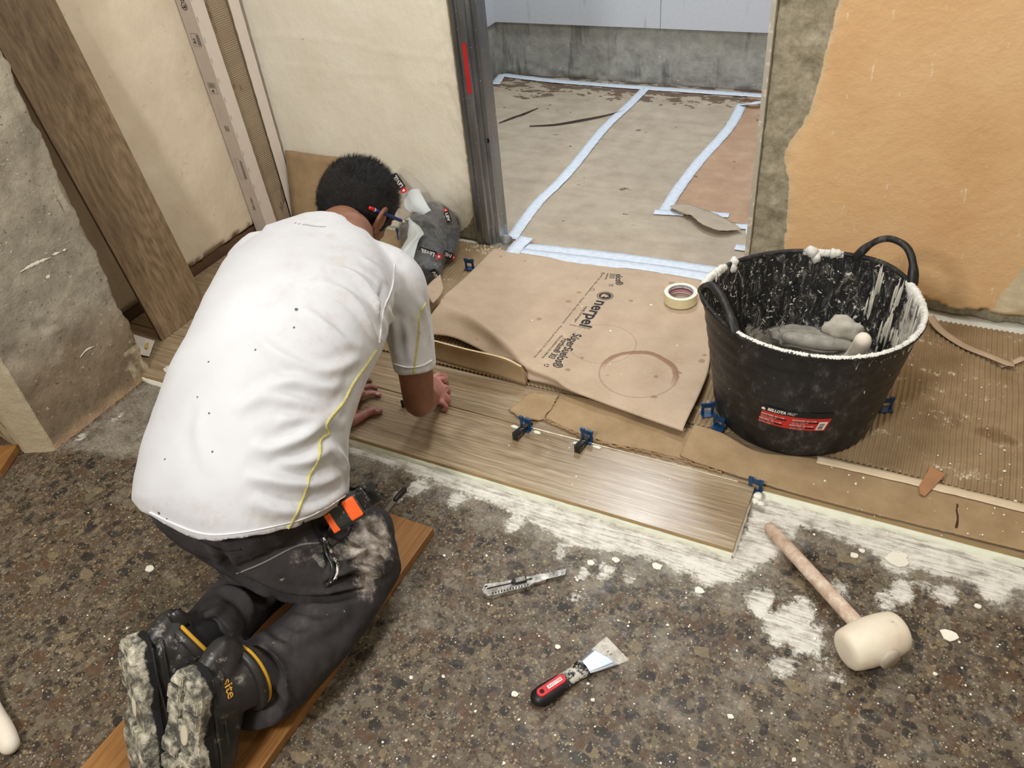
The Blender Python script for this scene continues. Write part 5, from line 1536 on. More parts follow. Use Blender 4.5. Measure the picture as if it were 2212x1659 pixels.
# wooden offcut at the far left and whitened stick at the bottom left
wo = obox('wood_offcut', (0.06, 0.10, 0.02), Matrix.Translation((-1.905, 0.68, 0.012)) @ Matrix.Rotation(0.5, 4, 'Z'), obm, None, 0.001)
tag(wo, 'small wooden offcut at the left edge below the pier', 'wood')
sk_ = tube('wooden_stick', [G(-60, 1440, .017), G(-20, 1530, .017), G(8, 1580, .017), G(20, 1608, .017)], [.017, .017, .0175, .017], WHA, seg=14, n=24)
tag(sk_, 'whitened wooden stick end entering at the lower left', 'stick')

# ---- things lying by the board
pen = empty('marker_pen', G(790, 1050, 0), 'slim black pen on the floor beside the belt tape measure', 'pen')
tube('barrel', [G(755, 1056, .006), G(785, 1052, .006), G(800, 1051, .006)], [.0045, .0045, .0045], BLK, pen, n=8)
tube('cap', [G(797, 1051, .006), G(811, 1048, .006)], [.0050, .0046], simple('pen_cap', c(50, 50, 52), 0.3), pen, n=5)
dk2 = simple('tool_steel_dark', c(40, 38, 37), 0.4, 0.5, 0.3)
pl_ = empty('pincers', G(800, 1072, 0), 'dark pincer tips on the floor behind the tape measure', 'pliers')
tube('jaw', [G(770, 1072, .01), G(800, 1070, .008), G(826, 1066, .004)], [.009, .007, .002], dk2, pl_, n=10)
tube('jaw', [G(772, 1080, .008), G(800, 1077, .007), G(826, 1068, .004)], [.008, .006, .002], dk2, pl_, n=10)
ch = empty('chisel', G(850, 1080, 0), 'small dark chisel lying on the dusty floor behind the knee', 'chisel')
tube('handle', [G(873, 1058, .007), G(862, 1070, .007), G(854, 1079, .007)], [.0065, .0065, .005], dk2, ch, n=8)
obox('blade', (.045, .011, .002), frame(G(845, 1090, .004), G(836, 1101, .003) - G(856, 1076, .005)), simple('blade_dusty', c(120, 112, 100), 0.6), ch, .0004)

# ---- loose flakes of dry adhesive
FLK = simple('flake', c(234, 230, 216), 0.85, var=0.05, bump=0.7)
fl_list = [(323, 1229, 11, 'roundish white flake left of the kneeling man'), (2050, 1372, 16, 'large curled white flake right of the mallet head'), (1938, 1210, 24, 'broad flat white flake between the mallet handle and the cardboard'), (1952, 1200, 8, 'small oval white flake touching the broad flat flake'),
           (1845, 1200, 9, 'white flake just right of the mallet handle, the lowest of that cluster'), (1862, 1190, 7, 'white flake right of the mallet handle, topmost of that cluster'), (1420, 1224, 11, 'oblong white flake below the front edge of the new tile'), (1510, 1276, 10, 'white flake left of the scraped patch, below the tile corner'),
           (1276, 1216, 8, 'white flake right of the tip of the knife blade'), (1112, 1500, 7, 'small white flake left of the scraper handle'), (1205, 1398, 6, 'small white flake between the knife and the scraper'), (1578, 1548, 6, 'lone white flake near the lower edge, right of the scraper'), (1330, 1210, 9, 'white flake above the round splash of adhesive'), (2112, 1310, 7, 'white flake near the right edge, above the large curled one')]
for i, (x, y, r, lab_) in enumerate(fl_list):
    p = G(x, y, .002); rr_ = r / FPX * 1.6
    bm = bmesh.new(); n_ = 9
    vs = [bm.verts.new(Vector((p.x + rr_ * (1 + .45 * mn.noise(Vector((i * 3.1, q * 1.3, 0)))) * math.cos(2 * PI * q / n_), p.y + rr_ * (1 + .45 * mn.noise(Vector((i * 2.7, q * 1.1, 4)))) * math.sin(2 * PI * q / n_) * 0.8, 0.0012))) for q in range(n_)]
    tp = [bm.verts.new(v.co + Vector((0, 0, 0.0022 + 0.002 * abs(mn.noise(v.co * 90))))) for v in vs]
    bm.faces.new(vs[::-1]); bm.faces.new(tp)
    for q in range(n_): bm.faces.new((vs[q], vs[(q + 1) % n_], tp[(q + 1) % n_], tp[q]))
    o = bm_link('adhesive_flake', bm, FLK)
    tag(o, lab_, 'flake', 'dry adhesive flakes on the terrazzo')
# crumbs too small to count
bm = bmesh.new(); rr = random.Random(11)
zones = [((1150, 640), (1520, 900), .056, 16), ((1750, 1000), (2212, 1170), .0305, 40), ((1950, 780), (2212, 1060), .026, 30), ((950, 1150), (1500, 1400), .001, 60), ((1550, 1200), (2212, 1650), .001, 90), ((700, 1450), (1500, 1650), .001, 50), ((60, 1000), (420, 1500), .001, 30), ((1080, 870), (1560, 1100), TZ, 26)]
for (a0, a1, zz_, cnt) in zones:
    for _ in range(cnt):
        x, y = rr.uniform(a0[0], a1[0]), rr.uniform(a0[1], a1[1])
        p = G(x, y, zz_)
        if zz_ == TZ and not (1.08 < p.y < 1.26 and p.x < -.17): continue
        if zz_ == .001 and p.y > 1.06: continue
        if zz_ == .056:
            h = SH.ray_cast(p + Vector((0, 0, .2)), Vector((0, 0, -1)))
            if h[0] is None: continue
            p = h[0]
        s_ = rr.uniform(.0008, .0026) * (1.0 if rr.random() < 0.85 else 1.6)
        b = bmesh.ops.create_icosphere(bm, subdivisions=1, radius=s_, matrix=Matrix.Translation(p + Vector((0, 0, s_ * .3))))
        for v in b['verts']: v.co.z = p.z + (v.co.z - p.z) * 0.6; v.co += Vector((mn.noise(v.co * 900), mn.noise(v.co * 800), 0)) * s_ * .6
tag(bm_link('adhesive_crumbs', bm, FLK), 'scattered tiny white adhesive crumbs', 'crumbs', kind='stuff')
# ================================================================ THE KNEELING MAN
def padd(bm, rings):
    """closed lofted volume into bm"""
    nu, nv = len(rings), len(rings[0])
    vs = [bm.verts.new(p) for r in rings for p in r]
    for i in range(nu - 1):
        for j in range(nv):
            a = i * nv + j; b = i * nv + (j + 1) % nv
            bm.faces.new((vs[a], vs[b], vs[b + nv], vs[a + nv]))
    bm.faces.new([vs[j] for j in range(nv)][::-1]); bm.faces.new([vs[(nu - 1) * nv + j] for j in range(nv)])
def limb(bm, nodes, side=(1, 0, 0), seg=24, n=None, ends=True, sq=2.0):
    """nodes: (point, a, b): a half-width along the side vector, b along the other axis"""
    q = [tuple(p) + (a, b) for p, a, b in nodes]
    q = catmull(q, n or len(nodes) * 7)
    P = q[:, :3]; T = np.gradient(P, axis=0); T /= np.linalg.norm(T, axis=1)[:, None] + 1e-12
    items = [(P[i], T[i], q[i, 3], q[i, 4]) for i in range(len(P))]
    if ends is True or ends == 'start':
        p, t, a, b = items[0]; r = min(a, b)
        items = [(p - t * r * math.sin(x) * .9, t, a * math.cos(x), b * math.cos(x)) for x in (1.45, 1.1, 0.7, 0.35)] + items
    if ends is True or ends == 'end':
        p, t, a, b = items[-1]; r = min(a, b)
        items += [(p + t * r * math.sin(x) * .9, t, a * math.cos(x), b * math.cos(x)) for x in (0.35, 0.7, 1.1, 1.45)]
    S_ = np.array(side, float); rings = []
    for p, t, a, b in items:
        s = S_ - t * (S_ @ t); s /= np.linalg.norm(s); u = np.cross(t, s)
        ring = []
        for x in np.linspace(0, 2 * PI, seg, endpoint=False):
            cx_, sx_ = math.cos(x), math.sin(x)
            f = (abs(cx_) ** sq + abs(sx_) ** sq) ** (-1 / sq)
            ring.append(tuple(p + s * cx_ * a * f + u * sx_ * b * f))
        rings.append(ring)
    padd(bm, rings)
def ball(bm, p, r, mtx=None, sub=3):
    b = bmesh.ops.create_icosphere(bm, subdivisions=sub, radius=1)
    for v in b['verts']:
        q = Vector((v.co.x * r[0], v.co.y * r[1], v.co.z * r[2]))
        v.co = (mtx.to_3x3() @ q if mtx else q) + Vector(p)
def fuse(name, bm, voxel, smooth, mat, parent, fn=None):
    """union of the closed volumes in bm by voxel remesh, smoothed, optional vertex function"""
    me = bpy.data.meshes.new('tmp'); bmesh.ops.recalc_face_normals(bm, faces=bm.faces); bm.to_mesh(me); bm.free()
    o = bpy.data.objects.new('tmp', me); COL.objects.link(o)
    md = o.modifiers.new('r', 'REMESH'); md.mode = 'VOXEL'; md.voxel_size = voxel
    if smooth:
        sm_ = o.modifiers.new('s', 'SMOOTH'); sm_.factor = 0.5; sm_.iterations = smooth
    out = bpy.data.meshes.new_from_object(o.evaluated_get(bpy.context.evaluated_depsgraph_get()))
    bpy.data.objects.remove(o)
    out.name = name
    if fn: fn(out)
    out.transform(wmat(parent).inverted())
    out.materials.clear()
    return link(name, out, mat, parent, True)
def get_co(me):
    a = np.empty(len(me.vertices) * 3, np.float32); me.vertices.foreach_get('co', a); return a.reshape(-1, 3).astype(float)
def get_no(me):
    a = np.empty(len(me.vertices) * 3, np.float32); me.vertices.foreach_get('normal', a); return a.reshape(-1, 3).astype(float)
def set_co(me, a):
    me.vertices.foreach_set('co', a.astype(np.float32).ravel()); me.update()
def project(Pw):
    q = (Pw - np.array([0, 0, CZ])) @ CAM_R.T
    return CX + FPX * q[:, 0] / q[:, 2], CY - FPX * q[:, 1] / q[:, 2]
def hits(me_or_bvh, px):
    """3-D points where sight lines through px meet the surface"""
    b = me_or_bvh if isinstance(me_or_bvh, BVHTree) else BVHTree.FromPolygons([v.co for v in me_or_bvh.vertices], [tuple(p.vertices) for p in me_or_bvh.polygons])
    out = []
    for x, y in px:
        d = Vector(ray(x, y)).normalized(); h = b.ray_cast(Vector((0, 0, CZ)), d)
        if h[0] is not None: out.append((h[0], h[1]))
    return out
def fold_fn(folds, noise_amp=0.0, nsc=10):
    """folds: (pixel polyline, height m, half-width m); each becomes a ridge in the cloth"""
    def fn(me):
        b = BVHTree.FromPolygons([v.co for v in me.vertices], [tuple(p.vertices) for p in me.polygons])
        co = get_co(me); no = get_no(me); disp = np.zeros(len(co))
        for px, amp, wd in folds:
            pts = catmull([tuple(map(float, p)) for p in px], 24)
            h = [np.array(q[0]) for q in hits(b, pts)]
            if len(h) < 3: continue
            best = np.full(len(co), 1e9); tt = np.zeros(len(co))
            lo = np.min(h, axis=0) - 4 * wd; hi = np.max(h, axis=0) + 4 * wd
            idx = np.where(((co > lo) & (co < hi)).all(1))[0]
            C_ = co[idx]
            for k_ in range(len(h) - 1):
                a, e = h[k_], h[k_ + 1] - h[k_]
                t = np.clip(((C_ - a) @ e) / (e @ e + 1e-12), 0, 1)
                d = np.linalg.norm(C_ - a - t[:, None] * e, axis=1)
                m_ = d < best[idx]
                best[idx[m_]] = d[m_]; tt[idx[m_]] = (k_ + t[m_]) / (len(h) - 1)
            env = np.sin(PI * np.clip(tt, 0, 1)) ** 0.6
            x = best / wd
            disp += amp * 1.25 * env * (np.exp(-x * x) - 0.45 * np.exp(-((x - 2.0) / 1.1) ** 2))
        if noise_amp: disp += noise_amp * fr(co[:, 0] * nsc, co[:, 1] * nsc, co[:, 2] * nsc, 3)
        set_co(me, co + no * disp[:, None])
    return fn
def V(p): return np.array(p, float)

man = empty('person', (-0.93, 0.62, 0.02), 'person kneeling on a board in white shirt and dusty dark trousers, bent over a tile', 'person')
# ---- joints (pixel of the photograph + height)
J = dict(
    hem=G(530, 1100, .245), pelvis=G(520, 1035, .315), waist=G(535, 905, .395), mid=G(580, 780, .445), chest=G(645, 665, .470), up=G(700, 580, .480), nb=G(740, 502, .505),
    shR=G(850, 612, .435), armR=G(885, 720, .315), slvR=G(897, 798, .235), elR=G(905, 868, .150), wrR=G(928, 856, .075),
    shL=G(590, 545, .47),
    hipR=G(610, 1150, .235), kneeR=G(800, 1205, .105), hipL=G(560, 1110, .28), kneeL=G(735, 1130, .09),
    ankR=G(515, 1450, .165), ankL=G(410, 1395, .20),
)
SIDE = (0.99, -0.12, -0.04)
SK = M('skin', 0.5, 0.35)
SK.color(SK.ramp(SK.noise(14, 5, 0.6), [(0.3, c(112, 74, 54)), (0.7, c(140, 96, 72))])); SK.set('Subsurface Weight', 0.08); SK.set('Subsurface Radius', (0.01, 0.004, 0.002)); SK.bump(SK.noise(300, 3), 0.15, 0.0006)
# dust on the hands: paler, pinkish
hd_ = SK.attr('hand')
SK.color(SK.mix(hd_, SK.b.inputs['Base Color'].links[0].from_socket, SK.ramp(SK.noise(60, 4), [(0.3, c(168, 112, 104)), (0.7, c(196, 142, 132))])))

# ---- body: head, neck, trunk, arms, hands in one surface
_R, _U, _T = Vector(CAM_R[0]), Vector(CAM_R[1]), -Vector(CAM_R[2])
u = (_R * .48 + _U * .87 + _T * .04).normalized(); f = (_R * .42 - _U * .25 - _T * .89); f = (f - u * f.dot(u)).normalized(); rgt = f.cross(u).normalized()
HM = Matrix((( rgt.x, f.x, u.x), (rgt.y, f.y, u.y), (rgt.z, f.z, u.z))).to_4x4()   # local x right, y face, z crown
HC = G(775, 446, .49)
def hp(x, y, z): return HC + HM.to_3x3() @ Vector((x, y, z))
bm = bmesh.new()
ball(bm, hp(0, -0.012, 0.012), (.074, .091, .086), HM)
ball(bm, hp(0, 0.030, -0.030), (.060, .062, .078), HM)
ball(bm, hp(0, 0.052, -0.070), (.042, .036, .040), HM)      # jaw
limb(bm, [(hp(0, .084, .010), .010, .010), (hp(0, .104, -.026), .014, .012), (hp(0, .100, -.036), .016, .010)], side=tuple(rgt), seg=12)   # nose
ball(bm, hp(0, .084, -.060), (.024, .012, .010), HM, 2)     # lips
for s_ in (-1, 1):
    ball(bm, hp(s_ * .030, .078, .004), (.014, .010, .010), HM, 2)   # eyelids
    ball(bm, hp(s_ * .028, .082, .020), (.022, .010, .006), HM, 2)   # brow
nk = J['nb']
limb(bm, [(nk - Vector((0, .05, .02)), .075, .06), (nk, .056, .056), (hp(-.0, -.028, -.070), .050, .056), (hp(0, -.02, -.03), .054, .062)], side=tuple(rgt))
limb(bm, [(J['pelvis'], .15, .11), (J['waist'], .145, .105), (J['mid'], .15, .11), (J['chest'], .16, .11), (J['up'], .13, .09), (J['nb'], .07, .055)], side=SIDE)
limb(bm, [(J['up'] + Vector((.03, 0, 0)), .05, .05), (J['shR'], .048, .048), (J['armR'], .042, .042), (J['slvR'], .039, .040), (J['elR'].lerp(J['slvR'], .35), .036, .038), (J['elR'], .034, .036)], side=SIDE)
ball(bm, J['elR'] + Vector((.004, -.006, -.004)), (.028, .028, .028))
limb(bm, [(J['elR'], .034, .034), (J['elR'].lerp(J['wrR'], .35), .036, .034), (J['elR'].lerp(J['wrR'], .75), .028, .024), (J['wrR'], .026, .021)], side=SIDE)
# left arm, hidden behind the chest: reaches down to the flat hand
wL = G(742, 912, .050); eL = Vector((-1.30, 1.10, .20)); sL = Vector((-1.19, 1.05, .43))
limb(bm, [(J['up'] - Vector((.03, 0, 0)), .05, .05), (sL, .048, .048), (sL.lerp(eL, .5), .042, .042), (eL, .036, .036)], side=SIDE)
limb(bm, [(eL, .035, .035), (eL.lerp(wL, .4), .034, .032), (wL, .025, .021)], side=(0, 1, 0))
# thighs and calves under the trousers
for hj, kj, aj in (('hipR', 'kneeR', 'ankR'), ('hipL', 'kneeL', 'ankL')):
    limb(bm, [(J['pelvis'], .08, .07), (J[hj], .055, .05), (J[kj], .035, .035)], side=SIDE)
    limb(bm, [(p_, .030, .030) for p_ in ((J[kj], G(668, 1385, .095), G(605, 1445, .105), J[aj]) if aj == 'ankR' else (J[kj], G(600, 1225, .11), G(520, 1295, .135), G(470, 1345, .155), J[aj]))], side=SIDE)
def finger(pts, r0, r1):
    rr_ = np.linspace(r0, r1, len(pts))
    limb(bm, [(p, a, a) for p, a in zip(pts, rr_)], side=(0, 0, 1), seg=12, n=len(pts) * 4)
def hand(wr, fwd, nrm, thumb_sgn, curl, spread=0.012, thumb_dir=None, reach=1.0):
    """wr wrist, fwd towards the knuckles, nrm out of the back of the hand, curl per finger"""
    fwd = Vector(fwd).normalized(); nrm = Vector(nrm); nrm = (nrm - fwd * nrm.dot(fwd)).normalized(); sd = fwd.cross(nrm).normalized() * thumb_sgn
    kn = wr + fwd * .085
    limb(bm, [(wr - fwd * .01, .021, .026), (wr + fwd * .02, .017, .030), (wr + fwd * .055, .0145, .038), (kn, .012, .039)], side=tuple(nrm), seg=20)
    for i, (L, r) in enumerate(((.070, .0088), (.078, .0090), (.073, .0086), (.058, .0076))):
        off = (1.5 - i) * .0200
        base = kn - fwd * .012 + sd * off
        cr = curl[i]; d = (fwd + sd * (1.5 - i) * spread * 6).normalized(); p = base.copy(); pts = [p.copy()]
        a = 0.15 * cr
        for q, seg_ in enumerate((.46 * L + .012, .30 * L, .24 * L)):
            a += (0.25, 0.75, 0.6)[q] * cr
            p = p + (d * math.cos(a) - nrm * math.sin(a)) * seg_; pts.append(p.copy())
        finger(pts, r, r * .78)
    td = Vector(thumb_dir).normalized() if thumb_dir else (fwd * .6 + sd * .8).normalized()
    tb = wr + fwd * .018 + sd * .020 - nrm * .004
    t1_ = tb + (td * .6 + sd * .4).normalized() * .040
    t2_ = t1_ + td * .033; t3_ = t2_ + (td + fwd * .15).normalized() * .026
    finger([tb, t1_, t2_, t3_], .0130, .0088)
    return kn
def chain(px, r0, r1):
    finger([G(*p) for p in px], r0, r1)
# left hand flat on the tile, thumb towards the viewer's right
limb(bm, [(wL, .024, .020), (G(752, 896, .042), .034, .017), (G(764, 868, .038), .038, .014), (G(768, 852, .035), .030, .011)], side=(.35, -.9, 0), seg=20)
chain([(762, 866, .035), (788, 853, .036), (806, 849, .031), (820, 853, .0275)], .0090, .0070)
chain([(762, 852, .036), (786, 838, .037), (802, 834, .031), (812, 837, .0270)], .0088, .0068)
chain([(756, 842, .035), (778, 826, .036), (792, 821, .030), (800, 823, .0265)], .0084, .0066)
chain([(748, 836, .033), (764, 818, .033), (776, 813, .028), (782, 814, .0260)], .0076, .0060)
chain([(745, 920, .038), (770, 906, .036), (797, 890, .033), (821, 887, .0290)], .0130, .0090)
# right hand: fist closed on the clip, knuckles to the right
limb(bm, [(J['wrR'], .026, .020), (G(938, 846, .066), .036, .020), (G(950, 843, .058), .036, .016)], side=(.3, -.9, -.3), seg=20)
chain([(944, 820, .070), (958, 819, .060), (965, 828, .042), (958, 836, .030)], .0084, .0070)
chain([(948, 836, .066), (963, 837, .056), (969, 847, .040), (961, 854, .028)], .0082, .0070)
chain([(946, 853, .060), (963, 855, .050), (970, 866, .036), (961, 872, .026)], .0078, .0066)
chain([(942, 867, .054), (957, 871, .046), (965, 881, .034), (957, 886, .0255)], .0070, .0060)
chain([(930, 826, .062), (944, 812, .056), (957, 812, .044), (964, 818, .036)], .0105, .0080)
def ear(s_):
    e0 = hp(s_ * .074, -.002, -.008)
    pts = []
    for a in np.linspace(-2.5, 2.4, 14):
        pts.append(e0 + HM.to_3x3() @ Vector((s_ * (.010 + .008 * math.cos(a)), -.006 + .016 * -math.cos(a) * 0.9, .030 * math.sin(a) - 0.0)))
    limb(bm, [(p, .0055, .0055) for p in pts], side=tuple(rgt), seg=10, n=40)
    ball(bm, e0 + HM.to_3x3() @ Vector((s_ * .007, 0, 0)), (.0065, .0165, .029), HM, 2)
    ball(bm, e0 + HM.to_3x3() @ Vector((s_ * .006, .004, -.026)), (.006, .009, .010), HM, 2)
for s_ in (-1, 1): ear(s_)
body = fuse('body', bm, 0.0034, 3, SK.m, man)
bc = get_co(body.data) + V(man.location)
hh = np.minimum(np.linalg.norm(bc - V(G(960, 850, .03)), axis=1), np.linalg.norm(bc - V(G(795, 880, .03)), axis=1))
attr(body, 'hand', np.clip(1 - (hh - .05) / .05, 0, 1))
NAIL = simple('nail', c(206, 168, 158), 0.35)
BDV = bvh_of(body)
for (x_, y_, r_) in ((817, 884, .0058), (816, 850, .0040), (962, 823, .0045), (966, 842, .0040)):
    h_ = hits(BDV, [(x_, y_)])
    if h_: decal('fingernail', ring_mesh(0, r_, 14), Matrix.Translation(h_[0][0] + h_[0][1] * .0009) @ h_[0][1].to_track_quat('Z', 'Y').to_matrix().to_4x4() @ Matrix.Scale(1.3, 4, (1, 0, 0)), NAIL, body)
# ---- hair: short, black, cut high at the nape
def hair_mask(p):
    """p in head coords -> inside the hair line (>0)"""
    x, y, z = p[:, 0], p[:, 1], p[:, 2]
    front = 0.070 - 0.25 * np.abs(x) - 0.0 * z          # hairline over the forehead
    back = -0.050 + 0.0 * x                                # nape height
    side = np.where(y > -0.01, 0.018 - (0.058 - y) * 0.0, back + 0 * x)
    side = np.where((y > 0.018) & (y < 0.048), -0.022, side)   # sideburns
    t = np.clip((y + 0.045) / 0.05, 0, 1)
    low = -0.080 + t * 0.088
    low = np.where((y > 0.018) & (y < 0.046) & (np.abs(x) > 0.04), -0.030, low)
    low = np.where(y >= 0.046, 0.030, low)
    return np.minimum((z - low) / 1.0, (0.078 - y))
bm = bmesh.new(); bmesh.ops.create_icosphere(bm, subdivisions=6, radius=1)
co = np.array([v.co for v in bm.verts])
d_ = np.array([list(v.co) for v in bm.verts]); hl = np.c_[d_[:, 0] * .0840, -0.012 + d_[:, 1] * .102, 0.012 + d_[:, 2] * .097]
hm = hair_mask(hl)
rr_ = 1 + 0.028 * fr(hl[:, 0] * 90, hl[:, 1] * 90, hl[:, 2] * 60, 3) + np.where(hm > 0, 0.0, -0.22)
rr_ *= 1 - 0.06 * np.exp(-np.clip(hm, 0, 1) / 0.008)
hl2 = np.c_[hl[:, 0] * rr_, -0.012 + (hl[:, 1] + .012) * rr_, .012 + (hl[:, 2] - .012) * rr_]
W_ = hl2 @ np.array(HM.to_3x3()).T + V(HC)
for v, p in zip(bm.verts, W_): v.co = p
bmesh.ops.delete(bm, geom=[v for v, h_ in zip(bm.verts, hm) if h_ < -0.022], context='VERTS')
HR = M('black_hair', 0.55, 0.35)
HR.color(HR.ramp(HR.noise(160, 4, 0.7), [(0.3, c(7, 6, 6)), (0.7, c(28, 25, 24))])); HR.bump(HR.noise(420, 4, 0.8), 0.8, 0.003)
hair = bm_link('hair', bm, HR.m, man, True)
# short spikes all over the scalp, joined as one part
rs = np.random.RandomState(3); verts = []; faces = []
cand = np.where(hm > 0.004)[0]
for q in rs.choice(cand, 9000, replace=True):
    n_ = hl2[q] - np.array([0, -.012, .0]); n_ /= np.linalg.norm(n_)
    p = hl2[q] + rs.normal(0, .0012, 3)
    d = n_ * 0.75 + np.array([0.05, 0.25, 0.35 * (1 if hl2[q][2] > 0 else -.2)]) + rs.normal(0, .28, 3); d /= np.linalg.norm(d)
    L = rs.uniform(.006, .013) * (1.25 if hl2[q][2] > .04 else 0.55)
    sd = np.cross(d, rs.normal(0, 1, 3)); sd /= np.linalg.norm(sd) + 1e-9
    b = len(verts); w2 = .00035
    verts += [p - sd * w2, p + sd * w2, p + d * L]; faces.append((b, b + 1, b + 2))
verts = np.array(verts) @ np.array(HM.to_3x3()).T + V(HC)
st = mk('hair_strands', verts.tolist(), faces, HR.m, hair); st['kind'] = 'stuff'

# ---- shirt
def shirt_mat():
    k = M('white_shirt', 0.85, 0.15)
    col = k.ramp(k.noise(6, 4, 0.5), [(0.3, c(194, 195, 199)), (0.7, c(208, 210, 214))])
    dirt = k.math('MULTIPLY', k.attr('dirt'), k.step(k.noise(30, 5, 0.7), 0.45, 0.7))
    col = k.mix(k.math('MULTIPLY', dirt, 0.5), col, c(178, 160, 140))
    k.color(col)
    weave = k.math('ADD', k.noise(700, 2, 0.5), k.math('MULTIPLY', k.noise(90, 4), 0.5))
    k.bump(weave, 0.25, 0.0006)
    k.set('Sheen Weight', 0.15)
    return k.m
SM = shirt_mat()
bm = bmesh.new()
limb(bm, [(J['hem'], .188, .165), (J['pelvis'], .198, .172), (J['waist'], .192, .150), (J['mid'], .192, .140), (J['chest'], .190, .136), (J['up'], .150, .112), (J['nb'] + Vector((0, -.004, 0)), .068, .066)], side=SIDE, seg=48, n=60, ends=None, sq=2.2)
limb(bm, [(J['up'] + Vector((-.01, -.02, -.0)), .09, .09), (J['up'].lerp(J['shR'], .6), .082, .084), (J['shR'], .066, .068), (J['armR'].lerp(J['shR'], .4), .058, .060), (J['armR'], .052, .053), (J['slvR'], .047, .049)], side=SIDE, seg=28, n=40, ends='start')
limb(bm, [(J['up'] + Vector((0, -.02, 0)), .09, .09), (sL.lerp(J['up'], .3), .075, .075), (sL, .064, .064), (sL.lerp(eL, .35), .056, .056), (sL.lerp(eL, .6), .052, .052)], side=SIDE, seg=28, n=30, ends='start')
ball(bm, J['up'] + Vector((-.10, -.05, .0)), (.10, .10, .085))
FOLDS = [([(687, 608), (743, 631), (781, 669), (809, 721), (820, 742)], .006, .009), ([(700, 575), (760, 590), (800, 630), (825, 690), (826, 735)], .006, .008), ([(781, 556), (814, 580), (840, 612)], .004, .008),
         ([(551, 721), (588, 758), (650, 791), (701, 803), (743, 791), (785, 765)], .006, .010), ([(649, 664), (701, 702), (748, 740), (785, 752)], .005, .009),
         ([(532, 857), (588, 834), (640, 824), (687, 834), (720, 834), (745, 815)], .007, .010), ([(541, 960), (588, 970), (650, 946), (697, 918), (748, 912)], .008, .010),
         ([(527, 1026), (579, 1036), (640, 1045), (697, 1045), (745, 1020), (760, 1022)], .008, .010), ([(505, 890), (551, 866), (607, 860), (670, 880), (718, 880)], .006, .010), ([(715, 968), (740, 990), (758, 1031)], .007, .009),
         ([(541, 1078), (602, 1101), (664, 1097), (720, 1073), (755, 1045)], .006, .011), ([(590, 1000), (650, 1000), (690, 985), (725, 960)], .006, .009), ([(837, 660), (852, 710), (854, 770)], .005, .008), ([(872, 690), (880, 730), (884, 785)], .004, .008),
         ([(905, 640), (922, 690), (928, 740)], .004, .007), ([(640, 1120), (690, 1095), (750, 1062)], .005, .008), ([(600, 905), (660, 905), (720, 895), (745, 870)], .006, .009), ([(455, 1030), (430, 940), (440, 860)], .0025, .012), ([(830, 610), (822, 660), (828, 730)], -.006, .007)]
TGT_L = [(445, 690), (470, 600), (484, 548), (497, 525), (530, 500), (570, 471), (640, 436), (720, 400), (790, 362), (880, 330), (960, 302), (1030, 288), (1076, 282), (1100, 292), (1130, 310), (1167, 340)]
def warp_left(me):
    """pull the back's outline to the measured one (moves points parallel to the picture, keeps depth order)"""
    co = get_co(me); x, y = project(co)
    ys = np.arange(450, 1170, 12.0); L0 = []
    for yy in ys:
        m_ = np.abs(y - yy) < 8
        L0.append(x[m_].min() if m_.any() else np.nan)
    L0 = np.array(L0); ok = ~np.isnan(L0)
    Lt = np.interp(ys, [t_[0] for t_ in TGT_L], [t_[1] for t_ in TGT_L])
    dl = np.interp(y, ys[ok], (Lt - L0)[ok]); l0 = np.interp(y, ys[ok], L0[ok])
    w2 = np.clip(1 - (x - l0) / 330, 0, 1) ** 1.5
    q = (co - np.array([0, 0, CZ])) @ CAM_R.T
    sh_ = (dl * w2)[:, None] * q[:, 2:3] / FPX * CAM_R[0][None, :]
    set_co(me, co + sh_)
HEM = [(200, 1050), (283, 1078), (305, 1104), (340, 1122), (385, 1149), (430, 1166), (470, 1168), (560, 1156), (640, 1138), (700, 1112), (745, 1084), (770, 1058), (800, 1040)]
def cut_hem(me):
    co = get_co(me); x, y = project(co)
    hy = np.interp(x, [h[0] for h in HEM], [h[1] for h in HEM]) + 1.2 * np.sin(x / 9)
    # snap the vertices nearest the hem onto it, drop what lies below
    q = (co - np.array([0, 0, CZ])) @ CAM_R.T
    near = np.abs(y - hy) < 5
    co[near] += ((y - hy)[near, None] * q[near, 2:3] / FPX) * CAM_R[1][None, :]
    set_co(me, co)
    bm = bmesh.new(); bm.from_mesh(me); bm.verts.ensure_lookup_table()
    bmesh.ops.delete(bm, geom=[bm.verts[i] for i in np.where(y > hy + 5)[0]], context='VERTS')
    bm.to_mesh(me); bm.free()
def shirt_fn(me):
    warp_left(me); fold_fn(FOLDS, .0016, 9)(me); cut_hem(me)
shirt = fuse('shirt', bm, 0.0062, 6, SM, man, shirt_fn)
md = shirt.modifiers.new('s', 'SOLIDIFY'); md.thickness = .0022; md.offset = -1
sc_ = get_co(shirt.data) + V(man.location); sx_, sy_ = project(sc_)
attr(shirt, 'dirt', np.clip((sx_ - 500) / 220, 0, 1) * 0.6 + np.clip((sy_ - 1050) / 60, 0, 1) * 0.6)
SB = bvh_of(shirt)
def on_surface(px, lift=.001, bvh=None):
    out = []
    for h, n_ in hits(bvh or SB, px): out.append(h + n_ * lift)
    return out
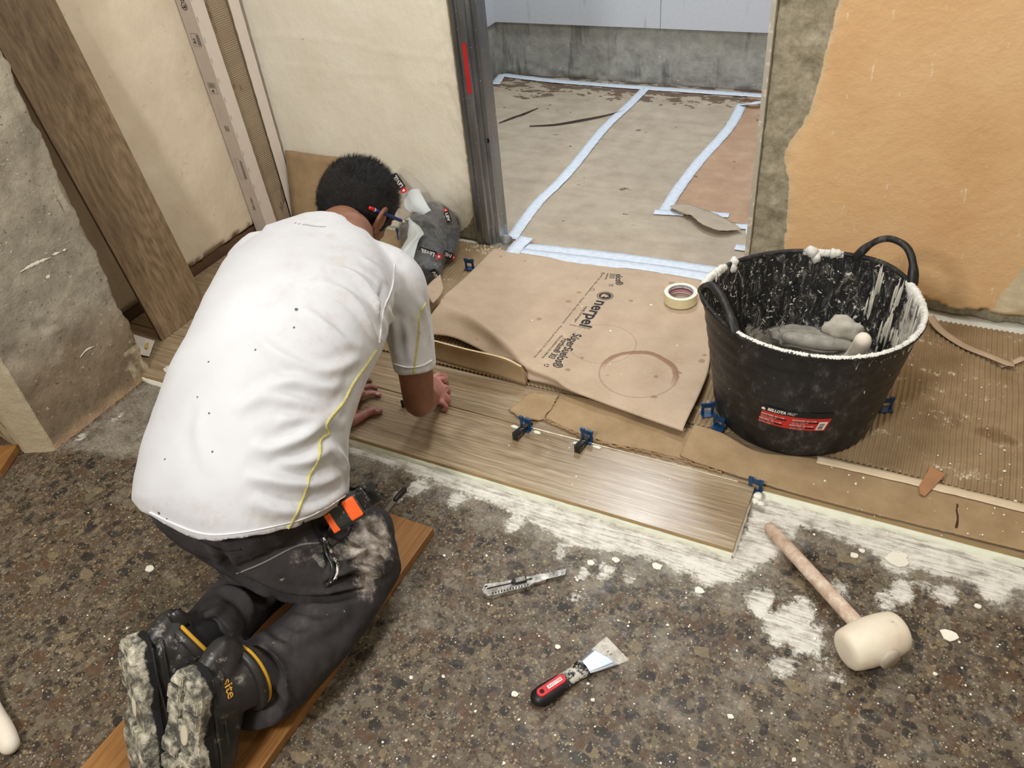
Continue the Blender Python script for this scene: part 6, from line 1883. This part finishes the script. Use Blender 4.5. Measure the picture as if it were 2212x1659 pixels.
def seam(name, px, wid, mat, parent=shirt, bvh=None, lift=.0022, n=110):
    pts = catmull([tuple(map(float, p)) for p in px], n)
    h = hits(bvh or SB, pts)
    if len(h) < 4: return None
    P = np.array([list(a + b * lift) for a, b in h]); N_ = np.array([list(b) for a, b in h])
    for _ in range(2): P[1:-1] = (P[:-2] + P[1:-1] * 2 + P[2:]) / 4
    T = np.gradient(P, axis=0); T /= np.linalg.norm(T, axis=1)[:, None] + 1e-9
    vs = []
    for p, t, n_ in zip(P, T, N_):
        s_ = np.cross(t, n_); s_ /= np.linalg.norm(s_) + 1e-9
        vs += [tuple(p - s_ * wid / 2 - n_ * lift), tuple(p - s_ * wid * .15 + n_ * .0006), tuple(p + s_ * wid * .15 + n_ * .0006), tuple(p + s_ * wid / 2 - n_ * lift)]
    return mk(name, vs, grid_faces(len(P), 4), mat, parent, True)
YS = simple('yellow_piping', c(192, 184, 118), 0.8, var=0.2, scale=260, bump=0.8, bscale=500)
WS = simple('white_stitch', c(226, 224, 224), 0.85)
o = seam('piping', [(812, 757), (790, 790), (762, 830), (740, 872), (705, 915), (712, 935), (692, 950), (690, 985), (668, 1030), (664, 1050), (645, 1100), (622, 1142)], .0062, YS); 
if o: o['label'] = 'yellow side seam piping'
o = seam('piping', [(919, 655), (905, 685), (905, 712), (898, 770), (894, 806)], .0055, YS)
if o: o['label'] = 'yellow sleeve piping'
seam('armhole_seam', [(852, 570), (846, 620), (828, 670), (818, 740)], .0022, WS)
seam('hem_stitch', [(325, 1106), (380, 1132), (430, 1150), (480, 1154), (560, 1143), (640, 1124), (700, 1098), (745, 1070)], .0018, WS)
seam('sleeve_hem_stitch', [(850, 785), (880, 793), (910, 790), (932, 778)], .0018, WS)
# collar band
cp = on_surface([(652, 458), (676, 448), (694, 445), (712, 452), (730, 468), (746, 486), (765, 502), (790, 515)], .0)
if len(cp) > 4: tube('collar', [p for p in cp], [.006] * len(cp), SM, shirt, seg=10, n=40, flat=1.0)
SPOT = simple('grey_spot', c(96, 92, 90), 0.9)
for (x, y, r) in ((640, 669, .0030), (635, 708, .0018), (552, 756, .0016), (451, 782, .0015), (427, 858, .0014), (452, 893, .0016), (459, 976, .0016), (357, 992, .0015), (344, 1108, .0026), (361, 1120, .0014)):
    h = hits(SB, [(x, y)])
    if h:
        p, n_ = h[0]; me = ring_mesh(0, r, 12)
        decal('paint_spot', me, Matrix.Translation(p + n_ * .0012) @ n_.to_track_quat('Z', 'Y').to_matrix().to_4x4(), SPOT, shirt)
FG = simple('faded_print', c(190, 190, 194), 0.9)
for i, (x, y) in enumerate(((638, 482), (646, 484), (656, 485), (662, 486), (668, 487), (674, 488), (680, 489), (686, 489), (693, 490), (700, 490))):
    h = hits(SB, [(x, y)])
    if h:
        p, n_ = h[0]
        decal('faded_print', poly_mesh([(-.0022, -.0035), (.0012, -.0035), (.0022, .0035), (-.0012, .0035)]), Matrix.Translation(p + n_ * .0012) @ n_.to_track_quat('Z', 'Y').to_matrix().to_4x4(), FG, shirt)

# ---- trousers
def trouser_mat():
    k = M('work_trousers', 0.85, 0.2)
    n1 = k.noise(12, 6, 0.7)
    col = k.ramp(n1, [(0.3, c(44, 42, 43)), (0.55, c(60, 57, 58)), (0.75, c(84, 80, 79))])
    d = k.attr('dust')
    n2 = k.noise(24, 8, 0.75)
    f1 = k.step(k.math('ADD', d, k.math('MULTIPLY', k.math('SUBTRACT', n2, 0.5), 2.0)), 0.35, 0.8)
    col = k.mix(k.math('MULTIPLY', f1, 0.8), col, k.ramp(k.noise(50, 6, 0.7), [(0.3, c(96, 90, 84)), (0.5, c(168, 158, 148)), (0.7, c(226, 216, 206))]))
    sp = k.math('MULTIPLY', k.step(k.noise(38, 4, 0.65, vec=k.map(scale=(1, 1, 1.6))), 0.70, 0.72), k.step(k.noise(4, 2), 0.42, 0.5))
    col = k.mix(k.math('MULTIPLY', sp, 0.8), col, c(150, 140, 122))
    k.color(col); k.bump(k.math('ADD', k.noise(500, 2), k.noise(40, 5)), 0.3, 0.001)
    return k.m
TM = trouser_mat()
kR, kL, aR, aL = J['kneeR'], J['kneeL'], J['ankR'], J['ankL']
bm = bmesh.new()
limb(bm, [(J['waist'].lerp(J['pelvis'], .5), .16, .13), (J['pelvis'], .178, .150), (J['hem'].lerp(J['pelvis'], .25) + Vector((.01, .01, 0)), .150, .135)], side=SIDE, seg=40, n=24, sq=2.2)
ball(bm, G(465, 1080, .29), (.095, .095, .075)); ball(bm, G(550, 1135, .235), (.105, .100, .078))
limb(bm, [(G(560, 1130, .24), .115, .10), (G(640, 1185, .19), .100, .082), (G(740, 1200, .145), .088, .070), (kR + Vector((-.005, -.005, .01)), .076, .070)], side=(.55, -.75, .1), seg=36, n=40)
limb(bm, [(G(520, 1100, .25), .10, .09), (G(640, 1110, .21), .095, .08), (kL, .07, .065)], side=(.55, -.75, .1), seg=30, n=30)
ball(bm, G(800, 1150, .15), (.050, .045, .055)); ball(bm, G(812, 1210, .115), (.042, .042, .04)); ball(bm, G(808, 1258, .075), (.038, .038, .035))
# calves with loose cloth
limb(bm, [(kR + Vector((-.005, -.01, -.015)), .074, .062), (G(728, 1318, .085), .072, .060), (G(668, 1385, .095), .070, .064), (G(605, 1445, .105), .070, .070), (G(560, 1475, .12), .070, .080), (G(542, 1488, .13), .068, .084)], side=(.55, -.75, 0.2), seg=32, n=44, ends='start')
limb(bm, [(G(590, 1480, .11), .035, .05), (G(608, 1508, .075), .022, .035), (G(622, 1530, .05), .010, .016)], side=(.55, -.75, 0), seg=16)   # pulled-out cuff corner
limb(bm, [(kL, .066, .06), (G(600, 1228, .11), .062, .058), (G(522, 1300, .135), .056, .058), (G(475, 1350, .155), .054, .058), (G(442, 1385, .17), .054, .062)], side=(.55, -.75, 0.2), seg=32, n=40, ends='start')
TF = [([(468, 1172), (497, 1222), (548, 1257), (620, 1286), (700, 1290), (790, 1275)], -.010, .008), ([(515, 1405), (566, 1442), (584, 1471), (588, 1520)], .008, .009), ([(584, 1452), (602, 1480), (622, 1528)], .006, .008), ([(455, 1430), (500, 1400), (540, 1420), (570, 1450)], .007, .009),
      ([(575, 1345), (600, 1370), (640, 1390)], -.005, .008), ([(430, 1340), (465, 1370), (465, 1420)], .007, .008), ([(480, 1270), (520, 1290), (548, 1330)], .006, .008), ([(500, 1250), (555, 1290), (600, 1285)], -.005, .008), ([(640, 1190), (700, 1170), (760, 1190), (830, 1200)], .005, .008),
      ([(740, 1215), (780, 1195), (835, 1215)], .008, .006), ([(720, 1240), (770, 1225), (825, 1240)], .008, .006), ([(700, 1262), (760, 1250), (822, 1258)], -.008, .006), ([(760, 1120), (790, 1160), (830, 1180)], .008, .007), ([(740, 1150), (780, 1180), (800, 1210)], -.006, .006),
      ([(690, 1150), (705, 1200), (700, 1240)], -.003, .004), ([(620, 1330), (690, 1345), (760, 1320)], .004, .01), ([(600, 1400), (670, 1370), (740, 1350)], .004, .01), ([(585, 1150), (640, 1200), (700, 1210)], .003, .01), ([(400, 1345), (440, 1335), (490, 1300)], .005, .008)]
TF = [(a_, b_ * 1.5, c_) for a_, b_, c_ in TF]
trousers = fuse('trousers', bm, 0.0052, 4, TM, man, fold_fn(TF, .0045, 17))
tcw = get_co(trousers.data) + V(man.location); tx_, ty_ = project(tcw)
du = 1.15 * np.exp(-(((tx_ - 800) / 45) ** 2 + ((ty_ - 1165) / 55) ** 2)) + .30 * np.exp(-(((tx_ - 620) / 110) ** 2 + ((ty_ - 1180) / 45) ** 2)) + 0.7 * np.exp(-(((tx_ - 800) / 28) ** 2 + ((ty_ - 1265) / 40) ** 2)) + .35 * np.exp(-(((tx_ - 730) / 80) ** 2 + ((ty_ - 1215) / 50) ** 2))
attr(trousers, 'dust', du)
TB = bvh_of(trousers)
DK = simple('trouser_seam', c(34, 32, 34), 0.9)
seam('pocket_seam', [(672, 1128), (682, 1150), (690, 1172)], .0035, DK, trousers, TB)
seam('pocket_seam', [(690, 1172), (715, 1178), (745, 1160), (760, 1142)], .0035, DK, trousers, TB)
seam('yoke_seam', [(430, 1165), (480, 1188), (520, 1185)], .003, DK, trousers, TB)
seam('side_seam', [(510, 1240), (570, 1215), (640, 1180), (690, 1172)], .003, simple('grey_stitch', c(120, 118, 114), 0.9), trousers, TB)
seam('pocket_flap', [(678, 1198), (690, 1210), (700, 1222)], .012, simple('flap_grey', c(118, 116, 112), 0.9), trousers, TB)

# ---- socks
SKM = simple('dark_sock', c(30, 29, 31), 0.95, bump=0.8, bscale=300)
tube('sock', [G(475, 1345, .150), J['ankL'], G(405, 1400, .20)], [.036, .038, .036], SKM, man, seg=20, n=14)
tube('sock', [G(585, 1450, .115), J['ankR'], G(500, 1462, .165)], [.036, .038, .036], SKM, man, seg=20, n=14)
# ---- boots
def boot(toe, heel, soln, name_extra, side_sgn, label, shaft_to):
    t = empty('boot', toe, None); t.parent = man
    t.location = toe - man.location
    ez = (heel - toe).normalized(); n = Vector(soln); n = (n - ez * n.dot(ez)).normalized()      # n points out of the sole
    ex = n.cross(ez).normalized()      # x lateral; y = -n (towards the shin)
    fm = Matrix.Identity(4)
    for i in range(3): fm[i][0] = ex[i]; fm[i][1] = -n[i]; fm[i][2] = ez[i]; fm[i][3] = toe[i]
    P_ = lambda x, y, z: fm @ Vector((x, y, z))
    L = (heel - toe).length
    def half(v):      # outline half widths (inner, outer) at v 0 toe .. 1 heel
        ks = [0, .04, .12, .3, .45, .58, .72, .88, .96, 1.0]
        o_ = [.012, .030, .043, .049, .045, .036, .037, .036, .026, .010]
        return np.interp(v, ks, o_)
    # sole slab with lugs
    bm = bmesh.new(); N = 44
    ring = []
    for s_ in (1, -1):
        for i in range(N):
            v = i / (N - 1) if s_ == 1 else 1 - i / (N - 1)
            ring.append((s_ * half(v) + 0.004 * math.sin(v * 3.2) * side_sgn, v * L))
    def slab(y0_, y1_, grow, mat_i):
        a = [bm.verts.new(P_(x * (1 + grow), y0_, z)) for x, z in ring]; b = [bm.verts.new(P_(x * (1 + grow), y1_, z)) for x, z in ring]
        fs = [bm.faces.new(a), bm.faces.new(b[::-1])]
        for i in range(len(ring)): j = (i + 1) % len(ring); fs.append(bm.faces.new((a[i], b[i], b[j], a[j])))
    slab(0.004, 0.030, 0.02, 0)
    bmesh.ops.recalc_face_normals(bm, faces=bm.faces)
    k = M('caked_sole' + name_extra, 0.85, 0.2)
    nn = k.noise(22, 8, 0.72); 
    sole_f = k.math('ADD', k.attr('sole'), k.math('MULTIPLY', k.math('SUBTRACT', nn, 0.5), 1.1))
    cake = k.ramp(k.noise(38, 7, 0.75), [(0.28, c(56, 56, 54)), (0.44, c(96, 94, 86)), (0.54, c(172, 167, 150)), (0.68, c(232, 227, 210))])
    k.color(k.mix(k.step(sole_f, 0.5, 0.62), c(34, 33, 33), cake)); k.bump(k.math('ADD', nn, k.noise(90, 5, 0.7)), 0.6, 0.002)
    so = bm_link('sole', bm, k.m, t)
    attr(so, 'sole', [1.0 if (fm.inverted() @ (wmat(t) @ v.co)).y < 0.012 else 0.25 for v in so.data.vertices])
    # separate tread lugs (heel block, waist, forefoot)
    lugs = []
    for s_ in (-1, 1):
        for v0, v1 in ((.03, .13), (.145, .245), (.26, .36), (.375, .47), (.66, .76), (.775, .87), (.885, .975)):
            lugs.append((s_, v0, v1))
    for i, (s_, v0, v1) in enumerate(lugs):
        q = []
        for v in (v0, (v0 + v1) / 2, v1):
            q.append((s_ * (half(v) * 1.0), v * L, s_ * .0035))
        bm = bmesh.new()
        outl = [(q[0][0], q[0][1]), (q[1][0], q[1][1]), (q[2][0], q[2][1]), (q[2][2], q[2][1] - .004), (q[1][2], q[1][1] + .004), (q[0][2], q[0][1] + .003)]
        a = [bm.verts.new(P_(x + 0.004 * math.sin(z / L * 3.2) * side_sgn, 0.006, z)) for x, z in outl]; b = [bm.verts.new(P_(x * .93 + 0.004 * math.sin(z / L * 3.2) * side_sgn, -.0035 - .002 * (i % 3 == 0), z)) for x, z in outl]
        bm.faces.new(a); bm.faces.new(b[::-1])
        for r_ in range(6): w_ = (r_ + 1) % 6; bm.faces.new((a[r_], b[r_], b[w_], a[w_]))
        bmesh.ops.recalc_face_normals(bm, faces=bm.faces)
        bmesh.ops.bevel(bm, geom=list(bm.edges), offset=.0018, segments=2, affect='EDGES')
        lo = bm_link('tread_lug', bm, k.m, so); attr(lo, 'sole', [1.0] * len(lo.data.vertices))
    # oval emblem in the waist of the sole
    ovl = blob('waist_emblem', P_(0.0, .003, .56 * L), (.010, .010, .010), simple('emblem_cream', c(206, 198, 178), 0.8), so, seed=1, n=3, rough=0.05)
    for v in ovl.data.vertices:
        w_ = fm.inverted() @ (wmat(so) @ v.co); w_ = Vector((w_.x * .9, (w_.y - .003) * .25 + .0035, .56 * L + (w_.z - .56 * L) * 1.9)); v.co = wmat(so).inverted() @ (fm @ w_)
    # upper
    lb = M('boot_leather' + name_extra, 0.45, 0.4)
    l1 = lb.noise(16, 7, 0.7)
    lb.color(lb.mix(lb.math('MULTIPLY', lb.step(lb.noise(24, 8, 0.78), 0.56, 0.66), 0.5), lb.ramp(l1, [(0.3, c(26, 25, 25)), (0.6, c(48, 46, 45)), (0.8, c(84, 80, 76))]), c(176, 170, 158)))
    lb.bump(lb.noise(40, 5), 0.35, 0.002)
    bm = bmesh.new()
    sec = [(.03, .024, .024, .040), (.10, .038, .030, .050), (.25, .045, .036, .058), (.42, .043, .042, .066), (.55, .037, .048, .074), (.70, .036, .054, .082), (.84, .036, .050, .080), (.95, .030, .040, .070), (.985, .020, .030, .055)]
    limb(bm, [(P_(0.003 * side_sgn, .022 + h_ / 2, v * L), w2, h_ / 2 + .012) for v, w2, _, h_ in sec], side=tuple(ex), seg=28, n=50, sq=2.4)
    sh0 = P_(0, .060, .74 * L); sd_ = (shaft_to - sh0).normalized()
    limb(bm, [(P_(0, .045, .76 * L), .040, .052), (sh0 + sd_ * .02, .042, .052), (sh0 + sd_ * .040, .044, .053), (sh0 + sd_ * .055, .046, .055)], side=tuple(ex), seg=28, n=24, ends='start')
    # stiffener ridges
    up_ = fuse('upper', bm, 0.0042, 3, lb.m, t)
    ub = bvh_of(up_)
    # yellow collar lining and padded collar
    rg = []
    c0 = sh0 + sd_ * .056
    uu = ex.cross(sd_).normalized()
    for a in np.linspace(0, 2 * PI, 40):
        rg.append(c0 + ex * math.cos(a) * .0465 + uu * math.sin(a) * .0555)
    tube('collar_lining', rg, [.0035] * len(rg), simple('yellow_lining', c(190, 146, 40), 0.8), t, seg=8, n=80, round_end=False)
    rg = [c0 - sd_ * .010 + ex * math.cos(a) * .0460 + uu * math.sin(a) * .0545 for a in np.linspace(0, 2 * PI, 40)]
    tube('padded_collar', rg, [.008] * len(rg), lb.m, t, seg=10, n=80, round_end=False)
    # raised welts along the side of the upper
    for s_ in (-1, 1):
        for off_, v0, v1 in ((.036, .10, .95), (.052, .45, .97)):
            pts = []
            for v in np.linspace(v0, v1, 16):
                x = np.interp(v, [e[0] for e in sec], [e[1] for e in sec])
                pts.append(P_(s_ * (x + .0005) + .003 * side_sgn, off_ + .008 * math.sin(v * 5), v * L))
            tube('welt', pts, [.0024] * len(pts), lb.m, t, seg=8, n=40)
    return t, fm, L, ub, up_, c0, ex, sd_, uu
heelR = G(402, 1455, .262); toeR = heelR - Vector((.015, .115, .235))
heelL = G(272, 1380, .270); toeL = heelL - Vector((-.030, .120, .240))
CRr, CRt = Vector(CAM_R[0]), -Vector(CAM_R[2])
bR = boot(toeR, heelR, tuple(CRr * -.50 + CRt * .86), '_right', 1, 'right', G(545, 1455, .16))
bL = boot(toeL, heelL, tuple(CRr * -.72 + CRt * .66), '_left', -1, 'left', G(440, 1375, .20))
GOLD = simple('gold_print', c(214, 160, 70), 0.5)
def px_text(txt, pts, size, mat, parent, bvh, lift=.0012):
    """letters set one by one along a pixel path on a surface"""
    h = hits(bvh, pts)
    if len(h) < 2: return
    a, b = h[0][0], h[-1][0]; n_ = (h[0][1] + h[-1][1]).normalized()
    me = text_mesh(txt, size, .0003); w_ = max(v.co.x for v in me.vertices)
    fm_ = frame(a, b - a, z=n_)
    me2 = decal('printed_name', me, fm_ @ Matrix.Translation((0, -size * .3, 0)) @ Matrix.Scale((b - a).length / w_, 4, (1, 0, 0)), mat, parent, bvh, sdir=-n_, lift=lift)
    return me2
px_text('site', [(488, 1466), (500, 1506)], .020, GOLD, bR[4], bR[3])
# pull tab on the left boot
pt0 = bL[5] + bL[8] * .0
tb_ = G(372, 1352, .27)
best = min((bL[5] + bL[6] * math.cos(a) * .0445 + bL[8] * math.sin(a) * .0515 for a in np.linspace(0, 6.28, 60)), key=lambda p: (project(np.array([list(p)]))[0][0] - 385) ** 2 + (project(np.array([list(p)]))[1][0] - 1368) ** 2)
dv = Vector((-.012, .006, .02))
vs = []
for i in range(8):
    tt_ = i / 7; p = best + dv * tt_ * 1.3 + Vector((0, 0, .006 * math.sin(PI * tt_)))
    for s_ in (-1, 1): vs.append(p + Vector((.53, .8, 0)).normalized() * .011 * s_)
pt_ = mk('pull_tab', vs, grid_faces(8, 2), BLK, bL[0], True); md = pt_.modifiers.new('s', 'SOLIDIFY'); md.thickness = .003; md.offset = 0

# ---- pencil behind the ear
pa, pb = hp(.083, -.052, .004), hp(.086, .072, .022)
pc = empty('pencil', pa, 'blue carpenter pencil with a red end tucked behind the ear', 'pencil')
tube('shaft', [pa.lerp(pb, .12), pa.lerp(pb, .5), pa.lerp(pb, .88)], [.0042, .0042, .0040], simple('pencil_blue', c(28, 48, 104), 0.4), pc, seg=8, n=10, round_end=False)
tube('ring', [pa.lerp(pb, .105), pa.lerp(pb, .125)], [.0044, .0044], simple('pencil_white', c(232, 228, 220), 0.5), pc, seg=8, n=4, round_end=False)
tube('end_cap', [pa, pa.lerp(pb, .10)], [.0042, .0044], simple('pencil_red', c(196, 40, 44), 0.4), pc, seg=8, n=4)
tube('tip', [pa.lerp(pb, .88), pb], [.0040, .0006], simple('pencil_wood', c(226, 210, 178), 0.6), pc, seg=8, n=4, round_end=False)

# ---- tape measure on the belt, with its strap
def tape_measure():
    h = hits(TB, [(745, 1118)]) or [(G(745, 1118, .23), Vector((.5, -.5, .6)))]
    ctr = G(750, 1102, .275)
    xa = (G(790, 1078, .285) - G(712, 1125, .265)).normalized()
    nrm = Vector((.55, -.62, .56)); nrm = (nrm - xa * nrm.dot(xa)).normalized()
    fm_ = frame(ctr, xa, z=nrm)
    t = empty('tape_measure', ctr, 'orange and black tape measure clipped to the belt of the kneeling man', 'tape measure')
    OR = simple('orange_plastic', c(240, 100, 44), 0.35, var=0.05)
    BG = M('tape_black', 0.3, 0.5); BG.color(BG.mix(BG.math('MULTIPLY', BG.step(BG.noise(90, 5, 0.7), 0.6, 0.66), 0.7), c(40, 44, 42), c(180, 184, 176)))
    def rb(name, x0_, x1_, y0_, y1_, z0_, z1_, mat, bev, parent=t, seg=4):
        return obox(name, (x1_ - x0_, y1_ - y0_, z1_ - z0_), fm_ @ Matrix.Translation(((x0_ + x1_) / 2, (y0_ + y1_) / 2, (z0_ + z1_) / 2)), mat, parent, bev, seg)
    rb('case', -.036, .030, -.024, .024, -.020, .018, BG.m, .012)
    rb('orange_cover', .000, .024, -.019, .020, .012, .0215, OR, .0045)
    rb('orange_end', -.0375, -.024, -.022, .016, -.010, .0185, OR, .004)
    ME = M('dirty_chrome', 0.3, 0.5, 0.8); ME.color(ME.mix(ME.step(ME.noise(80, 5, 0.7), 0.5, 0.56), c(60, 58, 56), c(216, 212, 206)))
    rb('metal_hook', .028, .042, -.014, .016, -.006, .012, ME.m, .002)
    rb('belt_clip', .020, .040, -.018, .018, -.026, -.019, ME.m, .002)
    for i in range(3): rb('rib', .029 + i * .0045, .031 + i * .0045, -.015, .017, .012, .0138, BLK, .0004)
    rb('belt', -.010, .060, -.020, .020, -.032, -.026, BLK, .002)
    q = [fm_ @ Vector((-.034, -.006, .012)), fm_ @ Vector((-.044, -.014, .006))]
    px_ = [(702, 1140), (700, 1165), (706, 1195), (716, 1225), (712, 1250), (702, 1266)]
    pts = [p_ for p_ in on_surface(px_, .005, TB)]
    if len(pts) >= 4:
        tube('wrist_strap', q + pts, [.0028] * (2 + len(pts)), BG.m, t, seg=8, n=40)
        px_ = [(700, 1165), (712, 1192), (724, 1222), (722, 1245), (704, 1264)]
        pts = on_surface(px_, .006, TB)
        if len(pts) > 2: tube('wrist_strap', pts, [.0032] * len(pts), ME.m, t, seg=8, n=30)
tape_measure()
# clip being fitted under the right hand
p = G(872, 874, .028)
cl = obox('tile_spacer', (.012, .004, .022), Matrix.Translation((p.x, p.y, .0315)) @ Matrix.Rotation(.4, 4, 'Z'), BLK, None, .0008)
tag(cl, 'dark clip stem standing on the tile left of the working forearm', 'clip')
# ================================================================ BAG OF CLIPS by the wall
def bag():
    base = G(900, 590, .03)
    t = empty('clip_bag', (base.x, base.y, .026), 'crumpled clear plastic bag of dark levelling clips with a pale label band', 'bag')
    cl = bpy.data.materials.new('clear_film'); cl.use_nodes = True; nt_ = cl.node_tree; nt_.nodes.clear()
    out = nt_.nodes.new('ShaderNodeOutputMaterial'); mx = nt_.nodes.new('ShaderNodeMixShader'); tr = nt_.nodes.new('ShaderNodeBsdfTransparent'); gl = nt_.nodes.new('ShaderNodeBsdfGlossy')
    tr.inputs[0].default_value = (.93, .94, .95, 1); gl.inputs['Color'].default_value = (.90, .91, .92, 1); gl.inputs['Roughness'].default_value = .08
    lw = nt_.nodes.new('ShaderNodeLayerWeight'); lw.inputs[0].default_value = .45
    nz = nt_.nodes.new('ShaderNodeTexNoise'); nz.inputs['Scale'].default_value = 45; nz.inputs['Detail'].default_value = 5
    bp = nt_.nodes.new('ShaderNodeBump'); bp.inputs['Strength'].default_value = .9; bp.inputs['Distance'].default_value = .006
    nt_.links.new(nz.outputs[0], bp.inputs['Height']); nt_.links.new(bp.outputs[0], gl.inputs['Normal'])
    mr = nt_.nodes.new('ShaderNodeMapRange'); mr.inputs[3].default_value = .07; mr.inputs[4].default_value = .50
    nt_.links.new(lw.outputs['Facing'], mr.inputs[0]); nt_.links.new(mr.outputs[0], mx.inputs[0]); nt_.links.new(tr.outputs[0], mx.inputs[1]); nt_.links.new(gl.outputs[0], mx.inputs[2]); nt_.links.new(mx.outputs[0], out.inputs[0])
    DKB = M('dark_clips', 0.4, 0.4)
    vo = DKB.voro(55); DKB.color(DKB.ramp(vo, [(0.1, c(6, 10, 16)), (0.5, c(18, 26, 36)), (0.85, c(46, 60, 74))], 'LINEAR')); DKB.bump(vo, 0.8, 0.004)
    LB = simple('bag_label', c(214, 222, 224), 0.5, var=0.04)
    # filled body: three overlapping cushions (pixel, height, radii)
    def cushion(name, pts, mat, sub=0, lift=0.0, seed=0, scale=1.0):
        bm = bmesh.new()
        limb(bm, [(p, a * scale, b * scale) for p, a, b in pts], side=(.75, .66, 0), seg=30, n=30, sq=2.3)
        def fn(me):
            co = get_co(me); no = get_no(me)
            rg = 1 - 2 * np.abs(fr(co[:, 0] * 16, co[:, 1] * 16, co[:, 2] * 16 + seed, 2))
            set_co(me, co + no * (0.007 * rg + 0.002 * fr(co[:, 0] * 60, co[:, 1] * 60, co[:, 2] * 60, 2) + lift)[:, None])
        return fuse(name, bm, .0045, 2, mat, t, fn)
    A = [(G(912, 590, .060), .050, .036), (G(915, 540, .085), .062, .042), (G(905, 490, .120), .060, .036)]
    B = [(G(950, 545, .060), .050, .034), (G(948, 500, .10), .056, .036), (G(920, 460, .14), .050, .026)]
    C_ = [(G(968, 490, .075), .036, .030), (G(962, 462, .10), .034, .026)]
    cushion('clips_inside', A, DKB.m, seed=1); cushion('clips_inside', B, DKB.m, seed=2); cushion('clips_inside', C_, DKB.m, seed=3)
    cushion('film', A, cl, lift=.006, seed=1); cushion('film', B, cl, lift=.006, seed=2); cushion('film', C_, cl, lift=.007, seed=3)
    # empty upper sleeve rising against the wall
    def sheet3(name, rows, mat, n=40, m=26, amp=.006, th=.0006):
        R_ = [catmull([tuple(ONY(x, y, Y)) for x, y, Y in r], n) for r in rows]
        V_ = np.array([catmull([tuple(r[i]) for r in R_], m) for i in range(n)]).reshape(-1, 3)
        d = amp * (1 - 2 * np.abs(fr(V_[:, 0] * 22, V_[:, 1] * 22, V_[:, 2] * 22, 2)))
        V_[:, 1] -= d; V_[:, 2] += d * .4
        o = mk(name, V_.tolist(), grid_faces(n, m), mat, t, True)
        return o
    f1_ = sheet3('film', [[(858, 372, 2.03), (872, 362, 2.03), (895, 385, 2.025)], [(856, 420, 2.00), (890, 410, 1.985), (925, 415, 2.00)], [(862, 470, 1.96), (905, 450, 1.945), (965, 455, 1.98)], [(868, 520, 1.90), (925, 500, 1.89), (985, 500, 1.95)]], cl)
    lb1 = sheet3('label_band', [[(874, 424, 1.985), (888, 410, 1.98), (906, 408, 1.98)], [(876, 448, 1.955), (900, 440, 1.945), (925, 445, 1.95)], [(905, 470, 1.93), (918, 462, 1.93), (932, 454, 1.94)]], LB, 20, 16, .003)
    lb2 = sheet3('label_band', [[(872, 478, 1.90), (885, 470, 1.90), (900, 478, 1.91)], [(876, 520, 1.82), (900, 505, 1.815), (916, 505, 1.83)], [(850, 560, 1.75), (870, 545, 1.745), (905, 520, 1.80)], [(848, 570, 1.74), (870, 590, 1.71), (884, 600, 1.70)]], LB, 24, 22, .003)
    bvh_b = None
    # lettering on the film
    IK_ = simple('bag_ink', c(24, 24, 26), 0.5); WT_ = simple('bag_letter', c(238, 238, 236), 0.5); RD_ = simple('bag_red', c(196, 40, 44), 0.5)
    vsw = []; fsw = []
    for ch_ in list(t.children):
        if ch_.name.startswith(('film', 'label_band')):
            b0 = len(vsw); vsw += [wmat(ch_) @ v.co for v in ch_.data.vertices]; fsw += [tuple(b0 + i for i in p.vertices) for p in ch_.data.polygons]
    BB = BVHTree.FromPolygons(vsw, fsw)
    def word(p0_, p1_, size, txt='LEVEL'):
        h = hits(BB, [p0_, p1_])
        if len(h) < 2: return
        a, b = h[0][0], h[1][0]; toC = (Vector((0, 0, CZ)) - a).normalized()
        fm_ = frame(a, b - a, z=toC); L = (b - a).length
        pill = []
        for q in range(20):
            an = 2 * PI * q / 20; pill.append(((L * .5) + (L * .56) * (1 if math.cos(an) > 0 else -1) * 1.0 + size * .35 * math.cos(an), size * .38 + size * .75 * math.sin(an)))
        decal('printed_band', poly_mesh(pill), fm_ @ Matrix.Translation((0, 0, .003)), IK_, t)
        me = text_mesh(txt, size, .0004); w_ = max(v.co.x for v in me.vertices)
        decal('printed_word', me, fm_ @ Matrix.Translation((0, 0, .0036)) @ Matrix.Scale(L / w_, 4, (1, 0, 0)), WT_, t)
        decal('printed_badge', ring_mesh(size * .25, size * .62), fm_ @ Matrix.Translation((-size * .9, size * .38, .0042)), RD_, t)
        decal('printed_badge', ring_mesh(0, size * .5), fm_ @ Matrix.Translation((-size * .9, size * .38, .0038)), WT_, t)
    word((872, 403), (856, 379), .018); word((940, 547), (910, 537), .016); word((975, 550), (960, 544), .014, 'EVEL'); word((962, 462), (968, 480), .012, 'LEV'); word((948, 600), (938, 583), .013, 'LEV')
bag()
